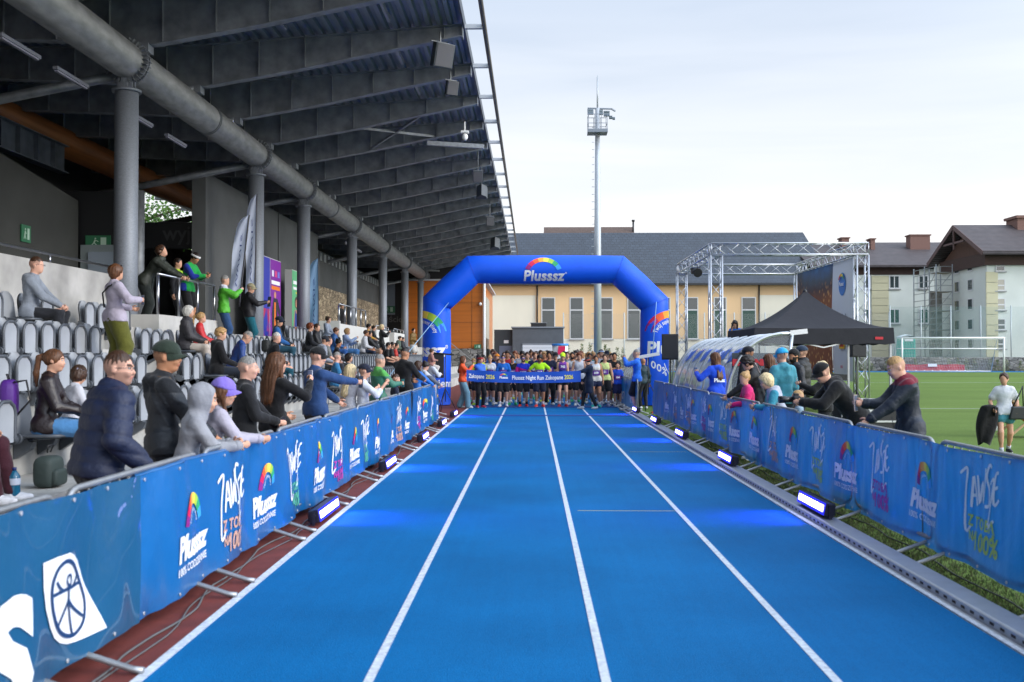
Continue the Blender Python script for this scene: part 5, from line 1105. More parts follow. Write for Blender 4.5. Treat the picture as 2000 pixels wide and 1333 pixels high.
b.bar((Wx - .82, Wc - 2, ga - 1.55), (Wx - .82, Wc + 2, ga - 1.55), .16); b.bar((Wx - .82, Wc, ga - .3), (Wx - .82, Wc, ga - 2.1), .16); op(b, 'barge_board', mat('barge_brown', (.10, .055, .05), .6))
b = MB(); z = .7
while z < ge - 2.2: b.bx((Wx - .10, Wa - .12, z), (Wx + .82, Wa - .002, z + .82)); b.bx((Wx - .12, Wa - .1, z), (Wx - .002, Wa + 3.0, z + .82)) if False else None; z += .86
op(b, 'block_pier', SB)
for (py0, py1) in ((534, 510), (571, 548), (608, 585), (646, 624), (682, 662)):
    o = window(sch, pY(1940, 0, Wa).x, pY(1959, 0, Wa).x, pY(0, py0, Wa).z, pY(0, py1, Wa).z, Wa, 0, pY(0, (py0 * .55 + py1 * .45), Wa).z, None, fr=.08, off=(-34, -SY, 0))
    for ch in o.children:
        if ch.name.startswith('pane') and py0 in (571, 608): ch.data.materials[0] = PLB
    for yy in (83.4, 86.0):      # narrow windows in the end wall facing left
        zz0, zz1 = pY(0, py0, Wa + 3).z, pY(0, py1, Wa + 3).z; b = MB(); b.bx((Wx - .05, yy, zz0), (Wx - .02, yy + 1.0, zz1)); o2 = op(b, 'side_window', FRW); MB().bx((Wx - .056, yy + .1, zz0 + .1), (Wx - .052, yy + .9, zz1 - .1)).build('pane', GLASS, o2)
b = MB(); xa = pY(1984, 0, 84).x; b.bx((xa, 84, ga - 3), (xa + 4, 86, pY(0, 432, 84).z)); b.bx((xa - .15, 83.85, pY(0, 432, 84).z), (xa + 4.2, 86.15, pY(0, 427, 84).z)); op(b, 'chimney', BRK)
# ================================================================ SCAFFOLD, TOILET, GOAL, FENCES, WALL
xa, xb = pY(1797, 0, 90).x, pY(1872, 0, 82).x
t = thing('scaffold', 'grey scaffold tower with boards against the school wall', 'scaffold', (35, 87, 0)); SCM = mat('scaffold_steel', (.30, .32, .32), .5, .5)
xa, xb = 34.6, 36.24; ya_, yb_ = 86.0, 91; zt = pY(0, 520, 86).z
b = MB()
for x in (xa, xb - .25):
    for y in (ya_, (ya_ + yb_) / 2, yb_): b.tube([(x - 35, y - 87, .5), (x - 35, y - 87, zt)], .05, 6)
for k in range(6):
    z = .6 + k * (zt - .8) / 5.3
    for dz in (0, .5, 1.0):
        if z + dz < zt:
            b.bar((xa - 35, ya_ - 87, z + dz), (xb - .25 - 35, ya_ - 87, z + dz), .05); b.bar((xa - 35, ya_ - 87, z + dz), (xa - 35, yb_ - 87, z + dz), .05)
for k in range(5):
    z = .6 + k * (zt - .8) / 5.3; z2 = z + (zt - .8) / 5.3; b.bar((xa - 35, ya_ - 87, z), (xb - .25 - 35, ya_ - 87, z2), .04); b.bar((xa - 35, ya_ - 87, z2), (xa - 35, (ya_ + yb_) / 2 - 87, z), .04)
b.build('scaffold_tubes', SCM, t)
for k in range(1, 6):
    z = .6 + k * (zt - .8) / 5.3; MB().bx((xa - 35, ya_ - 87 + .02, z - .06), (xb - .3 - 35, ya_ - 87 + 1.2, z - .01)).build('board', mat('scaffold_board', (.33, .29, .22), .8), t)
b = MB(); b.bx((xa - 35 + .2, ya_ - 87 + 1.6, 1), (xb - .5 - 35, ya_ - 87 + 1.9, zt - 2.2)); b.build('bare_panel', mat('bare_concrete', (.24, .23, .21), .9, ns=2, nv=.3), t)
TY_ = 79.5; p = pY(1769, 700, TY_); t = thing('portable_toilet', 'turquoise portable toilet with a white rounded roof', 'portable toilet', (p.x, TY_, .6)); h = pY(0, 660, TY_).z - .6
TQ = mat('turquoise_plastic', '#19a99a', .45); bev(MB().bx((-.56, -.56, 0), (.56, .56, h)).build('cabin', TQ, t), .03)
b = MB()
for i in range(5): b.bx((-.5 + i * .21, -.585, .15), (-.42 + i * .21, -.562, h - .35))
b.build('door_ribs', mat('turquoise_dark', '#128c82', .5), t)
MB().grid(lambda u, v: (-.6 + 1.2 * u, -.6 + 1.2 * v, h + .22 * math.sin(PI * u) ** .7 * (.6 + .4 * math.sin(PI * v)) + .01), 12, 6).build('roof', mat('toilet_roof', (.62, .68, .68), .5), t); MB().bx((-.3, -.60, h - .32), (.35, -.587, h - .12)).build('sign_plate', PRINTW, t)
# goal
gy = 70.6; g0 = pY(1758, 0, gy).x; g1 = pY(1956, 0, gy).x; gz0 = zg(g0, gy); gt = pY(0, 661, gy).z
t = thing('football_goal', 'white football goal with a net on the far end of the pitch', 'football goal', (0, gy, 0)); GW = mat('goal_white', (.75, .76, .76), .4)
for x in (g0, g1): MB().tube([(x, 0, gz0), (x, 0, gt)], .06, 10).build('goal_post', GW, t)
MB().tube([(g0 - .06, 0, gt), (g1 + .06, 0, gt)], .06, 10).build('crossbar', GW, t)
b = MB()
for x in (g0, g1): b.tube([(x, 0, gt), (x, 1.0, gt), (x, 2.0, gz0 + .05)], .03, 6)
b.tube([(g0, 2.0, gz0 + .05), (g1, 2.0, gz0 + .05)], .03, 6); b.tube([(g0, 1.0, gt - .75), (g1, 1.0, gt - .75)], .04, 6); b.build('net_frame', GW, t)
def netmat(name, col, alpha, sc, th):
    m = mat(name, col, .7); n_, l_, b_ = N(m); t_ = n_.new('ShaderNodeTexCoord'); br = n_.new('ShaderNodeTexBrick'); br.offset = 0; br.inputs['Scale'].default_value = 1; br.inputs['Brick Width'].default_value = sc; br.inputs['Row Height'].default_value = sc; br.inputs['Mortar Size'].default_value = th; br.inputs['Mortar Smooth'].default_value = 0
    l_.new(t_.outputs['UV'], br.inputs['Vector']); tr = n_.new('ShaderNodeBsdfTransparent'); mx_ = n_.new('ShaderNodeMixShader'); l_.new(br.outputs['Fac'], mx_.inputs[0]); l_.new(tr.outputs[0], mx_.inputs[1]); l_.new(b_.outputs[0], mx_.inputs[2]); l_.new(mx_.outputs[0], n_['Material Output'].inputs[0]); return m
def uvgrid(name, fn, nu, nv, su, sv, m, par, loc=None):
    o = MB().grid(fn, nu, nv).build(name, m, par, loc); uv = o.data.uv_layers.new(name='UV')
    for p in o.data.polygons:
        for li in p.loop_indices:
            vi = o.data.loops[li].vertex_index; uv.data[li].uv = ((vi % (nu + 1)) / nu * su, (vi // (nu + 1)) / nv * sv)
    return o
NETM = netmat('goal_net', (.6, .62, .62), .3, .12, .006)
uvgrid('goal_net', lambda u, v: (g0 + (g1 - g0) * u, 1.0 + 1.0 * (1 - v) if v < 1 else 1.0, gz0 + .05 + (gt - gz0 - .05) * v - .25 * math.sin(PI * v) * 0), 10, 8, g1 - g0, 2.6, NETM, t)
uvgrid('goal_net', lambda u, v: (g0 + (g1 - g0) * u, v * 1.0, gt - .12 * math.sin(PI * v)), 10, 4, g1 - g0, 1, NETM, t)
# ball-stop fences
FN = netmat('fence_mesh', (.16, .30, .27), .2, .05, .0022); FP = mat('fence_post', (.42, .47, .47), .5, .3)
def fence(xs, y, zb, zt, label, mesh=FN):
    t = thing('mesh_fence', label, 'fence', (xs[0], y, 0))
    for x in xs: MB().tube([(x - xs[0], 0, zb), (x - xs[0], 0, zt)], .045, 8).build('fence_post', FP, t)
    uvgrid('fence_mesh', lambda u, v: ((xs[-1] - xs[0]) * u, .05, zb + (zt - zb - .1) * v), 2, 2, xs[-1] - xs[0], zt - zb, mesh, t)
fy = 78.0; fence([pY(p, 0, fy).x for p in (1735, 1795, 1853, 1911, 1970, 2029, 2090)], fy, .6, pY(0, 599, fy).z, 'tall green mesh ball-stop fence behind the football goal')
fy = 84.0; fence([pY(p, 0, fy).x for p in (1100, 1160, 1218, 1278, 1338, 1374, 1432, 1492, 1552, 1612, 1672, 1733)], fy, .2, pY(0, 612, fy).z, 'mesh fence in front of the beige hall, left of the school', netmat('fence_mesh_pale', (.35, .36, .33), .2, .05, .0016))
fw = stone_mat('field_stone', (.15, .15, .14), (.32, .31, .28), 2.6)
t = tag(MB().bx((pY(1640, 0, 77).x, 76.6, .2), (60, 77.3, pY(0, 698, 77).z)).build('stone_wall', fw), 'low grey field stone wall along the far end of the pitch', 'wall')
t = tag(MB().bx((1.9, 86, 0), (pY(1640, 0, 86).x, 86.4, 1.3)).build('stone_wall', fw), 'low stone wall in front of the beige hall, partly hidden by the stage', 'wall')
# plants in front of the wall
random.seed(12)
LFM = [mat('leaf_olive', (.09, .13, .03), .7, trans=.3), mat('leaf_yellow', (.20, .19, .04), .7, trans=.3), mat('leaf_green', (.05, .12, .03), .7, trans=.3)]
def shrub(x, y, z0, h, w, name, label, grp, n=160):
    b = MB()
    for i in range(n):
        a = random.uniform(0, 2 * PI); rr_ = w * random.random() ** .5; zz = h * random.random(); rr_ *= (1 - zz / h) * .8 + .2
        c = Vector((rr_ * math.cos(a), rr_ * math.sin(a), zz)); s = random.uniform(.05, .11) * (.6 + h * .4); d = Vector((random.uniform(-1, 1), random.uniform(-1, 1), random.uniform(-.2, 1.4))).normalized() * s; e = d.orthogonal().normalized() * s * .35
        b.add([c, c + d * .5 + e, c + d, c + d * .5 - e], [(0, 1, 2, 3)], random.randrange(3))
    o = b.build(name, LFM); o.location = (x, y, z0); return tag(o, label, 'shrub', grp)
for i in range(18):
    x = pY(1665 + i * 20 + random.uniform(-6, 6), 0, 76.2).x
    shrub(x, 76.25, .49, random.uniform(.5, 1.0), .35, 'wall_shrub', 'small leafy shrub growing along the foot of the stone wall', 'shrubs along the far stone wall')
for i in range(9):
    x = pY(1108 + i * 14 + random.uniform(-4, 4), 0, 84.5).x
    shrub(x, 85, 0.0, random.uniform(2.0, 2.7), .5, 'tall_weed', 'tall green weed plant in front of the hall, above the runners', 'tall weeds by the hall', 220)
# red advertising banner and white kerb
ry = 75.0; xa, xb = pY(1753, 0, ry).x, pY(1880, 0, ry).x; t = thing('red_banner', 'long red advertising banner lying on white supports beyond the goal', 'advertising board', (xa, ry, 0))
za, zb = pY(0, 724, ry).z, pY(0, 712, ry).z; MB().grid(lambda u, v: ((xb - xa) * u, .12 * v + .02 * math.sin(u * 30), za + (zb - za) * v + .02 * math.sin(u * 17)), 40, 3).build('banner_cloth', mat('banner_red', '#9c1c2a', .6), t)
b = MB()
for i in range(9): x = (xb - xa) * i / 8; b.bx((x - .04, -.05, .45), (x + .04, .0, za + .05))
b.bx((0, -.06, za - .06), (xb - xa, -.01, za)); b.build('white_support', WHITE, t); MB().bx(((xb - xa) * .43, -.05, zb - .16), ((xb - xa) * .57, -.02, zb + .05)).build('white_plate', PRINTW, t)
# tree seen through the gap behind the stand
def tree(x, y, h, r, name, label, n=2600, seed=1):
    random.seed(seed); t = thing(name, label, 'tree', (x, y, 0)); b = MB(); pts = [(0, 0, 0), (.1, .05, h * .3), (.0, .1, h * .6), (.1, .0, h * .85)]
    b.tube(pts, [.28, .22, .14, .05], 10)
    for i in range(9):
        a = i * 2.4; z = h * (.35 + .05 * i); b.tube([(0, 0, z), (r * .4 * math.cos(a), r * .4 * math.sin(a), z + .8), (r * .8 * math.cos(a), r * .8 * math.sin(a), z + 1.4)], [.08, .05, .02], 6)
    b.build('trunk', mat('bark', (.09, .07, .05), .9, ns=8, nv=.3), t); b = MB(); cl = []
    for i in range(60):
        a = random.uniform(0, 2 * PI); u = random.uniform(-1, 1); q = random.uniform(.35, 1); cl.append(Vector((r * q * math.cos(a) * math.sqrt(1 - u * u), r * q * math.sin(a) * math.sqrt(1 - u * u), h * .66 + h * .34 * q * u)))
    for i in range(n):
        c = random.choice(cl) + Vector([random.gauss(0, r * .13) for _ in range(3)]); s = random.uniform(.10, .22); d = Vector([random.uniform(-1, 1) for _ in range(3)]).normalized() * s; e = d.orthogonal().normalized() * s * .4
        b.add([c, c + d * .5 + e, c + d, c + d * .5 - e], [(0, 1, 2, 3)], random.randrange(3))
    b.build('crown', [mat('tree_leaf_bright', (.10, .22, .03), .6, trans=.45), mat('tree_leaf_mid', (.06, .15, .025), .6, trans=.4), mat('tree_leaf_pale', (.15, .26, .05), .6, trans=.45)], t)
tree(-19.5, 47.5, 10.5, 4.6, 'leafy_tree', 'bright green leafy tree seen through the gap behind the grandstand', 8000)
# bottle and small things at lower left
p = pX(28, 972, -4.42); t = thing('water_bottle', 'large blue plastic water bottle on the lowest terrace at the far left', 'bottle', (p.x, p.y, .452))
BP = mat('bottle_blue', (.02, .16, .28), .12, spec=.8, trans=.3)
MB().tube([(0, 0, 0), (0, 0, .02), (0, 0, .11), (0, 0, .13), (0, 0, .22), (0, 0, .25), (0, 0, .27)], [.04, .048, .048, .045, .048, .030, .016], 18).build('bottle_body', BP, t); MB().tube([(0, 0, .27), (0, 0, .295)], .018, 12).build('cap', mat('cap_navy', '#142a66', .5), t); MB().tube([(0, 0, .15), (0, 0, .205)], .0495, 18, caps=False).build('label_band', mat('label_pale', (.5, .55, .65), .6), t)
# deckchair at the right edge
p = pY(1992, 775, 21.0); t = thing('deck_chair', 'orange deckchair with a blue jacket over it at the right edge of the grass', 'deckchair', (p.x, 21, 0))
b = MB()
for y in (-.28, .28): b.bar((-.28, y, 1.02 - .25), (.55, y, .03), .04) ; b.bar((-.35, y, .03), (.35, y, .62), .04)
b.build('wooden_frame', mat('deck_wood', (.42, .28, .14), .6), t); MB().grid(lambda u, v: (-.26 + .75 * u, -.27 + .54 * v, .78 - .62 * u - .1 * math.sin(PI * u)), 10, 4).build('sling', mat('deck_orange', '#d9742a', .8), t)
# ================================================================ PEOPLE: signed-distance bodies meshed with surface nets
_zip = zip
class SDF:
    def __init__(s): s.it = []
    def cone(s, a, b, r1, r2, k=.03, flat=None, ax=None, op='u'):
        s.it.append(('c', np.array(a, float), np.array(b, float), r1, r2, k, flat, None if ax is None else np.array(ax, float), op)); return s
    def ell(s, c, r, M=None, k=.02, op='u'):
        s.it.append(('e', np.array(c, float), np.array(r, float), np.eye(3) if M is None else M, 0, k, None, None, op)); return s
    def cut(s, p, n): s.it.append(('p', np.array(p, float), np.array(n, float), 0, 0, 0, None, None, 'i')); return s
    def bounds(s, pad):
        lo = np.full(3, 9e9); hi = -lo
        for i in s.it:
            if i[8] != 'u': continue
            if i[0] == 'c':
                r = max(i[3], i[4]) * (max(1, i[6]) if i[6] else 1)
                for q in (i[1], i[2]): lo = np.minimum(lo, q - r); hi = np.maximum(hi, q + r)
            elif i[0] == 'e':
                e = np.sqrt(((i[3] * i[2][None, :]) ** 2).sum(1)); lo = np.minimum(lo, i[1] - e); hi = np.maximum(hi, i[1] + e)
        return lo - pad, hi + pad
    def __call__(s, P, disp=None):
        D = None
        for (t, a, b, r1, r2, k, fl, ax, op) in s.it:
            if t == 'c':
                ba = b - a; pa = P - a; tt = np.clip((pa @ ba) / max(1e-9, ba @ ba), 0, 1); v = pa - tt[:, None] * ba; r = r1 + (r2 - r1) * tt
                if fl: q = v @ ax; v = v + ((1 / fl - 1) * q)[:, None] * ax; d = (np.sqrt((v * v).sum(1)) - r) * min(1, fl + .15)
                else: d = np.sqrt((v * v).sum(1)) - r
            elif t == 'e':
                q = ((P - a) @ r1) / b; k0 = np.sqrt((q * q).sum(1)); k1 = np.sqrt(((q / b) ** 2).sum(1)) + 1e-9; d = k0 * (k0 - 1) / k1
            else: d = (P - a) @ b
            if D is None: D = d; continue
            if op == 'u':
                if k > 0: h = np.maximum(k - np.abs(D - d), 0) / k; D = np.minimum(D, d) - h * h * k * .25
                else: D = np.minimum(D, d)
            elif op == 's':
                d = -d; h = np.maximum(k - np.abs(D - d), 0) / max(k, 1e-6); D = np.maximum(D, d) + h * h * k * .25
            else: D = np.maximum(D, d)
        if disp is not None: D = D + disp(P)
        return D
def surfnet(sdf, h, disp=None):
    lo, hi = sdf.bounds(h * 3); cb = 4
    n = np.ceil((hi - lo) / h / cb).astype(int) * cb + 1; F = None
    nc = (n - 1) // cb + 1
    gx, gy, gz = [lo[i] + np.arange(nc[i]) * h * cb for i in range(3)]
    G = np.stack(np.meshgrid(gx, gy, gz, indexing='ij'), -1).reshape(-1, 3); Dc = sdf(G, disp).reshape(nc)
    F = np.repeat(np.repeat(np.repeat(Dc, cb, 0), cb, 1), cb, 2)[:n[0], :n[1], :n[2]].copy()
    # blocks near the surface
    near = np.abs(Dc) < h * cb * 1.9
    nb = (n - 1) // cb
    act = np.zeros(nb, bool)
    for dx in (0, 1):
        for dy in (0, 1):
            for dz in (0, 1): act |= near[dx:dx + nb[0], dy:dy + nb[1], dz:dz + nb[2]]
    bi = np.argwhere(act)
    if not len(bi): return np.zeros((0, 3)), np.zeros((0, 4), int)
    mask = np.zeros(n, bool)
    off = np.stack(np.meshgrid(*[np.arange(cb + 1)] * 3, indexing='ij'), -1).reshape(-1, 3)
    idx = (bi[:, None, :] * cb + off[None]).reshape(-1, 3); mask[idx[:, 0], idx[:, 1], idx[:, 2]] = True
    ii = np.argwhere(mask); F[mask] = sdf(lo + ii * h, disp)
    far = ~mask; F[far] = np.where(F[far] > 0, 1.0, -1.0)
    I = F < 0
    s = lambda A, x, y, z: A[x:A.shape[0] - 1 + x, y:A.shape[1] - 1 + y, z:A.shape[2] - 1 + z]
    cnt = sum(s(I, x, y, z).astype(np.int8) for x in (0, 1) for y in (0, 1) for z in (0, 1))
    am = (cnt > 0) & (cnt < 8); ci = np.argwhere(am)
    if not len(ci): return np.zeros((0, 3)), np.zeros((0, 4), int)
    acc = np.zeros((len(ci), 3)); num = np.zeros(len(ci)); cx_ = [np.array(c) for c in ((0, 0, 0), (1, 0, 0), (0, 1, 0), (1, 1, 0), (0, 0, 1), (1, 0, 1), (0, 1, 1), (1, 1, 1))]
    vals = [F[ci[:, 0] + c[0], ci[:, 1] + c[1], ci[:, 2] + c[2]] for c in cx_]
    for a, b in ((0, 1), (2, 3), (4, 5), (6, 7), (0, 2), (1, 3), (4, 6), (5, 7), (0, 4), (1, 5), (2, 6), (3, 7)):
        va, vb = vals[a], vals[b]; m = (va < 0) != (vb < 0); t = np.where(m, va / np.where(m, va - vb, 1), 0)
        acc += np.where(m[:, None], cx_[a] + t[:, None] * (cx_[b] - cx_[a]), 0); num += m
    V = lo + (ci + acc / num[:, None]) * h
    vid = np.full(am.shape, -1, int); vid[am] = np.arange(len(ci)); Q = []
    for ax in range(3):
        o1, o2 = [(1, 2), (2, 0), (0, 1)][ax]
        A = I; sl0 = [slice(None)] * 3; sl1 = [slice(None)] * 3; sl0[ax] = slice(0, -1); sl1[ax] = slice(1, None)
        ch = A[tuple(sl0)] != A[tuple(sl1)]; e = np.argwhere(ch)
        e = e[(e[:, o1] > 0) & (e[:, o2] > 0) & (e[:, o1] < am.shape[o1]) & (e[:, o2] < am.shape[o2])]
        if not len(e): continue
        ins = A[e[:, 0], e[:, 1], e[:, 2]]
        def g(d1, d2): f = e.copy(); f[:, o1] -= d1; f[:, o2] -= d2; return vid[f[:, 0], f[:, 1], f[:, 2]]
        q = np.stack([g(0, 0), g(1, 0), g(1, 1), g(0, 1)], 1); q[~ins] = q[~ins][:, ::-1]; Q.append(q)
    Q = np.concatenate(Q); Q = Q[(Q >= 0).all(1)]
    return V, Q
def nmesh(name, parts, mats, parent):
    """parts: list of (V, F, mi or array)"""
    me = bpy.data.meshes.new(name); V = []; Fc = []; MI = []; o = 0
    for v, f, mi in parts:
        V.append(np.asarray(v, float)); Fc += [tuple(int(i) + o for i in q) for q in f]; MI += list(mi) if hasattr(mi, '__len__') else [mi] * len(f); o += len(v)
    V = np.concatenate(V); me.from_pydata(V.tolist(), [], Fc)
    for m in mats: me.materials.append(m)
    me.polygons.foreach_set('material_index', [int(x) for x in MI]); me.polygons.foreach_set('use_smooth', [True] * len(Fc)); me.update()
    ob = bpy.data.objects.new(name, me); C.objects.link(ob); ob.parent = parent; return ob
def mbpart(b, mi=0): return (b.v, b.f, mi)
def nrm(v): v = np.asarray(v, float); return v / (np.linalg.norm(v) + 1e-9)
def rotm(yaw=0, pitch=0, roll=0):   # yaw about z (left +), pitch: nod down +, roll
    cy, sy = math.cos(R(yaw)), math.sin(R(yaw)); cp, sp_ = math.cos(R(-pitch)), math.sin(R(-pitch)); cr_, sr = math.cos(R(roll)), math.sin(R(roll))
    Z = np.array([[cy, -sy, 0], [sy, cy, 0], [0, 0, 1]]); X = np.array([[1, 0, 0], [0, cp, -sp_], [0, sp_, cp]]); Y = np.array([[cr_, 0, sr], [0, 1, 0], [-sr, 0, cr_]])
    return Z @ X @ Y
def ik(a, t, l1, l2, pole):
    a, t = np.array(a, float), np.array(t, float); d = t - a; L_ = np.linalg.norm(d); L2 = min(L_, (l1 + l2) * .995); L2 = max(L2, abs(l1 - l2) + .02); d = d / (L_ + 1e-9); t = a + d * L2
    x = (l1 * l1 - l2 * l2 + L2 * L2) / (2 * L2); h = math.sqrt(max(0, l1 * l1 - x * x)); p = np.array(pole, float); p = p - d * (p @ d); p = nrm(p)
    return a + d * x + p * h, t
SKIN = {'light': '#c99a80', 'tan': '#b5805f', 'pink': '#d0a08a', 'brown': '#8c5a40'}
HAIR = {'dark': '#1d1410', 'brown': '#3c2617', 'chest': '#5a3820', 'blond': '#a88455', 'pale': '#cdb78c', 'grey': '#7f7d79', 'white': '#b9b6ae', 'red': '#6b3418', 'black': '#0d0b0b'}
def skinmat(c): return mat('skin', c, .55, ns=12, nv=.06, spec=.35, sss=.08)
def hairmat(c):
    m = mat('hair', c, .48, ns=90, nv=.45, bs=120, bst=.5, bd=.006, stretch=(1, 1, .12), spec=.4); return m
def person(label, loc, H=1.75, rz=0, hp=None, lean=0, side=0, twist=0, head=(0, 0, 0), LH=None, RH=None, LF=None, RF=None, LE=None, RE=None, LK=None, RK=None,
           skin='light', hair='dark', hs='short', top='#222222', tk='fabric', sleeve='long', puff=.014, zip=None, bot='#1b1c22', leg='long', loose=.014, shoe='#dddddd', sole='#c8c8c8', sock=None,
           hat=None, hatc='#151515', hood=False, glasses=None, beard=False, child=False, female=False, h=None, hem=.0, curl=.45, hold=None, backpack=None, bib=None, extra=None, group=None, wide=1.0, hand_n=(None, None), print_=None, belly=0, category='person'):
    s = H / 1.75; dist = math.hypot(loc[0], loc[1]); h = h or min(.026, max(.0085, .0011 * dist + .0015))
    T = thing('person', label, category, loc, R(rz), group)
    hk = (1.22 if H < 1.25 else 1.12 if H < 1.5 else 1.0) if child else 1.0
    W_ = wide * (.90 if female else 1.0) * (.92 if child else 1)
    hipz = hp if hp is not None else (.955 * s)
    pel = np.array([0, 0, hipz]); ly, lx = R(lean), R(side)
    up = nrm([math.sin(lx), math.sin(ly) * math.cos(lx), math.cos(ly) * math.cos(lx)]); Rt = nrm(np.cross([0, 1, 0] if abs(ly) < 1.4 else [0, 0, -1], up)); Rt = np.array([1, 0, 0.0]) - up * up[0]; Rt = nrm(Rt); Fw = np.cross(up, Rt)
    tw = R(twist); Rc = Rt * math.cos(tw) + Fw * math.sin(tw) * 1.0; Fc = np.cross(up, Rc)
    neck = pel + up * .51 * s; chest = pel + up * .36 * s; waist = pel + up * .15 * s; shz = pel + up * .462 * s
    sw = .163 * s * W_
    SL_, SR_ = shz - Rc * sw, shz + Rc * sw
    HB = rotm(head[0], head[1], head[2]); hu = HB[:, 2]; hs_ = .118 * s * hk      # half head height
    nup = nrm(up * .75 + hu * .25 + Fc * .12); hbase = neck + nup * .075 * s; hc = hbase + hu * .100 * s * hk + HB[:, 1] * .022 * s
    l1, l2 = .285 * s, .255 * s; a1, a2 = .44 * s, .435 * s
    dl = lambda v: np.array(v, float)
    LH = dl(LH) * s if LH is not None else shz * [1, 1, 0] + [-.27 * s * W_, .06 * s, (.86 * s)]; RH = dl(RH) * s if RH is not None else shz * [1, 1, 0] + [.27 * s * W_, .06 * s, (.86 * s)]
    eL, wL = ik(SL_, LH, l1, l2, LE if LE is not None else (-.5, -.8, -.4)); eR, wR = ik(SR_, RH, l1, l2, RE if RE is not None else (.5, -.8, -.4))
    hw_ = .092 * s * (1.03 if female else 1); HL, HR = pel - Rt * hw_ * W_ * 1.0 - [0, 0, .03 * s], pel + Rt * hw_ * W_ - [0, 0, .03 * s]
    LF = dl(LF) * s if LF is not None else dl([-.11, 0, .085]) * s; RF = dl(RF) * s if RF is not None else dl([.11, .02, .085]) * s
    kL, fL = ik(HL, LF, a1, a2, LK if LK is not None else (-.15, 1, 0.1)); kR, fR = ik(HR, RF, a1, a2, RK if RK is not None else (.15, 1, 0.1))
    sk = skinmat(SKIN.get(skin, skin)); hm = hairmat(HAIR.get(hair, hair))
    fm = fabric(top, tk); bm_ = fabric(bot, 'shiny' if leg == 'tights' else 'fabric')
    # ---- body
    B = SDF(); w_ = W_
    def torso(Sd, g, k=.05):
        Sd.cone(pel - Rt * .058 * s * w_ - up * .02 * s, pel + Rt * .058 * s * w_ - up * .02 * s, .106 * s + g, .106 * s + g, k, .84, Fw)
        Sd.cone(pel + up * .04 * s, waist, (.118 + belly * .3) * s * w_ + g, (.110 + belly) * s * w_ + g, k, .76 + belly * 1.5, Fw)
        Sd.cone(waist, chest, (.110 + belly) * s * w_ + g, .136 * s * w_ + g, k, .72 + belly, Fc)
        Sd.cone(chest - Rc * .045 * s, chest + Rc * .045 * s, .108 * s * w_ + g, .108 * s * w_ + g, k, .84, Fc)
        [Sd.cone(shz + Rc * q_ * .02 + up * .035 * s, shz + Rc * q_ * sw * .86 - up * .006 * s, .046 * s + g, .042 * s + g, k) for q_ in (-1, 1)]
        if female and not child: 
            for q in (-1, 1): Sd.ell(chest + Rc * q * .058 * s + Fc * (.066 * s) - up * .015 * s, [.055 * s + g * .5] * 3, None, .07)
        return Sd
    torso(B, 0)
    nr = .056 * s * (1 if not female else .85) * (1 if not child else .85)
    B.cone(shz + up * .01 * s, hbase + hu * .03 * s, nr * 1.15, nr, .035)
    for Sx, e, w in ((SL_, eL, wL), (SR_, eR, wR)):
        B.cone(Sx, e, .050 * s, .037 * s, .03); B.cone(e, w, .036 * s, .026 * s, .02); B.cone(e + (w - e) * .08, e + (w - e) * .4, .037 * s, .037 * s, .02)
    for Hx, k, f in ((HL, kL, fL), (HR, kR, fR)):
        B.cone(Hx, k, .088 * s * W_ ** .5, .056 * s, .04); B.cone(k, f, .052 * s, .036 * s, .03); c0 = k + (f - k) * .12; c1 = k + (f - k) * .42; bk = nrm(np.cross(f - k, Rt)); bk = bk if bk[1] < 0 or abs(bk[1]) < .3 else -bk
        B.cone(c0 + bk * .012 * s, c1 + bk * .012 * s, .054 * s, .050 * s, .03)
    feet = []
    for f, k, sg in ((fL, kL, -1), (fR, kR, 1)):
        fd = nrm([sg * .22, 1, 0]); shin = nrm(k - f)
        if abs(shin[2]) < .5: fd = nrm(np.cross(Rt, shin)); fd = fd if fd[2] > -0.2 else -fd
        feet.append((f, fd)); B.cone(f - [0, 0, .035 * s], f + fd * .13 * s - [0, 0, .05 * s], .035 * s, .026 * s, .02)
    # head
    q = s * hk; Hd = lambda x, y, z: hc + HB @ np.array([x * q, y * q, z * q])
    B.ell(Hd(0, -.012, .028), [.076 * q, .098 * q, .090 * q], HB, .02)
    B.ell(Hd(0, .018, -.030), [.062 * q, .074 * q, .078 * q], HB, .03)
    B.ell(Hd(0, .050, -.082 if not child else -.074), [.034 * q, .034 * q, .028 * q], HB, .03)
    fine = h < .019
    if fine:
        B.cone(Hd(0, .086, .016), Hd(0, .1065, -.020), .007 * q, .0110 * q, .012)
        for g_ in (-1, 1):
            B.ell(Hd(g_ * .031, .096, .012), [.020 * q, .014 * q, .013 * q], HB, .012, 's')
            B.cone(Hd(g_ * .014, .097, .028), Hd(g_ * .044, .084, .028), .007 * q, .006 * q, .012)
            B.ell(Hd(g_ * .034, .076, -.028), [.022 * q] * 3, HB, .02)
        B.cone(Hd(-.016, .094, -.052), Hd(.016, .094, -.052), .0060 * q, .0060 * q, .006); 
    for g_ in (-1, 1): B.ell(Hd(g_ * .078, -.008, -.002), [.011 * q, .019 * q, .030 * q], HB, .008)
    hands = []
    for hi_, (e, w, sg) in enumerate(((eL, wL, 1), (eR, wR, -1))):
        d = nrm(w - e); hn = hand_n[hi_]; n0 = np.array(hn, float) if hn is not None else (np.array([sg, 0, 0]) if abs(d[0]) < .8 else np.array([0, 0, -1.0])); n0 = nrm(n0 - d * (n0 @ d)); r0 = np.cross(d, n0)
        pc = w + d * .055 * s; B.cone(w + d * .01 * s, w + d * .085 * s, .030 * s, .036 * s, .02, .42, n0); hands.append((w, d, n0, r0, sg))
    V, F = surfnet(B, h)
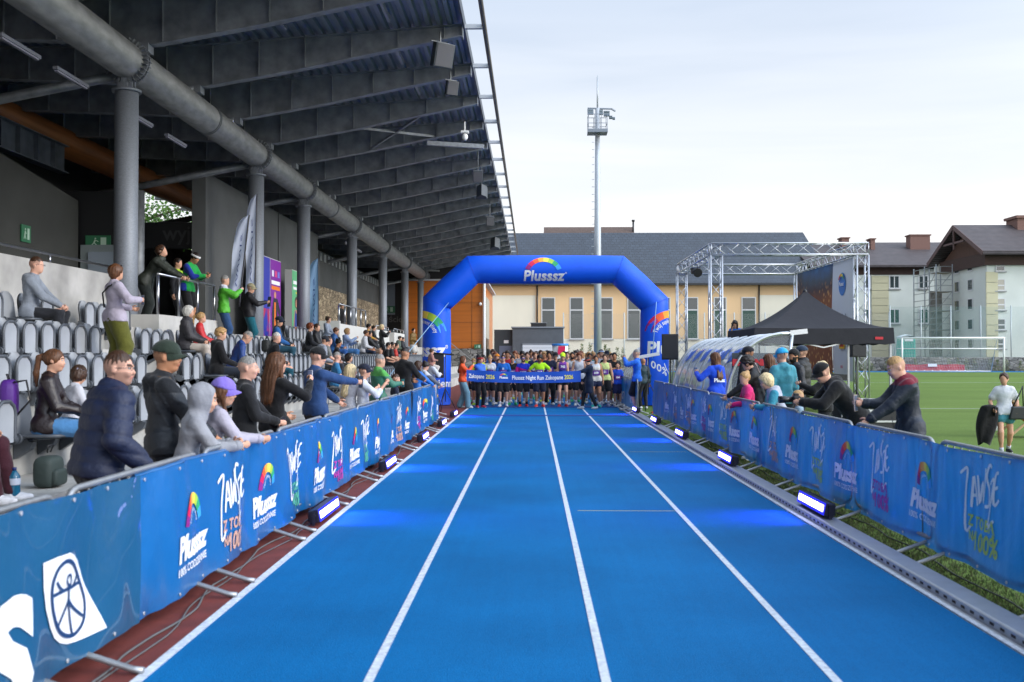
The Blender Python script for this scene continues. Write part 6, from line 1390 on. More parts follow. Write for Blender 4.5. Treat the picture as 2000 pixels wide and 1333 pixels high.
    mats = [sk, hm, mat('lips', tuple(c * m for c, m in _zip(lin(SKIN.get(skin, skin)), (.85, .6, .6))), .5), mat('stubble', tuple(c * .6 + d * .25 for c, d in _zip(lin(SKIN.get(skin, skin)), lin(HAIR.get(hair, hair)))), .7)]
    fc = V[F].mean(1) - hc; lc = fc @ HB / q; mi = np.zeros(len(F), int)
    x, y, z = lc[:, 0], lc[:, 1], lc[:, 2]; hd_ = (np.abs(x) < .12) & (np.abs(y) < .15) & (np.abs(z) < .14)
    if fine:
        mi[hd_ & (np.abs(x) < .024) & (np.abs(z + .053) < .0085) & (y > .075)] = 2
        mi[hd_ & (np.abs(np.abs(x) - .031) < .019) & (np.abs(z - .034) < .006) & (y > .07)] = 1
    if beard: mi[hd_ & (z < -.018 - .0) & (y > -.01) & (mi == 0) & ((np.abs(x) > .03) | (z < -.062) | (np.abs(z + .034) < .008)) & (z > -.115)] = 3 if beard == 1 else 1
    if hs == 'buzz' or hs == 'fade': mi[hd_ & (z > -.045 + .9 * np.maximum(0, y + .02)) & (y < .060) & (mi == 0) & ~((np.abs(x) > .074) & (z < .03) & (y > -.03))] = 3
    parts = [(V, F, mi)]
    # fingers: each its own short chain rooted in the palm
    cu = curl if hasattr(curl, '__len__') else (curl, curl)
    fb = MB()
    for ci_, (w, d, n0, r0, sg) in enumerate(hands):
        cc = cu[ci_]
        for j in range(4):
            off = (j - 1.5) * .0175 * s; ln = (.066, .078, .074, .058)[j if sg > 0 else j] * s; base = w + d * .082 * s + r0 * off * 1.0; rr = .0090 * s
            pts = [base - d * .02 * s]; a = .12; p = base; pts.append(p)
            for t_ in range(3):
                a += cc * (.75, .9, .7)[t_] * (1 + .08 * (j - 1.5)); p = p + (d * math.cos(a) + n0 * math.sin(a)) * ln * (.45, .32, .23)[t_]; pts.append(p)
            fb.tube([tuple(q_) for q_ in pts], [rr, rr, rr * .95, rr * .85, rr * .6], 6)
        b0 = w + d * .03 * s - r0 * .026 * s * 1.0
        tdir = nrm(d * .62 - r0 * .62 + n0 * (.35 + cc * .5)); t2 = nrm(d * .85 - r0 * .15 + n0 * (.35 + cc * .6)); p1 = b0 + tdir * .045 * s; p2 = p1 + t2 * .032 * s
        fb.tube([tuple(b0 - tdir * .01 * s), tuple(b0), tuple(p1), tuple(p2)], [.012 * s, .0125 * s, .0105 * s, .007 * s], 6)
    parts.append(mbpart(fb))
    if fine:
        eb = MB(); eb2 = MB()
        for g_ in (-1, 1): 
            p = Hd(g_ * .031, .0815, .011); eb.sphere(p, .0098 * q, 8, 6); p2 = Hd(g_ * .031, .0872, .0105); eb2.sphere(p2, .0058 * q, 6, 5)
        parts += [mbpart(eb, 4), mbpart(eb2, 5)]; mats += [mat('eye_white', (.48, .45, .42), .3), mat('iris', (.03, .02, .015), .2)]
    nmesh('body', parts, mats, T)
    # ---- top
    ph = (loc[0] * 3.7 + loc[1] * 1.3) % 5; G = puff * s; g2_ = loose * s * .8
    def wr(P):
        x_, y_, z_ = P[:, 0] + ph, P[:, 1], P[:, 2]
        f1 = np.abs(np.sin(z_ * 17 / s + 2.6 * np.sin(x_ * 9 + 1.5 * y_) + y_ * 9)); f2 = np.abs(np.sin(x_ * 21 + z_ * 8 + 2.2 * np.sin(y_ * 15 + z_ * 5) + 1))
        gt = .5 + .5 * np.sin(x_ * 6 + z_ * 7.3 + 2 * np.sin(y_ * 8))
        return s * (1.5 if tk in ('shiny', 'leather') else 1.0) * (-.0095 * (1 - f1) ** 2 * gt - .0075 * (1 - f2) ** 2 * (1.1 - gt) + .002)
    if tk == 'puffer' : wr = lambda P: -.015 * s * np.abs(np.sin((P @ up) * PI / .105)) ** .5 + .003 * np.sin(P[:, 0] * 35)
    if sleeve is not None:
        U = torso(SDF(), G); U.cone(pel - Rt * .060 * s * w_ - up * .03 * s, pel + Rt * .060 * s * w_ - up * .03 * s, .112 * s + max(G, g2_) + .006, .112 * s + max(G, g2_) + .006, .03, .86, Fw); U.cone(pel, waist, .118 * s * w_ + max(G, g2_) + .006, .108 * s * w_ + G, .04, .8, Fw)
        if hem >= -.15: [U.cone(Hx_ + up * .04 * s, Hx_ + nrm(kx_ - Hx_) * .06 * s, .100 * s + max(G * .7, g2_) + .008, .100 * s + max(G * .7, g2_) + .010, .03) for Hx_, kx_ in ((HL, kL), (HR, kR))]
        hemz = pel + up * (-.03 + hem - .0) * s
        for Sx, e, w in ((SL_, eL, wL), (SR_, eR, wR)):
            if sleeve == 'none': U.cone(Sx - (Sx - shz) * .25, Sx, .03 * s, .02 * s, .03); continue
            U.cone(Sx - (Sx - shz) * .06, e if sleeve != 'short' else Sx + (e - Sx) * .66, .053 * s + G, (.043 if sleeve != 'short' else .056) * s + G * .9, .03)
            if sleeve == 'long': U.cone(e, e + (w - e) * .97, .043 * s + G * .9, .031 * s + G * .7, .02)
            elif sleeve == 'rolled': U.cone(e, e + (w - e) * .35, .050 * s + G, .046 * s + G * .8, .02)
        if hem < -.15:      # coat or dress skirt part
            U.cone(pel, pel - [0, 0, .1 * s], .13 * s + G, .15 * s + G, .05, .8, Fw); U.cone(pel - [0, 0, .1 * s], pel + [0, 0, (hem + .0) * s], .15 * s + G, .185 * s + G, .05, .75, Fw)
        U.cut(hemz if hem < -.15 else pel + up * (-.075 + hem) * s, -up if hem >= -.15 else np.array([0, 0, -1.0]))
        if not (hood or hs == 'hooded'): U.ell(hbase + hu * .05 * s, [nr * 1.12] * 3, None, .01, 's')
        U.cone(shz + up * .0 * s - Fc * .01, shz + up * (.055 if sleeve == 'long' else .02) * s - Fc * .004, nr * 1.1 + G * .9, nr * (1.25 if tk in ('puffer', 'shiny') else 1.12) + G * .9, .02)
        if hood: U.cone(shz - Rc * .07 * s - Fc * .075 * s + up * .045 * s, shz + Rc * .07 * s - Fc * .075 * s + up * .045 * s, .042 * s, .042 * s, .03); U.cone(shz - Fc * .10 * s + up * .04 * s, shz - Fc * .11 * s - up * .08 * s, .055 * s, .03 * s, .04)
        if hs == 'hooded':
            U.ell(Hd(0, -.028, .022), [.104 * q, .120 * q, .122 * q], HB, .03); U.cone(hc - hu * .05, shz - Fc * .02, .085 * s, .09 * s, .05); U.ell(Hd(0, .115, -.004), [.072 * q, .085 * q, .098 * q], HB, .012, 's')
        V, F = surfnet(U, h * 1.05, wr); mi = 0; ms = [fm]
        if zip:
            fcn = V[F].mean(1); ms = [fm, fabric(zip[1], 'fabric')]
            if zip[0] == 'stripe': dd = np.abs((fcn - pel) @ Rt) < .022 * s; mi = (dd & ((fcn - chest) @ Fc > 0)).astype(int)
            elif zip[0] == 'open': xx = (fcn - pel) @ Rt; mi = ((np.abs(xx) < .055 * s) & ((fcn - pel) @ Fc > 0)).astype(int)
            elif zip[0] == 'yoke': mi = (((fcn - chest) @ up > .05 * s)).astype(int)
            elif zip[0] == 'sleeves': mi = (np.abs((fcn - pel) @ Rt) > .175 * s).astype(int)
            elif zip[0] == 'lower': mi = (((fcn - chest) @ up < -.02 * s + .3 * ((fcn - chest) @ Rt))).astype(int)
            elif zip[0] == 'hood': mi = ((fcn - shz) @ up > .03 * s).astype(int)
            elif zip[0] == 'vest': mi = ((np.abs((fcn - shz) @ Rt) > .150 * s)).astype(int)
        nmesh({'puffer': 'puffer_jacket', 'shiny': 'jacket', 'leather': 'leather_jacket'}.get(tk, 'top') if sleeve != 'none' else 'singlet', [(V, F, mi)], ms, T)
        if h < .0175 and sleeve == 'long':
            cb_ = MB()
            for e, w in ((eL, wL), (eR, wR)):
                d_ = nrm(w - e); r_ = .031 * s + G * .7 + .003; cb_.tube([tuple(w - d_ * .050 * s), tuple(w - d_ * .045 * s), tuple(w - d_ * .008 * s), tuple(w - d_ * .002 * s)], [r_ * .9, r_ * 1.06, r_, r_ * .8], 14, caps=False)
            nmesh('cuff_pair', [mbpart(cb_)], [fm], T)
            if not hood and hs != 'hooded':
                cc_ = shz + up * .055 * s - Fc * .004; rr_ = nr * 1.25 + G * .9; cb_ = MB()
                cb_.tube([tuple(cc_ + Rc * rr_ * .98 * math.cos(a_) + Fc * rr_ * .98 * math.sin(a_) + up * (.012 * s * -math.sin(a_))) for a_ in [2 * PI * i / 16 for i in range(16)]], .009 * s, 6, closed=True); nmesh('collar', [mbpart(cb_)], [fm], T)
            if hood or hs == 'hooded' or tk == 'fabric' and G > .019 * s:
                pb_ = MB()
                for g_ in (-1, 1): o_ = pel + Rt * g_ * .05 * s + Fw * (.125 * s + G + .012) + up * .02 * s; pb_.tube([tuple(o_), tuple(o_ + Rt * g_ * .07 * s - Fw * .02 * s + up * .12 * s)], .004 * s, 5)
                nmesh('pocket_seam', [mbpart(pb_)], [fm], T)
    # ---- bottoms
    Lo = SDF(); g2 = loose * s
    Lo.cone(pel - Rt * .055 * s * w_ - up * .02 * s, pel + Rt * .055 * s * w_ - up * .02 * s, .108 * s + g2 * .8, .108 * s + g2 * .8, .04, .84, Fw)
    Lo.cone(pel + up * .0, pel + up * .07 * s, .114 * s * w_ + g2 * .5, .108 * s * w_ + g2 * .3, .03, .78, Fw)
    for Hx, k, f in ((HL, kL, fL), (HR, kR, fR)):
        if leg in ('short', 'shorts', 'brief'):
            tt = {'short': .60, 'shorts': .82, 'brief': .32}[leg]; Lo.cone(Hx, Hx + (k - Hx) * tt, .096 * s + g2, (.078 if leg != 'brief' else .086) * s + g2 * 1.6, .03); 
        else:
            fl_ = .02 * s if leg == 'flare' else 0
            Lo.cone(Hx, k, .093 * s + g2, .066 * s + g2, .04); tt = {'long': .98, 'tights': .93, 'crop': .7, 'flare': .98}.get(leg, .98); Lo.cone(k, k + (f - k) * tt, .067 * s + g2, (.044 if leg != 'tights' else .038) * s + g2 + fl_, .03)
    Lo.cut(pel + up * .09 * s, up)
    for Hx, k, f in ((HL, kL, fL), (HR, kR, fR)): pass
    wr2 = lambda P: s * (.002 - .008 * (1 - np.abs(np.sin(P[:, 2] * 19 + 3 * np.sin(P[:, 0] * 11 + ph) + P[:, 1] * 8))) ** 2)
    V, F = surfnet(Lo, h * 1.15, wr2 if leg != 'tights' else None); nmesh({'short': 'shorts', 'shorts': 'shorts', 'brief': 'shorts', 'tights': 'leggings'}.get(leg, 'trousers'), [(V, F, 0)], [bm_], T)
    # ---- shoes, socks
    for (f, fd), k in _zip(feet, (kL, kR)):
        nz_ = nrm(np.cross(np.cross(fd, k - f), fd)); nz_ = nz_ if nz_ @ nrm(k - f) > 0 else -nz_
        Sh = SDF(); Sh.cone(f - nz_ * .040 * s - fd * .035 * s, f - nz_ * .048 * s + fd * .15 * s, .042 * s, .036 * s, .02); Sh.cone(f - nz_ * .03 * s, f + nz_ * .012 * s, .044 * s, .041 * s, .03); Sh.cone(f - nz_ * .035 * s, f - nz_ * .045 * s + fd * .08 * s, .045 * s, .040 * s, .03)
        Sh.cut(f - nz_ * .080 * s, -nz_); V, F = surfnet(Sh, max(h * .9, .009)); sm = ((V[F].mean(1) - f) @ nz_ < -.058 * s).astype(int)
        nmesh('shoe', [(V, F, sm)], [mat('shoe_fabric', shoe, .6, ns=20, nv=.1), mat('shoe_sole', sole, .7)], T)
        if sock:
            b = MB(); kk = f + nrm(k - f) * sock[1] * s; b.tube([tuple(f), tuple(f * .4 + kk * .6), tuple(kk)], [.043 * s, .046 * s, .052 * s if sock[1] > .2 else .046 * s], 12); b.build('sock', mat('sock_knit', sock[0], .85), T)
    # ---- hair
    Hh = SDF(); grow = {'buzz': .0, 'fade': .006, 'short': .012, 'mess': .022, 'curly': .030, 'long': .016, 'pony': .010, 'bun': .010, 'bob': .020, 'bald': 0, 'hooded': .0, 'side': .012, 'braid': .010}[hs] * s
    if grow > 0:
        Hh.ell(Hd(0, -.014, .030), [.076 * q + grow, .098 * q + grow, .090 * q + grow], HB, .02) if hs != 'fade' else Hh.ell(Hd(0, -.012, .038), [.0735 * q, .095 * q, .090 * q + .007 * s], HB, .02)
        if hs in ('long', 'bob'):
            Hh.ell(Hd(0, -.040, -.035), [.083 * q, .066 * q, .085 * q], HB, .04)
        if hs in ('long',):
            top_ = Hd(0, -.055, -.05); bt = shz - Fc * .125 * s - up * (.16) * s; Hh.cone(top_, bt, .085 * s, .075 * s, .05, .55, Fc)
            for g_ in (-1, 1): Hh.cone(Hd(g_ * .072, .0, .0), shz + Rc * g_ * .085 * s + Fc * .03 * s - up * .02 * s, .026 * s, .026 * s, .03)
        if hs == 'side':
            for g_ in (-1, 1): Hh.cone(Hd(g_ * .068, .0, .0), shz + Rc * g_ * .09 * s + Fc * .10 * s - up * .13 * s, .026 * s, .018 * s, .03)
            Hh.ell(Hd(0, -.045, -.03), [.078 * q, .062 * q, .08 * q], HB, .04)
        if hs in ('pony', 'braid'):
            p0 = Hd(0, -.105, .055); p1 = p0 + HB @ np.array([0, -.055, -.03]) * s; p2 = p1 - up * .17 * s - Fc * .01; p3 = p2 - up * .14 * s + Fc * .02
            Hh.cone(p0, p1, .022 * s, .028 * s, .015); Hh.cone(p1, p2, .030 * s, .028 * s, .02); Hh.cone(p2, p3, .028 * s, .012 * s, .02)
        if hs == 'bun': Hh.ell(Hd(0, -.075, .105), [.04 * q] * 3, HB, .01)
        # face opening and neck
        fz = {'short': .005, 'fade': .012, 'mess': .0, 'curly': -.005}.get(hs, -.01)
        Hh.ell(Hd(0, .135, -.026), [.080 * q, .100 * q, (.112 if hs in ('short', 'fade', 'buzz') else .104) * q], HB, .012, 's')
        if hs in ('short', 'mess', 'fade', 'curly'): Hh.cone(Hd(0, -.03, -.125), Hd(0, .1, -.06), .088 * q, .09 * q, .02, op='s'); [Hh.ell(Hd(g_ * .088, .012, -.012), [.018 * q, .030 * q, .036 * q], HB, .01, 's') for g_ in (-1, 1)]
        amp = {'curly': .010, 'mess': .006, 'bob': .006, 'long': .006}.get(hs, .0038)
        fr_ = {'curly': 95, 'mess': 70}.get(hs, 80)
        def hd(P):
            Lp = (P - hc) @ HB; a = np.arctan2(Lp[:, 0], Lp[:, 1] + 1e-6)
            if hs in ('curly', 'mess'): return amp * (np.sin(P[:, 0] * fr_ + 2 * np.sin(P[:, 2] * 60)) * np.sin(P[:, 1] * fr_ + 1) + .6 * np.sin(P[:, 2] * fr_ * 1.1 + P[:, 0] * 30))
            return amp * np.sin(a * 16 + Lp[:, 2] * 9) + amp * .6 * np.sin(a * 31 - Lp[:, 2] * 14)
        V, F = surfnet(Hh, min(h, .016), hd)
        sb = MB()
        if h < .018 and hs in ('long', 'side', 'pony', 'bob', 'bun', 'short', 'mess'):
            rs = random.Random(int(loc[1] * 100)); lo_ = hs in ('long', 'side', 'bob')
            for _ in range(150 if lo_ else 90):
                a = rs.uniform(-2.5, 2.5); sa, ca = math.sin(a), -math.cos(a); g_ = grow * 1.03 + .001
                P_ = []
                for t_ in (0, .25, .5, .75, 1.0):
                    th = .15 + t_ * (1.45 if lo_ else 1.25); P_.append(Hd(0, 0, 0) + HB @ np.array([(.076 * q + g_) * sa * math.sin(th), -.014 * q + (.098 * q + g_) * ca * math.sin(th), .030 * q + (.090 * q + g_) * math.cos(th)]))
                if ca > .35: continue
                if hs == 'long':
                    e_ = shz - Fc * (.125 + .05 * rs.random()) * s - up * rs.uniform(.10, .26) * s + Rc * .095 * s * sa; P_ += [P_[-1] * .5 + e_ * .5 - Fc * .028 * s, e_]
                elif hs in ('bob', 'side'): P_ += [P_[-1] - up * .06 * s, P_[-1] - up * rs.uniform(.08, .11) * s]
                sb.tube([tuple(p_) for p_ in P_], [.0022 * s] * (len(P_) - 1) + [.0006 * s], 3, caps=False)
        if len(F): nmesh('hair', [(V, F, 0)] + ([mbpart(sb)] if sb.v else []), [hm], T)
    # ---- hats
    if hat:
        hcm = fabric(hatc)
        if hat in ('cap', 'backcap', 'visorcap'):
            K = SDF(); K.ell(Hd(0, -.012, .038), [.076 * q + .020 * s, .098 * q + .018 * s, .090 * q + .018 * s], HB, .02); K.cut(Hd(0, 0, .038), -(HB @ nrm([0, .12, 1]))); V, F = surfnet(K, min(h, .014))
            fy_ = 1 if hat != 'backcap' else -1
            def brim(u, v):
                a = PI * (u - .5) * .98; r_ = 1 + .0; x_ = .082 * math.sin(a) * (1 - .08 * v); y_ = (.072 * math.cos(a) + .02) + v * (.075 * max(0, math.cos(a)) ** .6); return tuple(Hd(x_, fy_ * y_ - .01, .046 - .020 * v - .035 * v * (math.sin(a) ** 2) - .012 * (1 - math.cos(a))))
            bb = MB(); bb.grid(brim, 12, 5); bb.grid(lambda u, v: tuple(np.array(brim(1 - u, v)) - hu * .004), 12, 5); bb.sphere(Hd(0, -.012, .145), .008 * s, 6, 4)
            nmesh('cap', [(V, F, 0), mbpart(bb)], [hcm], T)
        elif hat == 'beanie' or hat == 'headband':
            K = SDF(); K.ell(Hd(0, -.012, .034), [.076 * q + .019 * s, .098 * q + .019 * s, .090 * q + .02 * s], HB, .02); K.cut(Hd(0, 0, .035 if hat == 'beanie' else .028), -(HB @ nrm([0, -.1, 1])))
            if hat == 'headband': K.cut(Hd(0, 0, .072), (HB @ nrm([0, -.1, 1])))
            V, F = surfnet(K, min(h, .012)); nmesh('beanie' if hat == 'beanie' else 'headband', [(V, F, 0)], [hcm], T)
    if glasses:
        b = MB(); dark = glasses in ('sun', 'mirror')
        for g_ in (-1, 1):
            if dark: b.grid(lambda u, v: tuple(Hd(g_ * (.006 + .052 * u), .104 - .022 * u * u - .004 * abs(v - .5), .028 - .034 * v)), 4, 3)
            else:
                b.tube([tuple(Hd(g_ * .032 + .021 * math.cos(a_), .101, .010 + .015 * math.sin(a_))) for a_ in [2 * PI * i / 12 for i in range(12)]], .0016 * s, 4, closed=True)
            b.tube([tuple(Hd(g_ * .056, .094, .016)), tuple(Hd(g_ * .084, .0, .012))], .0022 * s, 4)
        b.tube([tuple(Hd(-.010, .105, .016)), tuple(Hd(.010, .105, .016))], .002 * s, 4)
        b.build('sunglasses' if dark else 'glasses', mat('lens_' + glasses, {'sun': (.01, .01, .012), 'mirror': (.03, .05, .35), 'clear': (.05, .05, .06)}[glasses], .12, spec=.9), T)
    info = dict(T=T, Hd=Hd, HB=HB, hands=hands, s=s, chest=chest, up=up, Rc=Rc, Fc=Fc, shz=shz, pel=pel, waist=waist, wL=wL, wR=wR, eL=eL, eR=eR, G=G, kL=kL, kR=kR)
    if bib is not None:      # start number: a square of printed paper pinned to the front
        c0 = pel + up * .21 * s + Fc * (.122 * s * W_ + G + .012); bw, bh = .12 * s, .085 * s
        if bib[0] == 'hi': c0 = pel + up * .36 * s + Fc * (.125 * s + G + .03)
        bend = lambda u: -1.6 * u * u
        b = MB(); b.grid(lambda u, v: tuple(c0 + Rc * (u - .5) * 2 * bw + up * (v - .5) * 2 * bh + Fc * bend((u - .5) * 2 * bw)), 6, 1); o = b.build('start_number', mat('bib_' + bib[2], bib[2], .7), T)
        if bib[1]:
            rt = -Rc; g_ = text_geo(bib[1], .10 * s, .004); lettering('number', g_, lambda u, v: tuple(c0 + rt * u + up * v + Fc * (bend(u) + .006)), PRINTW, o)
    if print_:      # printed motif on the back or front: (side, text, size, colour, dz)
        sd, tx, sz, col, dz = print_; g_ = text_geo(tx, sz * s, .004 * s); dirn = Fc if sd == 'front' else -Fc; rt = -Rc if sd == 'front' else Rc; c0 = chest + up * dz * s + dirn * (.118 * s * W_ + G + .012)
        lettering('printed_lettering', g_, lambda u, v: tuple(c0 + rt * u + up * v - dirn * 1.8 * u * u), mat('print_col' + col, col, .6), T)
    return info
def hold_phone(I, which=1, label='smartphone', col=(.015, .015, .018), screen=(.10, .14, .22), tilt=0, big=1.0, face=None):
    """a phone gripped in the hand; which 0 left, 1 right. A thing of its own."""
    w, d, n0, r0, sg = I['hands'][which]; s = I['s']; T = I['T']; Mw = T.matrix_basis
    c = w + d * .10 * s + n0 * .020 * s
    bpy.context.view_layer.update()
    cw = T.matrix_world @ Vector(c); t = thing('smartphone', label, 'phone', cw)
    f = Vector(face) if face else (T.matrix_world.to_3x3() @ Vector(n0))        # screen normal
    f.normalize(); upv = Vector((0, 0, 1)); upv = (upv - f * upv.dot(f)).normalized() if abs(f.z) < .95 else Vector((0, 1, 0)); upv = Matrix.Rotation(R(tilt), 3, f) @ upv; rt = upv.cross(f)
    m = Matrix((rt, f, upv)).transposed()
    bev(MB().box((0, 0, 0), (.074 * big, .009, .152 * big), m).build('phone_body', mat('phone_body', col, .3), t), .003)
    MB().box(f * .0052, (.068 * big, .001, .142 * big), m).build('screen', mat('phone_screen_%s' % (tuple(screen),), screen, .15, emit=None), t)
    return t
def up_m(Hm=1.75): return Hm / 1.75
# ================================================================ WHO STANDS WHERE
def G_(px, pt, X=None, Y=None, floor=0.0):
    p = pX(px, pt, X) if X is not None else pY(px, pt, Y); return (p.x, p.y, floor), p.z - floor
def stand(label, px, pt, X=None, Y=None, floor=0.0, H=None, dh=0.0, **k):
    loc, hh = G_(px, pt, X, Y, floor); return person(label, loc, (H or hh - .012) + dh, **k)
def sit(label, row, px, H=1.75, rz=-85, seat=True, **k):
    X = RISX[row - 1] + .30; p = pX(px, 650, X); s = H / 1.75
    if seat:
        yy = p.y
        SEATED.append((row, yy, ' '.join(label.split()[:7])))
    k.setdefault('LF', (-.12, .40 / s, .085)); k.setdefault('RF', (.12, .44 / s, .085)); k.setdefault('LH', (-.10, .38, .63 / s)); k.setdefault('RH', (.10, .36, .63 / s)); k.setdefault('lean', 6); k.setdefault('group', 'spectators seated in the grandstand')
    return person(label, (X, p.y, .45 * row), H, rz, hp=.535, **k)
SPF, SPL, SPR = 'spectators in the grandstand', 'spectators leaning on the left barriers', 'spectators leaning on the right barriers'
# ---------- left barrier, near to far
I = stand('man in navy puffer jacket with glasses and stubble, nearest on the left barrier', 187, 683, X=-2.98, rz=-48, lean=13, head=(-42, 2, 0), hair='brown', hs='fade', top='#141f3c', tk='puffer', puff=.036, bot='#15171d', glasses='clear', beard=1, wide=1.2, RH=(.30, .22, .98), LH=(-.30, .05, .86), skin='pink', curl=(.5, 1.0), belly=.02, group=SPL)
hold_phone(I, 1, 'phone held low by the man in the navy puffer jacket')
I = stand('man in dark green baseball cap and charcoal jacket behind the grey hooded child', 318, 655, X=-3.02, rz=-62, head=(-22, 3, 0), hair='dark', hs='fade', hat='cap', hatc='#243026', top='#23272d', tk='shiny', puff=.020, hood=True, bot='#15171d', RH=(.14, .40, .97), LH=(-.25, .2, .95), skin='tan', wide=1.05, H=1.80, zip=('yoke', '#1a1d22'), group=SPL)
b = MB(); T_ = I['T']; b.tube([tuple(I['shz'] + I['Rc'] * .09 + I['up'] * .07 - I['Fc'] * .06), tuple(I['shz'] + I['Rc'] * .10 + I['up'] * .06 + I['Fc'] * .04), tuple(I['chest'] + I['Rc'] * .11 + I['Fc'] * .135), tuple(I['waist'] + I['Rc'] * .12 + I['Fc'] * .14)], .014, 6); b.build('strap', mat('strap_brown', (.10, .06, .03), .7), T_)
I = stand('child in light grey hooded sweatshirt leaning over the left barrier', 357, 752, X=-2.74, rz=-66, head=(-8, 14, 0), lean=14, child=True, hair='brown', hs='hooded', hood=False, top='#8d8e94', puff=.020, bot='#20222a', LH=(-.10, .46, 1.20), RH=(.13, .50, 1.19), curl=(.9, .9), group=SPL)
I = stand('girl in lilac cap with long hair and pale lilac jacket leaning on the left barrier', 408, 743, X=-2.72, rz=-58, head=(-24, 8, 0), lean=10, child=True, female=True, hair='chest', hs='side', hat='cap', hatc='#7d6bc0', top='#a5a0ad', puff=.020, zip=('open', '#c9d64a'), bot='#2a3550', LH=(-.06, .50, 1.16), RH=(.20, .46, 1.18), curl=(.8, .6), group=SPL)
I = stand('grey haired man in black fleece holding a phone with both hands at the left barrier', 478, 697, X=-2.90, rz=-66, head=(-18, 3, 0), hair='grey', hs='fade', top='#17181b', puff=.018, bot='#17181c', skin='pink', RH=(.12, .32, 1.08), LH=(-.02, .34, 1.03), curl=(.9, .8), wide=1.08, belly=.015, group=SPL)
hold_phone(I, 1, 'dark phone held by the grey haired man in black fleece', tilt=-30)
I = stand('woman with long chestnut hair in black top filming with a raised phone', 537, 690, X=-2.86, rz=-30, head=(-20, 0, 0), female=True, hair='chest', hs='long', top='#0d0d10', puff=.010, bot='#15151a', RH=(.24, .32, 1.43), RE=(.7, -.2, -.8), LH=(-.14, .3, 1.05), curl=(.6, .9), hand_n=(None, (-1, 0, 0)), group=SPL)
hold_phone(I, 1, 'pale phone raised by the long haired woman in black', col=(.5, .5, .55), screen=(.25, .30, .5), face=(-.55, -.8, 0))
I = stand('man in black cap and blue sweater stretching a phone forward over the left barrier', 616, 680, X=-2.92, rz=-50, head=(-12, 4, 0), hair='brown', hs='fade', hat='cap', hatc='#101114', top='#22406e', puff=.020, bot='#17181c', skin='pink', wide=1.15, RH=(.14, .60, 1.30), LH=(-.12, .42, 1.03), curl=(.5, .9), hand_n=(None, (-1, 0, .2)), belly=.02, group=SPL)
hold_phone(I, 1, 'dark phone stretched forward by the man in the blue sweater', face=(-.6, -.8, .1), big=1.05)
I = stand('woman with straight pale blond hair in white T-shirt at the left barrier', 683, 712, X=-2.84, rz=-40, head=(-15, 0, 0), female=True, hair='pale', hs='long', top='#c9c9d0', sleeve='short', bot='#2a3550', RH=(.22, .42, 1.34), RE=(.4, -.2, -.9), group=SPL)
I = stand('boy in navy cap and white shirt beside the blond woman, raising his hand', 709, 712, X=-2.62, rz=-72, head=(0, 0, 0), child=True, hair='brown', hs='fade', hat='cap', hatc='#141a2c', top='#c5c9d4', sleeve='rolled', RH=(.16, .36, 1.42), RE=(.4, -.2, -.9), curl=(.5, 1.1), group=SPL)
I = stand('balding grey man in green and teal jacket holding a phone at the left barrier', 739, 693, X=-2.80, rz=-52, head=(-15, 4, 0), hair='grey', hs='fade', top='#2f6b58', tk='shiny', zip=('yoke', '#4f9a4a'), puff=.02, bot='#2a3a2a', RH=(.10, .42, 1.22), LH=(-.10, .40, 1.18), curl=(.8, .9), wide=1.05, group=SPL)
hold_phone(I, 1, 'phone held by the man in the green and teal jacket', col=(.02, .1, .12), screen=(.1, .35, .4), face=(-.6, -.8, 0))
stand('small boy in navy shirt beside the balding man in green and teal', 771, 733, X=-2.66, rz=-70, child=True, head=(-10, 0, 0), hair='brown', hs='fade', top='#1c2438', sleeve='short', group=SPL)
stand('broad dark haired man in black sweater seen from behind at the left barrier', 788, 680, X=-2.78, rz=-35, head=(-18, 5, 0), hair='dark', hs='fade', top='#0f1012', puff=.022, wide=1.22, skin='tan', RH=(.18, .42, 1.12), LH=(-.14, .4, 1.1), group=SPL)
stand('girl with long brown hair in bright blue jacket at the left barrier', 814, 705, X=-2.72, rz=-45, head=(-10, 12, 0), female=True, hair='brown', hs='long', top='#1565b8', tk='shiny', puff=.022, RH=(.12, .45, 1.12), LH=(-.1, .45, 1.1), group=SPL)
stand('woman with dark bun in grey and white striped jacket by the left barrier end', 828, 706, X=-2.66, rz=-60, head=(-5, 15, 0), female=True, hair='dark', hs='bun', top='#5b6068', puff=.02, zip=('yoke', '#b9bcc4'), RH=(.1, .45, 1.1), LH=(-.1, .45, 1.05), group=SPL)
I = stand('man in white hoodie carrying a toddler on his shoulders', 843, 0, Y=26.6, H=1.64, rz=-60, head=(0, 5, 0), hair='brown', hs='short', top='#c3c8d6', hood=False, puff=.022, LH=(-.14, .18, 1.30), RH=(.18, .20, 1.28), LE=(-1, 0, -.6), RE=(1, 0, -.6), group=SPL)
person('toddler in dusty pink jacket riding on the shoulders of a man', (I['T'].location.x - .03, I['T'].location.y - .02, 1.30), .86, -60, hp=.16, child=True, hair='brown', hs='mess', top='#9a6f66', puff=.03, LF=(-.26, .24, -.22), RF=(.26, .24, -.22), bot='#b9b0a8', LH=(-.22, .3, .55), RH=(.22, .3, .55), lean=8)
stand('girl in bright orange jacket and wide pale jeans filming beside the start tape', 903, 703, Y=32.0, H=1.66, rz=-88, head=(0, 0, 0), female=True, hair='chest', hs='long', top='#e0501a', tk='shiny', puff=.03, bot='#6f97a8', leg='flare', loose=.035, shoe='#d8d8d8', RH=(.10, .34, 1.42), RE=(.5, -.3, -.9), LH=(-.05, .33, 1.05), LF=(-.1, -.10, .085), RF=(.12, .2, .085))
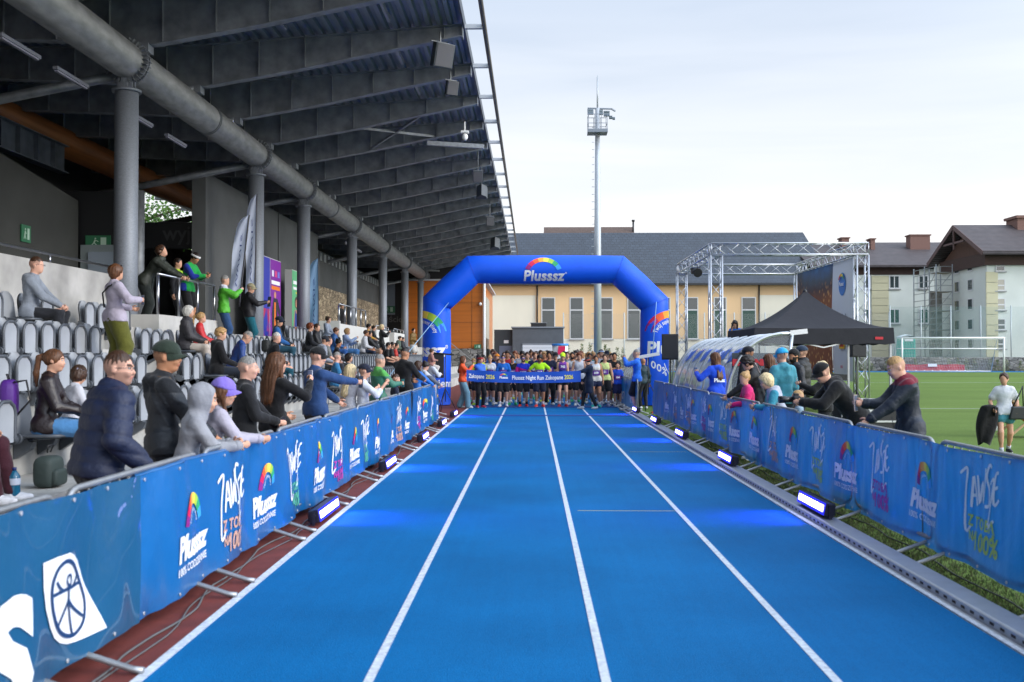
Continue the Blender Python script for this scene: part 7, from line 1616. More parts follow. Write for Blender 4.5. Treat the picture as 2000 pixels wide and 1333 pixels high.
I = stand('woman in blue jacket and red headband holding the left end of the start tape', 937, 695, Y=32.1, H=1.66, rz=-150, head=(20, 5, 0), female=True, hair='brown', hs='pony', hat='headband', hatc='#b02a30', top='#1a5cc0', tk='shiny', puff=.024, bot='#101116', shoe='#c03050', LH=(-.02, .3, .92), RH=(-.30, .35, .93))
person('woman in long navy coat holding the right end of the start tape', (pY(1150, 0, 31.5).x, 31.5, 0), 1.62, 100, head=(15, 18, 0), female=True, hair='dark', hs='bun', hat='headband', hatc='#9c4438', top='#16243a', puff=.028, hem=-.38, bot='#0d0e12', leg='tights', shoe='#b8bcc2', RH=(.12, .18, .95), LH=(.03, .72, 1.16), LE=(-.2, 0, -1), LF=(-.1, -.22, .085), RF=(.1, .22, .085), twist=10)
I = stand('tall man in bright blue pullover and black shorts filming by the right kerb', 1244, 683, Y=29.1, rz=78, head=(0, -4, 0), hair='grey', hs='fade', top='#1b62cc', puff=.02, bot='#0e0f12', leg='shorts', loose=.03, shoe='#14161a', sock=('#c8c8cc', .13), LH=(-.06, .34, 1.52), RH=(.10, .36, 1.50), LE=(-1, 0, -1), RE=(1, 0, -1), curl=(.9, .9))
hold_phone(I, 0, 'black phone raised by the tall man in the blue pullover', face=(1, -.1, 0))
stand('bald man in dark teal jacket behind the right arch leg', 1257, 700, Y=31.6, rz=20, hair='brown', hs='bald', top='#14333f', tk='shiny', skin='tan')
# ---------- grandstand
sit('man in grey hoodie with brown shoes sitting alone in the top row', 4, 57, 1.80, rz=-78, head=(-2, 4, 0), hair='brown', hs='fade', glasses='clear', top='#7e858f', hood=True, puff=.02, bot='#23252b', shoe='#4a3326', sole='#c8b8a0', skin='pink', LH=(-.02, .42, .62), RH=(.04, .42, .63))
I = stand('woman standing on the terrace in lilac grey sweater and wide olive trousers', 224, 512, X=-6.35, floor=1.35, H=1.72, rz=-42, head=(-14, 0, 0), female=True, hair='chest', hs='bob', top='#a79fae', puff=.028, bot='#58591f', leg='flare', loose=.05, RH=(.22, .30, 1.22), RE=(.7, -.5, -.5), LH=(-.1, .3, 1.1), curl=(.5, .9), group=SPF)
hold_phone(I, 1, 'dark phone held by the woman in the lilac grey sweater', face=(-.6, -.8, 0))
b = MB(); b.tube([tuple(I['shz'] + I['Rc'] * .13 + I['up'] * .06), tuple(I['shz'] + I['Rc'] * .05 - I['Fc'] * .115), tuple(I['chest'] - I['Rc'] * .04 - I['Fc'] * .165), tuple(I['waist'] - I['Rc'] * .17 - I['Fc'] * .08)], .013, 6); b.build('strap', mat('strap_black', (.01, .01, .01), .7), I['T'])
b = MB(); [b.sphere(I['Hd'](g * .032, .06, .105), (.022, .012, .014), 8, 5) for g in (-1, 1)]; b.build('sunglasses', mat('lens_sun', (.01, .01, .012), .12), I['T'])
p = pX(308, 462, -7.78); person('man in dark olive jacket leaning far over the steel railing above the seats', (-8.05, p.y, 2.25), 1.85, -88, lean=38, head=(-4, -22, 0), hair='brown', hs='mess', top='#252a22', tk='shiny', puff=.026, bot='#1c2220', loose=.03, shoe='#15171a', LH=(-.16, .74, 1.02), RH=(.10, .78, 1.0), LF=(-.12, -.1, .085), RF=(.12, .05, .085), curl=(.8, .8), group=SPF)
p = pX(376, 490, -7.62); I = person('man in bright green hoodie and white headband looking down at his phone', (-7.75, p.y, 2.25), 1.78, -100, lean=12, head=(0, 32, 0), hair='dark', hs='short', hat='headband', hatc='#c8c8c8', top='#10913f', zip=('sleeves', '#182f8a'), puff=.022, bot='#0d0e12', leg='shorts', beard=1, skin='tan', LH=(-.04, .48, 1.22), RH=(.08, .48, 1.20), curl=(.8, .9), group=SPF)
hold_phone(I, 0, 'phone in the hands of the man in the bright green hoodie', face=(-.7, 0, .7))
p = pX(350, 500, -8.3); person('man in lime and black vest half hidden behind the green hoodie man', (-8.35, p.y, 2.25), 1.72, -100, hair='dark', hs='short', top='#8fb81a', zip=('lower', '#101218'), bot='#101218', leg='tights', group=SPF)
I = stand('grey haired man in lime green jacket and jeans filming from the terrace steps', 437, 545, X=-7.15, floor=1.8, H=1.74, rz=-68, head=(-8, 2, 0), hair='grey', hs='fade', top='#4fa82a', tk='shiny', puff=.032, bot='#27466e', LH=(-.06, .38, 1.42), RH=(.08, .38, 1.42), LE=(-.9, 0, -.8), RE=(.9, 0, -.8), curl=(.9, .9), zip=('hood', '#c5cbd6'), group=SPF)
hold_phone(I, 1, 'small black phone held up by the man in the lime green jacket', face=(-1, -.2, 0))
I = stand('man in beige flat cap and teal trousers holding a tablet beside the second column', 487, 545, X=-7.25, floor=1.8, H=1.72, rz=-70, head=(-12, 8, 0), hair='grey', hs='fade', hat='cap', hatc='#8b8468', top='#17161b', tk='shiny', puff=.03, belly=.05, bot='#0e5664', loose=.03, RH=(.16, .42, 1.28), LH=(-.28, .0, 1.0), curl=(.6, .9), wide=1.1, group=SPF)
hold_phone(I, 1, 'black tablet held by the man in the beige flat cap', face=(-.6, -.8, .1), big=1.7)
sit('grey haired woman in dark quilted jacket and cream trousers by the parapet', 3, 360, 1.66, hair='white', hs='bob', female=True, top='#2c2a2e', tk='puffer', puff=.034, bot='#b7ada2', rz=-80)
sit('girl with blond ponytail in red jacket beside the grey haired woman', 3, 386, 1.42, rz=-75, child=True, female=True, hair='blond', hs='pony', top='#b51f24', tk='shiny', puff=.03, bot='#3a5f94')
sit('teenage boy with light brown fringe in black hoodie in the second row', 2, 422, 1.70, rz=-66, head=(-15, 4, 0), hair='blond', hs='mess', top='#0e0e11', hood=True, puff=.026, bot='#1d2430')
sit('grey haired man in blue zip jacket looking down in the second row', 2, 454, 1.75, rz=-62, head=(-12, 35, 0), lean=20, hair='grey', hs='fade', top='#173a78', tk='shiny', puff=.02, bot='#1d2430')
sit('man in navy cap and dark vest over blue sleeves in front of the green poster', 3, 538, 1.78, rz=-80, head=(-18, 6, 0), hair='dark', hs='fade', hat='cap', hatc='#151c2e', top='#101318', zip=('vest', '#22568f'), puff=.03, bot='#20485a')
sit('white haired old man in black fleece and teal trousers in the second row', 2, 526, 1.72, rz=-60, head=(-30, 4, 0), lean=14, hair='white', hs='fade', top='#111216', puff=.026, bot='#144b5c', skin='pink', wide=1.08)
sit('woman with curly reddish hair in dark top by the third column', 3, 601, 1.66, rz=-80, female=True, hair='red', hs='curly', top='#0f1218', bot='#1a1d24')
sit('man in black jacket next to the curly reddish haired woman', 3, 614, 1.70, rz=-84, head=(-25, 0, 0), hair='brown', hs='short', top='#111216', tk='shiny', puff=.03, bot='#15171c')
sit('woman in light grey hoodie sitting high beside the light blue flag', 4, 637, 1.66, rz=-100, female=True, hair='brown', hs='bun', top='#8d97a6', hood=True, bot='#2b2d33')
sit('man in dark cap and grey hoodie in the second row near the third column', 2, 621, 1.76, rz=-60, head=(-20, 8, 0), lean=16, hair='dark', hs='fade', hat='cap', hatc='#1d2028', top='#868b96', hood=True, puff=.028, bot='#20242c')
sit('man in grey T-shirt holding a bottle behind the black capped man', 2, 636, 1.74, rz=-75, head=(-10, 4, 0), hair='brown', hs='fade', top='#6f716f', sleeve='short', bot='#2a2e36', skin='pink')
sit('woman with dark bun and black top with pale sleeve stripes in the second row', 2, 655, 1.64, rz=-78, head=(-12, 10, 0), female=True, hair='black', hs='bun', top='#121216', bot='#15161a', skin='tan')
sit('boy with messy fair hair in blue jacket in the third row', 3, 651, 1.60, rz=-88, head=(-12, 10, 0), hair='chest', hs='mess', top='#1d4f86', tk='shiny', hood=True, puff=.03, bot='#1f4a86')
sit('short haired blond woman in pale blue hoodie and jeans holding up a phone', 3, 674, 1.68, rz=-88, female=True, hair='blond', hs='bob', top='#8fa3c4', hood=True, puff=.026, bot='#4b7fb5', RH=(.1, .42, 1.0), LH=(-.1, .4, .85))
sit('man in white printed sweatshirt and dark jeans in the third row', 3, 708, 1.76, rz=-86, lean=12, hair='brown', hs='short', top='#b7b8bd', puff=.026, bot='#1d2a40', skin='tan')
sit('man in black jacket with bare folded arms in the third row', 3, 723, 1.76, rz=-88, lean=-4, hair='dark', hs='short', top='#0f0f12', tk='shiny', puff=.024, bot='#7f6a5c', leg='shorts')
sit('woman with dark curly hair sitting in the fourth row beyond the railing', 4, 717, 1.68, rz=-90, female=True, hair='black', hs='curly', top='#b58a3c', bot='#2a2a30')
sit('boy in dark jacket beside the dark curly haired woman in the fourth row', 4, 727, 1.62, rz=-90, hair='dark', hs='short', top='#101216', bot='#20222a')
stand('blond woman in black jacket standing to film beyond the fourth column', 745, 635, X=-6.4, floor=1.35, H=1.64, rz=-70, female=True, hair='pale', hs='bob', top='#0c0d10', tk='shiny', puff=.026, bot='#12141a', LH=(-.06, .34, 1.40), RH=(.08, .34, 1.40), curl=(.9, .9), group=SPF)
p = pX(667, 595, -8.15); person('man in black jacket and sunglasses standing by the white parapet under the stone wall', (-8.15, p.y, 2.25), 1.66, -110, head=(-20, 0, 0), hair='brown', hs='fade', glasses='sun', top='#0c0c0f', puff=.024, bot='#221d18', group=SPF)
sit('person in green hooded jacket near the fifth column', 3, 773, 1.70, rz=-92, lean=20, hair='dark', hs='short', top='#4c5c4e', hood=True, puff=.03, bot='#22303c')
sit('boy in dark puffer jacket near the sixth column', 3, 784, 1.60, rz=-92, hair='dark', hs='short', top='#10151f', tk='puffer', puff=.034, bot='#20242c')
sit('teenager in black T-shirt leaning forward, first of three friends in the second row', 2, 749, 1.74, rz=-85, lean=18, hair='dark', hs='short', top='#0f1012', sleeve='short', bot='#1d1f24')
sit('teenager with beard in black T-shirt, middle one of three friends in the second row', 2, 760, 1.76, rz=-88, lean=12, hair='dark', hs='short', top='#1a1a1e', sleeve='short', beard=1, bot='#1d1f24')
sit('teenager in red T-shirt, last of three friends in the second row', 2, 768, 1.74, rz=-88, lean=12, hair='dark', hs='short', top='#b0362e', sleeve='short', bot='#1d1f24')
stand('man in mustard jacket and white shorts standing on the steps near the left arch leg', 807, 640, X=-6.4, floor=1.35, H=1.78, rz=-120, hair='dark', hs='short', top='#6f541f', tk='shiny', puff=.03, bot='#b5b2ad', leg='shorts', loose=.04, LH=(-.03, .2, 1.1), RH=(.05, .2, 1.12), group=SPF)
sit('grey haired man in light blue T-shirt in the front row above the blond woman', 1, 653, 1.74, rz=-75, head=(25, -4, 0), hair='grey', hs='fade', top='#2f6f9c', sleeve='short', bot='#c5bfb0', skin='pink')
sit('woman in dark top with bare knees beside the man in light blue T-shirt', 1, 676, 1.66, rz=-85, female=True, hair='dark', hs='bob', top='#22242c', bot='#1a1c22', leg='shorts')
sit('woman in brown leather jacket with long ponytail and torn pale jeans at the left edge', 1, 88, 1.70, rz=-72, head=(-8, 4, 0), female=True, hair='chest', hs='pony', top='#1d1214', tk='leather', puff=.022, bot='#4a7fb0', loose=.02, LH=(-.05, .40, .66), RH=(.08, .38, .70), shoe='#b9a08a')
p = pX(66, 760, -5.22); t = thing('backpack', 'purple backpack on the back of the woman in the brown leather jacket', 'backpack', (-5.32, p.y - .26, 1.25), R(-72))
b = MB(); b.puffy((0, -.02, 0), (.135, .085, .21), .55); b.puffy((0, -.11, -.06), (.10, .04, .10), .5); b.build('bag_body', mat('purple_nylon', '#4a1a78', .6, bs=30, bst=.3), t); MB().tube([(-.03, -.02, .2), (-.03, -.04, .26), (.03, -.04, .26), (.03, -.02, .2)], .008, 6).build('top_handle', BLACK, t); MB().tube([(.10, .04, .18), (.13, .16, .2), (.13, .2, 0), (.1, .05, -.18)], .012, 6).build('strap', BLACK, t)
sit('child in white headband sitting beside the woman in the leather jacket', 1, 140, 1.30, rz=-40, head=(30, 25, 0), child=True, female=True, hair='brown', hs='bob', hat='headband', hatc='#b5b5d0', top='#b9b9c0', bot='#4a7fb0')
person('person in maroon trousers and white trainers cut off by the left edge of the picture', (-4.95, pX(-120, 900, -4.95).y, .45), 1.7, -80, hp=.535, LF=(-.12, .55, .085), RF=(.10, .50, .085), LH=(-.1, .38, .65), RH=(.1, .36, .65), hair='brown', top='#3a3a40', bot='#3a1420', shoe='#d0d0d4')
for px, py, lab in ((95, 968, 'small dark green backpack on the lowest terrace behind the navy puffer man'), (520, 668, 'black backpack lying on a seat below the beige capped man')):
    X_ = -4.6 if px < 200 else -6.55; p = pX(px, py, X_); zf = .45 if px < 200 else 1.78; t = thing('backpack', lab, 'backpack', (p.x, p.y, zf)); b = MB(); b.puffy((0, 0, .15), (.10, .16, .15), .5); b.puffy((.1, 0, .10), (.04, .12, .08), .5); b.build('bag_body', mat('dark_nylon', (.012, .014, .014), .7, bs=25, bst=.4) if px > 200 else mat('green_nylon', (.03, .045, .04), .7, bs=25, bst=.4), t); MB().tube([(0, .03, .33), (.02, .06, .40), (.02, -.06, .40), (0, -.03, .33)], .008, 6).build('strap', BLACK, t)
# ---------- right barrier
I = stand('woman with long fair hair in bright blue hoodie with white lettering, filming by the shelter', 1398, 689, X=3.74, rz=32, head=(10, 0, 0), female=True, hair='chest', hs='long', top='#1548c8', hood=True, puff=.026, bot='#0e1016', LH=(-.26, .30, 1.34), LE=(-.8, -.2, -.8), curl=(.9, .5), print_=('back', 'Plusssz', .105, '#e0e4ee', -.12), group=SPR)
hold_phone(I, 0, 'blue phone raised by the woman in the blue hoodie', col=(.02, .05, .25), face=(.5, -.85, 0))
I = stand('bearded man in black cap and black jacket with pale piping by the right barrier', 1463, 677, X=4.0, rz=42, head=(22, 0, 0), hair='dark', hs='fade', hat='cap', hatc='#15161f', top='#101013', tk='shiny', puff=.030, beard=1, skin='tan', bot='#121318', H=1.84, group=SPR)
b = MB(); b.tube([tuple(I['shz'] + I['Rc'] * .02 + I['up'] * .10 - I['Fc'] * .08), tuple(I['shz'] + I['Rc'] * .10 + I['up'] * .04 - I['Fc'] * .085), tuple(I['chest'] + I['Rc'] * .14 - I['Fc'] * .13)], .006, 5); b.tube([tuple(I['shz'] - I['Rc'] * .16 - I['Fc'] * .09), tuple(I['shz'] - I['Rc'] * .18 - I['Fc'] * .085 - I['up'] * .07)], .007, 5); b.build('piping', mat('reflective_pink', (.8, .6, .62), .4), I['T'])
I = stand('dark curly haired teenager in black jacket reaching his hands over the right barrier', 1484, 692, X=3.80, rz=78, lean=14, head=(10, 24, 0), hair='dark', hs='curly', top='#121317', tk='shiny', puff=.024, bot='#15161a', LH=(-.20, .56, 1.02), RH=(.16, .42, 1.02), LE=(-.4, -.3, -.8), curl=(.4, .9), group=SPR)
hold_phone(I, 0, 'grey phone in the outstretched hand of the curly haired teenager', col=(.12, .13, .15), face=(.3, -.2, .9))
stand('woman with wavy brown hair in black standing behind the curly haired teenager', 1504, 692, X=4.45, rz=30, head=(10, 8, 0), female=True, hair='chest', hs='long', top='#15161a', puff=.02, group=SPR)
stand('man in light blue cap and teal hoodie seen from behind at the right barrier', 1529, 680, X=4.15, rz=22, head=(10, 2, 0), hair='brown', hs='fade', hat='cap', hatc='#2a9ad0', top='#3d8797', hood=True, puff=.030, bot='#20303a', skin='pink', H=1.80, group=SPR)
stand('bearded man in black beanie and dark jacket under the canopy edge', 1552, 683, X=4.75, rz=110, head=(20, 0, 0), hair='black', hs='short', hat='beanie', hatc='#101012', beard=2, top='#121620', tk='shiny', puff=.026, skin='tan', group=SPR)
stand('man in navy cap with raised arm filming under the canopy edge', 1568, 677, X=5.1, rz=60, head=(10, 0, 0), hair='dark', hs='fade', hat='cap', hatc='#26364a', top='#0f1013', tk='puffer', puff=.036, RH=(.12, .35, 1.50), LH=(-.1, .35, 1.50), group=SPR)
stand('little girl in bright pink jacket with arms over the right barrier', 1469, 727, X=3.56, rz=92, lean=12, head=(28, 6, 0), child=True, female=True, hair='blond', hs='bun', top='#c01a60', puff=.026, zip=('yoke', '#d02a70'), LH=(-.16, .42, 1.12), RH=(.16, .40, 1.08), bot='#2a2c38', group=SPR)
stand('boy with straight blond hair in pale grey hoodie leaning on the right barrier', 1531, 728, X=3.66, rz=84, lean=24, head=(5, 22, 0), child=True, hair='pale', hs='bob', top='#9fa3b4', hood=True, puff=.026, zip=('sleeves', '#2d7f96'), LH=(-.16, .50, 1.15), RH=(.16, .46, 1.12), bot='#2a2c38', H=1.46, group=SPR)
stand('smallest fair haired boy in pale T-shirt peeking over the right barrier behind a camera', 1560, 767, X=3.66, rz=80, head=(10, 0, 0), child=True, hair='blond', hs='fade', top='#7f96a8', sleeve='short', group=SPR)
p = pX(1662, 760, 4.02); I = person('photographer in black jacket and black cap bending down to a camera at the right barrier', (4.10, p.y, 0), 1.74, 88, lean=40, head=(6, 26, 0), hair='brown', hs='fade', hat='cap', hatc='#0b0b0d', top='#0d0e11', puff=.034, hood=True, wide=1.08, belly=.02, bot='#111216', LH=(-.12, .72, 1.12), RH=(.10, .70, 1.12), LF=(-.16, -.12, .085), RF=(.14, .12, .085), curl=(.9, 1.0), group=SPR)
wv_ = I['T'].matrix_basis @ Vector(((I['wL'] + I['wR']) / 2)); t = thing('camera', 'black photo camera with a long lens held over the right barrier', 'camera', (wv_.x - .06, wv_.y, wv_.z + .03)); b = MB(); b.box((0, 0, 0), (.075, .14, .10)); b.box((0, 0, .06), (.06, .06, .04)); b.box((.0, -.06, -.01), (.09, .04, .10)); bev(b.build('camera_body', BLACK, t), .01); MB().tube([(-.03, 0, 0), (-.12, 0, 0), (-.13, 0, 0), (-.22, 0, 0)], [.038, .038, .044, .046], 16).build('lens', mat('lens_black', (.01, .011, .014), .25), t)
I = stand('woman with pale blond hair in black holding a phone behind the bending photographer', 1612, 705, X=4.75, rz=75, head=(5, 18, 0), female=True, hair='pale', hs='long', top='#0e0e11', puff=.024, LH=(-.1, .42, 1.34), RH=(.12, .35, 1.2), curl=(.9, .6), group=SPR)
hold_phone(I, 0, 'phone with pale case held by the blond woman in black', col=(.5, .42, .4), face=(1, -.3, 0))
I = stand('man with shaved head in navy jacket with maroon hood leaning on the right barrier', 1778, 706, X=4.02, H=1.70, rz=86, lean=8, head=(8, 24, 0), hair='blond', hs='fade', top='#111c2c', tk='shiny', puff=.032, zip=('hood', '#6a1428'), hood=True, wide=1.02, bot='#15171d', skin='pink', LH=(-.16, .52, 1.02), RH=(.06, .48, 1.22), LE=(-.4, -.4, -.8), RE=(.5, -.2, -.8), curl=(.5, .8), hand_n=(None, (1, 0, 0)), group=SPR)
hold_phone(I, 1, 'large phone in a pale case held by the man with the maroon hood', col=(.55, .42, .35), screen=(.10, .13, .2), face=(.75, -.65, .05), big=1.15)
p = pY(1962, 888, 17.1); I = person('girl in white T-shirt and teal shorts crossing the grass with a black bag', (p.x, 17.1, 0), 1.38, 165, head=(-22, 0, 0), child=True, female=True, hair='brown', hs='pony', top='#cdd0d6', sleeve='short', puff=.026, bot='#3d7f8c', leg='brief', loose=.02, shoe='#15161a', sole='#c8c8c8', sock=('#c0c4d0', .1), RH=(.26, .18, 1.02), LH=(-.24, .06, .98), RF=(.08, .10, .085), LF=(-.12, -.26, .12), curl=(.8, .8), wide=1.1)
hold_phone(I, 1, 'black phone in the hand of the girl crossing the grass')
MT = I['T'].matrix_basis; a_ = MT @ Vector((.26, .12, .80)); t = thing('jacket', 'black jacket hanging over the arm of the girl on the grass', 'jacket', a_); b = MB()
b.grid(lambda u, v: (.19 * math.cos(2 * PI * u) * (.75 + .35 * math.sin(PI * v)) * (1 - .35 * v) - .08 * v, .09 * math.sin(2 * PI * u) + .02 * math.sin(u * 25 + v * 4), .02 - .62 * v + .03 * math.sin(u * 12) * v), 24, 14); b.sphere((0, 0, .02), (.14, .07, .05), 12, 6); b.build('jacket_cloth', fabric('#0c0c0e'), t)
a_ = MT @ Vector((-.20, .06, .74)); t = thing('shoulder_bag', 'black shoulder bag carried by the girl on the grass', 'bag', a_); b = MB(); b.prism([(-.16, -.12), (.16, -.12), (.11, .10), (-.11, .10)], 'y', -.05, .05); bev(b.build('bag_body', mat('black_leather', (.015, .02, .022), .3), t), .02); MB().tube([(-.09, 0, .09), (.02, -.02, .32), (.08, .0, .44), (.09, .02, .3), (.09, 0, .09)], .012, 6).build('strap', mat('black_leather', (.015, .02, .022), .3), t)
t = thing('plastic_bag', 'white plastic bag lying on the grass behind the girl', 'bag', pY(1935, 775, 22.5)); t.location.z = 0; MB().sphere((0, 0, .13), (.22, .14, .14), 14, 8).build('bag_body', mat('white_film', (.6, .62, .65), .5, bs=8, bst=.8, bd=.05), t); MB().sphere((.1, 0, .26), (.06, .03, .06), 8, 6).build('knot', mat('white_film', (.6, .62, .65), .5), t)
I = stand('presenter in bright blue T-shirt with long brown hair speaking into a microphone on the stage', 1436, 625, Y=32.6, floor=1.12, rz=150, head=(10, 28, 0), hair='dark', hs='long', top='#1b6fd0', sleeve='short', bot='#15171c', RH=(.04, .22, 1.44), LH=(-.2, .3, 1.1), curl=(.5, 1.0))
w_ = I['T'].matrix_basis @ Vector(I['wR']); t = thing('microphone', 'black microphone held by the presenter on the stage', 'microphone', w_); MB().tube([(-.02, .04, -.02), (0, .0, .16)], .016, 8).build('handle', BLACK, t); MB().sphere((0, -.01, .19), .03, 8, 6).build('grille', BLACK, t)
# ---------- runners, front rows
RG = 'runners waiting at the start'
def run(label, px, pt, Y, **k):
    k.setdefault('sleeve', 'short'); k.setdefault('leg', 'shorts'); k.setdefault('bot', '#101116'); k.setdefault('loose', .016); k.setdefault('sock', ('#d0d0d4', .12)); k.setdefault('rz', 180); k.setdefault('puff', .008); k.setdefault('group', RG); k.setdefault('h', .021 if Y < 34.5 else .026)
    if k['sleeve'] == 'short' and Y < 37: k.setdefault('bib', ('lo', str(101 + int(px * 7.3) % 880), BIB))
    return stand(label, px, pt, Y=Y, **k)
BIB = '#5b2a86'
run('runner in yellow T-shirt with dark hair looking down at the left of the tape', 935, 692, 33.6, hair='dark', hs='short', top='#b9c22a', head=(0, 25, 0), wide=1.05, skin='tan', shoe='#8fb32a', LF=(-.14, .05, .085), RF=(.16, .0, .085))
run('runner in white T-shirt with fair tied hair and long white socks', 957, 694, 33.8, female=True, hair='blond', hs='bun', top='#c6c8d0', bot='#121420', sock=('#d8dae2', .36), head=(0, 18, 0), shoe='#c8c8cc')
run('runner in blue T-shirt with purple sunglasses and white trainers', 983, 693, 32.7, hair='brown', hs='short', glasses='mirror', top='#1560b4', shoe='#d4d4d8', sole='#b02030', print_=('front', 'II', .14, '#d8e0f0', -.05))
run('runner in black T-shirt with dark hair and green shoes behind the blue T-shirt runner', 1001, 694, 33.8, hair='dark', hs='short', top='#141418', head=(5, 20, 0), shoe='#19a860', bib=('lo', '371', BIB))
run('bearded runner in blue and pink T-shirt with mirrored goggles and red shoes', 1022, 694, 32.8, hair='brown', hs='short', glasses='mirror', beard=2, top='#1a2fb0', zip=('lower', '#c01a78'), shoe='#d02028', bib=('lo', '3107', BIB), sock=('#15151a', .12), wide=1.08)
run('bearded runner in lime T-shirt with hands on hips and red shoes', 1054, 692, 32.6, hair='black', hs='mess', beard=2, top='#a8e01e', head=(0, 24, 0), shoe='#e03a28', skin='tan', bib=('lo', '217', BIB), LH=(-.20, .06, 1.05), RH=(.20, .06, 1.05), LE=(-1, -.4, 0), RE=(1, -.4, 0), bot='#141a30')
run('runner in navy T-shirt with dark curly hair between the lime T-shirt and the lime cap', 1073, 687, 33.9, hair='dark', hs='curly', top='#121a34', skin='tan', leg='long', bot='#0e0f14')
run('woman runner in lime cap and blue purple top with number 742', 1099, 690, 32.7, female=True, hair='brown', hs='pony', hat='cap', hatc='#c4ea2a', top='#3a4aa8', zip=('yoke', '#7a3a98'), sleeve='none', glasses='clear', leg='brief', bot='#0f1018', shoe='#b02030', bib=('hi', '742', BIB), LH=(-.08, .25, 1.02), RH=(.08, .25, 1.0))
run('runner in black cap behind the woman with the lime cap', 1085, 689, 34.3, hair='dark', hs='short', hat='cap', hatc='#14151a', top='#23242c')
run('bearded runner in white patterned T-shirt beside number 742', 1118, 688, 33.9, hair='dark', hs='short', beard=2, top='#bfc2c8', skin='tan')
run('runner in white singlet with reddish brown hair looking down', 1131, 688, 33.4, hair='red', hs='mess', top='#c0c2ca', sleeve='none', head=(0, 15, 0))
run('woman runner in white and peach singlet with number 609 and navy shorts', 1164, 694, 32.4, female=True, hair='brown', hs='bun', top='#c9c5bc', zip=('yoke', '#c4c8cc'), sleeve='none', leg='brief', loose=.02, bot='#1a2340', shoe='#2fb0a0', bib=('lo', '609', BIB), skin='tan')
run('runner in pale yellow singlet with number 51 and black shorts', 1181, 692, 33.0, hair='brown', hs='short', top='#c3cf86', sleeve='none', bib=('lo', '51', BIB), shoe='#8a90b0', wide=1.04)
run('runner in black T-shirt with folded arms at the right end', 1200, 689, 33.8, hair='dark', hs='short', top='#15161a', LH=(.12, .22, 1.22), RH=(-.12, .24, 1.25), LE=(-1, 0, -.5), RE=(1, 0, -.5), skin='tan')
run('runner in navy cap and black T-shirt behind the pale yellow singlet', 1185, 686, 34.4, hair='dark', hs='short', hat='cap', hatc='#141a2c', top='#101116')
run('runner in bright blue T-shirt squeezed at the right edge behind the barrier', 1206, 712, 33.2, hair='dark', hs='short', top='#1b46b8', bot='#141c48', H=1.45, child=True)
run('runner in pale blue headband and white top near the right', 1174, 683, 35.2, hair='brown', hs='short', hat='headband', hatc='#9fb6dc', top='#c2c6ce')
run('woman runner in raspberry top behind the white T-shirt runner', 975, 701, 34.4, female=True, hair='chest', hs='long', top='#b01850', leg='tights', bot='#12121a')
run('runner in orange beanie and blue top at the left', 971, 692, 35.3, hair='brown', hs='short', hat='beanie', hatc='#d8801a', top='#1a5aa8')
run('tall runner in light blue top at the back left of the crowd', 963, 683, 36.2, hair='brown', hs='mess', top='#4f86c4')
run('runner in red top with dark headband behind the purple sunglasses runner', 991, 685, 35.6, hair='brown', hs='short', hat='headband', hatc='#2a2420', top='#a3202a', skin='tan')
run('runner in neon yellow T-shirt behind the goggles runner', 1030, 688, 35.0, hair='brown', hs='short', top='#b4dc2a')
run('runner in dark blue T-shirt seen between the goggles and the lime T-shirt', 1044, 688, 34.6, hair='chest', hs='short', head=(30, 0, 0), top='#1a2848')
run('runner in coral top between the black cap and the lime cap', 1092, 701, 35.2, hair='chest', hs='bun', female=True, top='#d8523a')
run('runner in white T-shirt with dark hair near number 609', 1152, 690, 35.0, hair='black', hs='short', top='#c0c4d0', skin='tan')
rnd = random.Random(31)
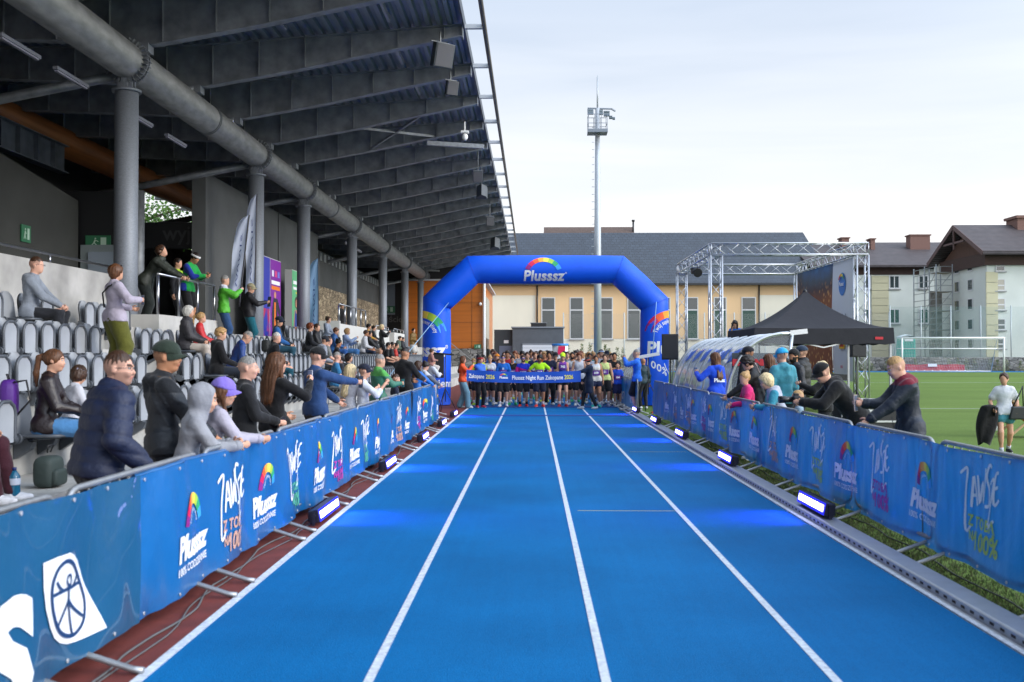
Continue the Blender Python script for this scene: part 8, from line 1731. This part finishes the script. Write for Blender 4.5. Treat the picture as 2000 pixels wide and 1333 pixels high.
back = [(925, 700, 'grey', 'fair'), (945, 694, 'black', 'dark'), (951, 701, 'teal', 'brown'), (1012, 688, 'navy', 'brown'), (1020, 686, 'white', 'dark'), (1037, 684, 'grey', 'shaved'), (1048, 686, 'red', 'dark'), (1056, 685, 'black', 'brown'), (1063, 687, 'orange', 'fair'), (1079, 687, 'sky blue', 'brown'), (1108, 687, 'grey', 'brown'), (1113, 690, 'lime', 'fair'), (1124, 685, 'black', 'dark'), (1128, 684, 'red', 'brown'), (1139, 689, 'navy', 'fair'), (1145, 690, 'orange', 'dark'), (1150, 687, 'teal', 'fair'), (1158, 687, 'black', 'fair'), (1170, 689, 'lime', 'brown'), (1191, 688, 'white', 'fair'), (1195, 690, 'grey', 'dark'), (997, 690, 'sky blue', 'dark'), (1006, 686, 'grey', 'red'), (985, 688, 'white', 'brown'), (968, 687, 'black', 'red'), (1135, 686, 'white', 'red'), (1068, 685, 'navy', 'dark'), (1102, 686, 'teal', 'dark')]
COLS = {'grey': '#6d7078', 'black': '#131418', 'teal': '#1c6a70', 'navy': '#172040', 'white': '#bfc2c8', 'red': '#a02028', 'orange': '#d8641e', 'sky blue': '#4a92cc', 'lime': '#a8d42a'}
HC = {'fair': 'blond', 'dark': 'dark', 'brown': 'brown', 'shaved': 'brown', 'red': 'red'}
for i, (px, pt, c, hc_) in enumerate(back):
    Y = 36.0 + 8.5 * ((i * 7) % 28) / 28; fem = i % 4 == 1
    where = 'at the far left' if px < 955 else 'behind the purple sunglasses' if px < 1000 else 'behind the goggles runner' if px < 1042 else 'behind the lime T-shirt runner' if px < 1082 else 'behind the woman with number 742' if px < 1116 else 'behind the white singlet runner' if px < 1148 else 'behind number 609' if px < 1175 else 'behind number 51 at the right'
    run('%s haired runner in %s top in the back rows %s' % (hc_ if hc_ != 'shaved' else 'short', c, where), px, pt, Y, hair=HC[hc_], hs=('bun' if fem else 'fade' if hc_ == 'shaved' else rnd.choice(['short', 'mess', 'short'])), female=fem, top=COLS[c], head=(rnd.uniform(-25, 25), rnd.uniform(-4, 14), 0), skin=rnd.choice(['light', 'tan', 'pink']), rz=180 + rnd.uniform(-15, 15), shoe=rnd.choice(['#c8c8cc', '#2fb070', '#d06030', '#202228', '#7a40a0', '#c8d040']), bot=rnd.choice(['#101116', '#15182a', '#101116', '#1c1c20']))
place_all_seats()
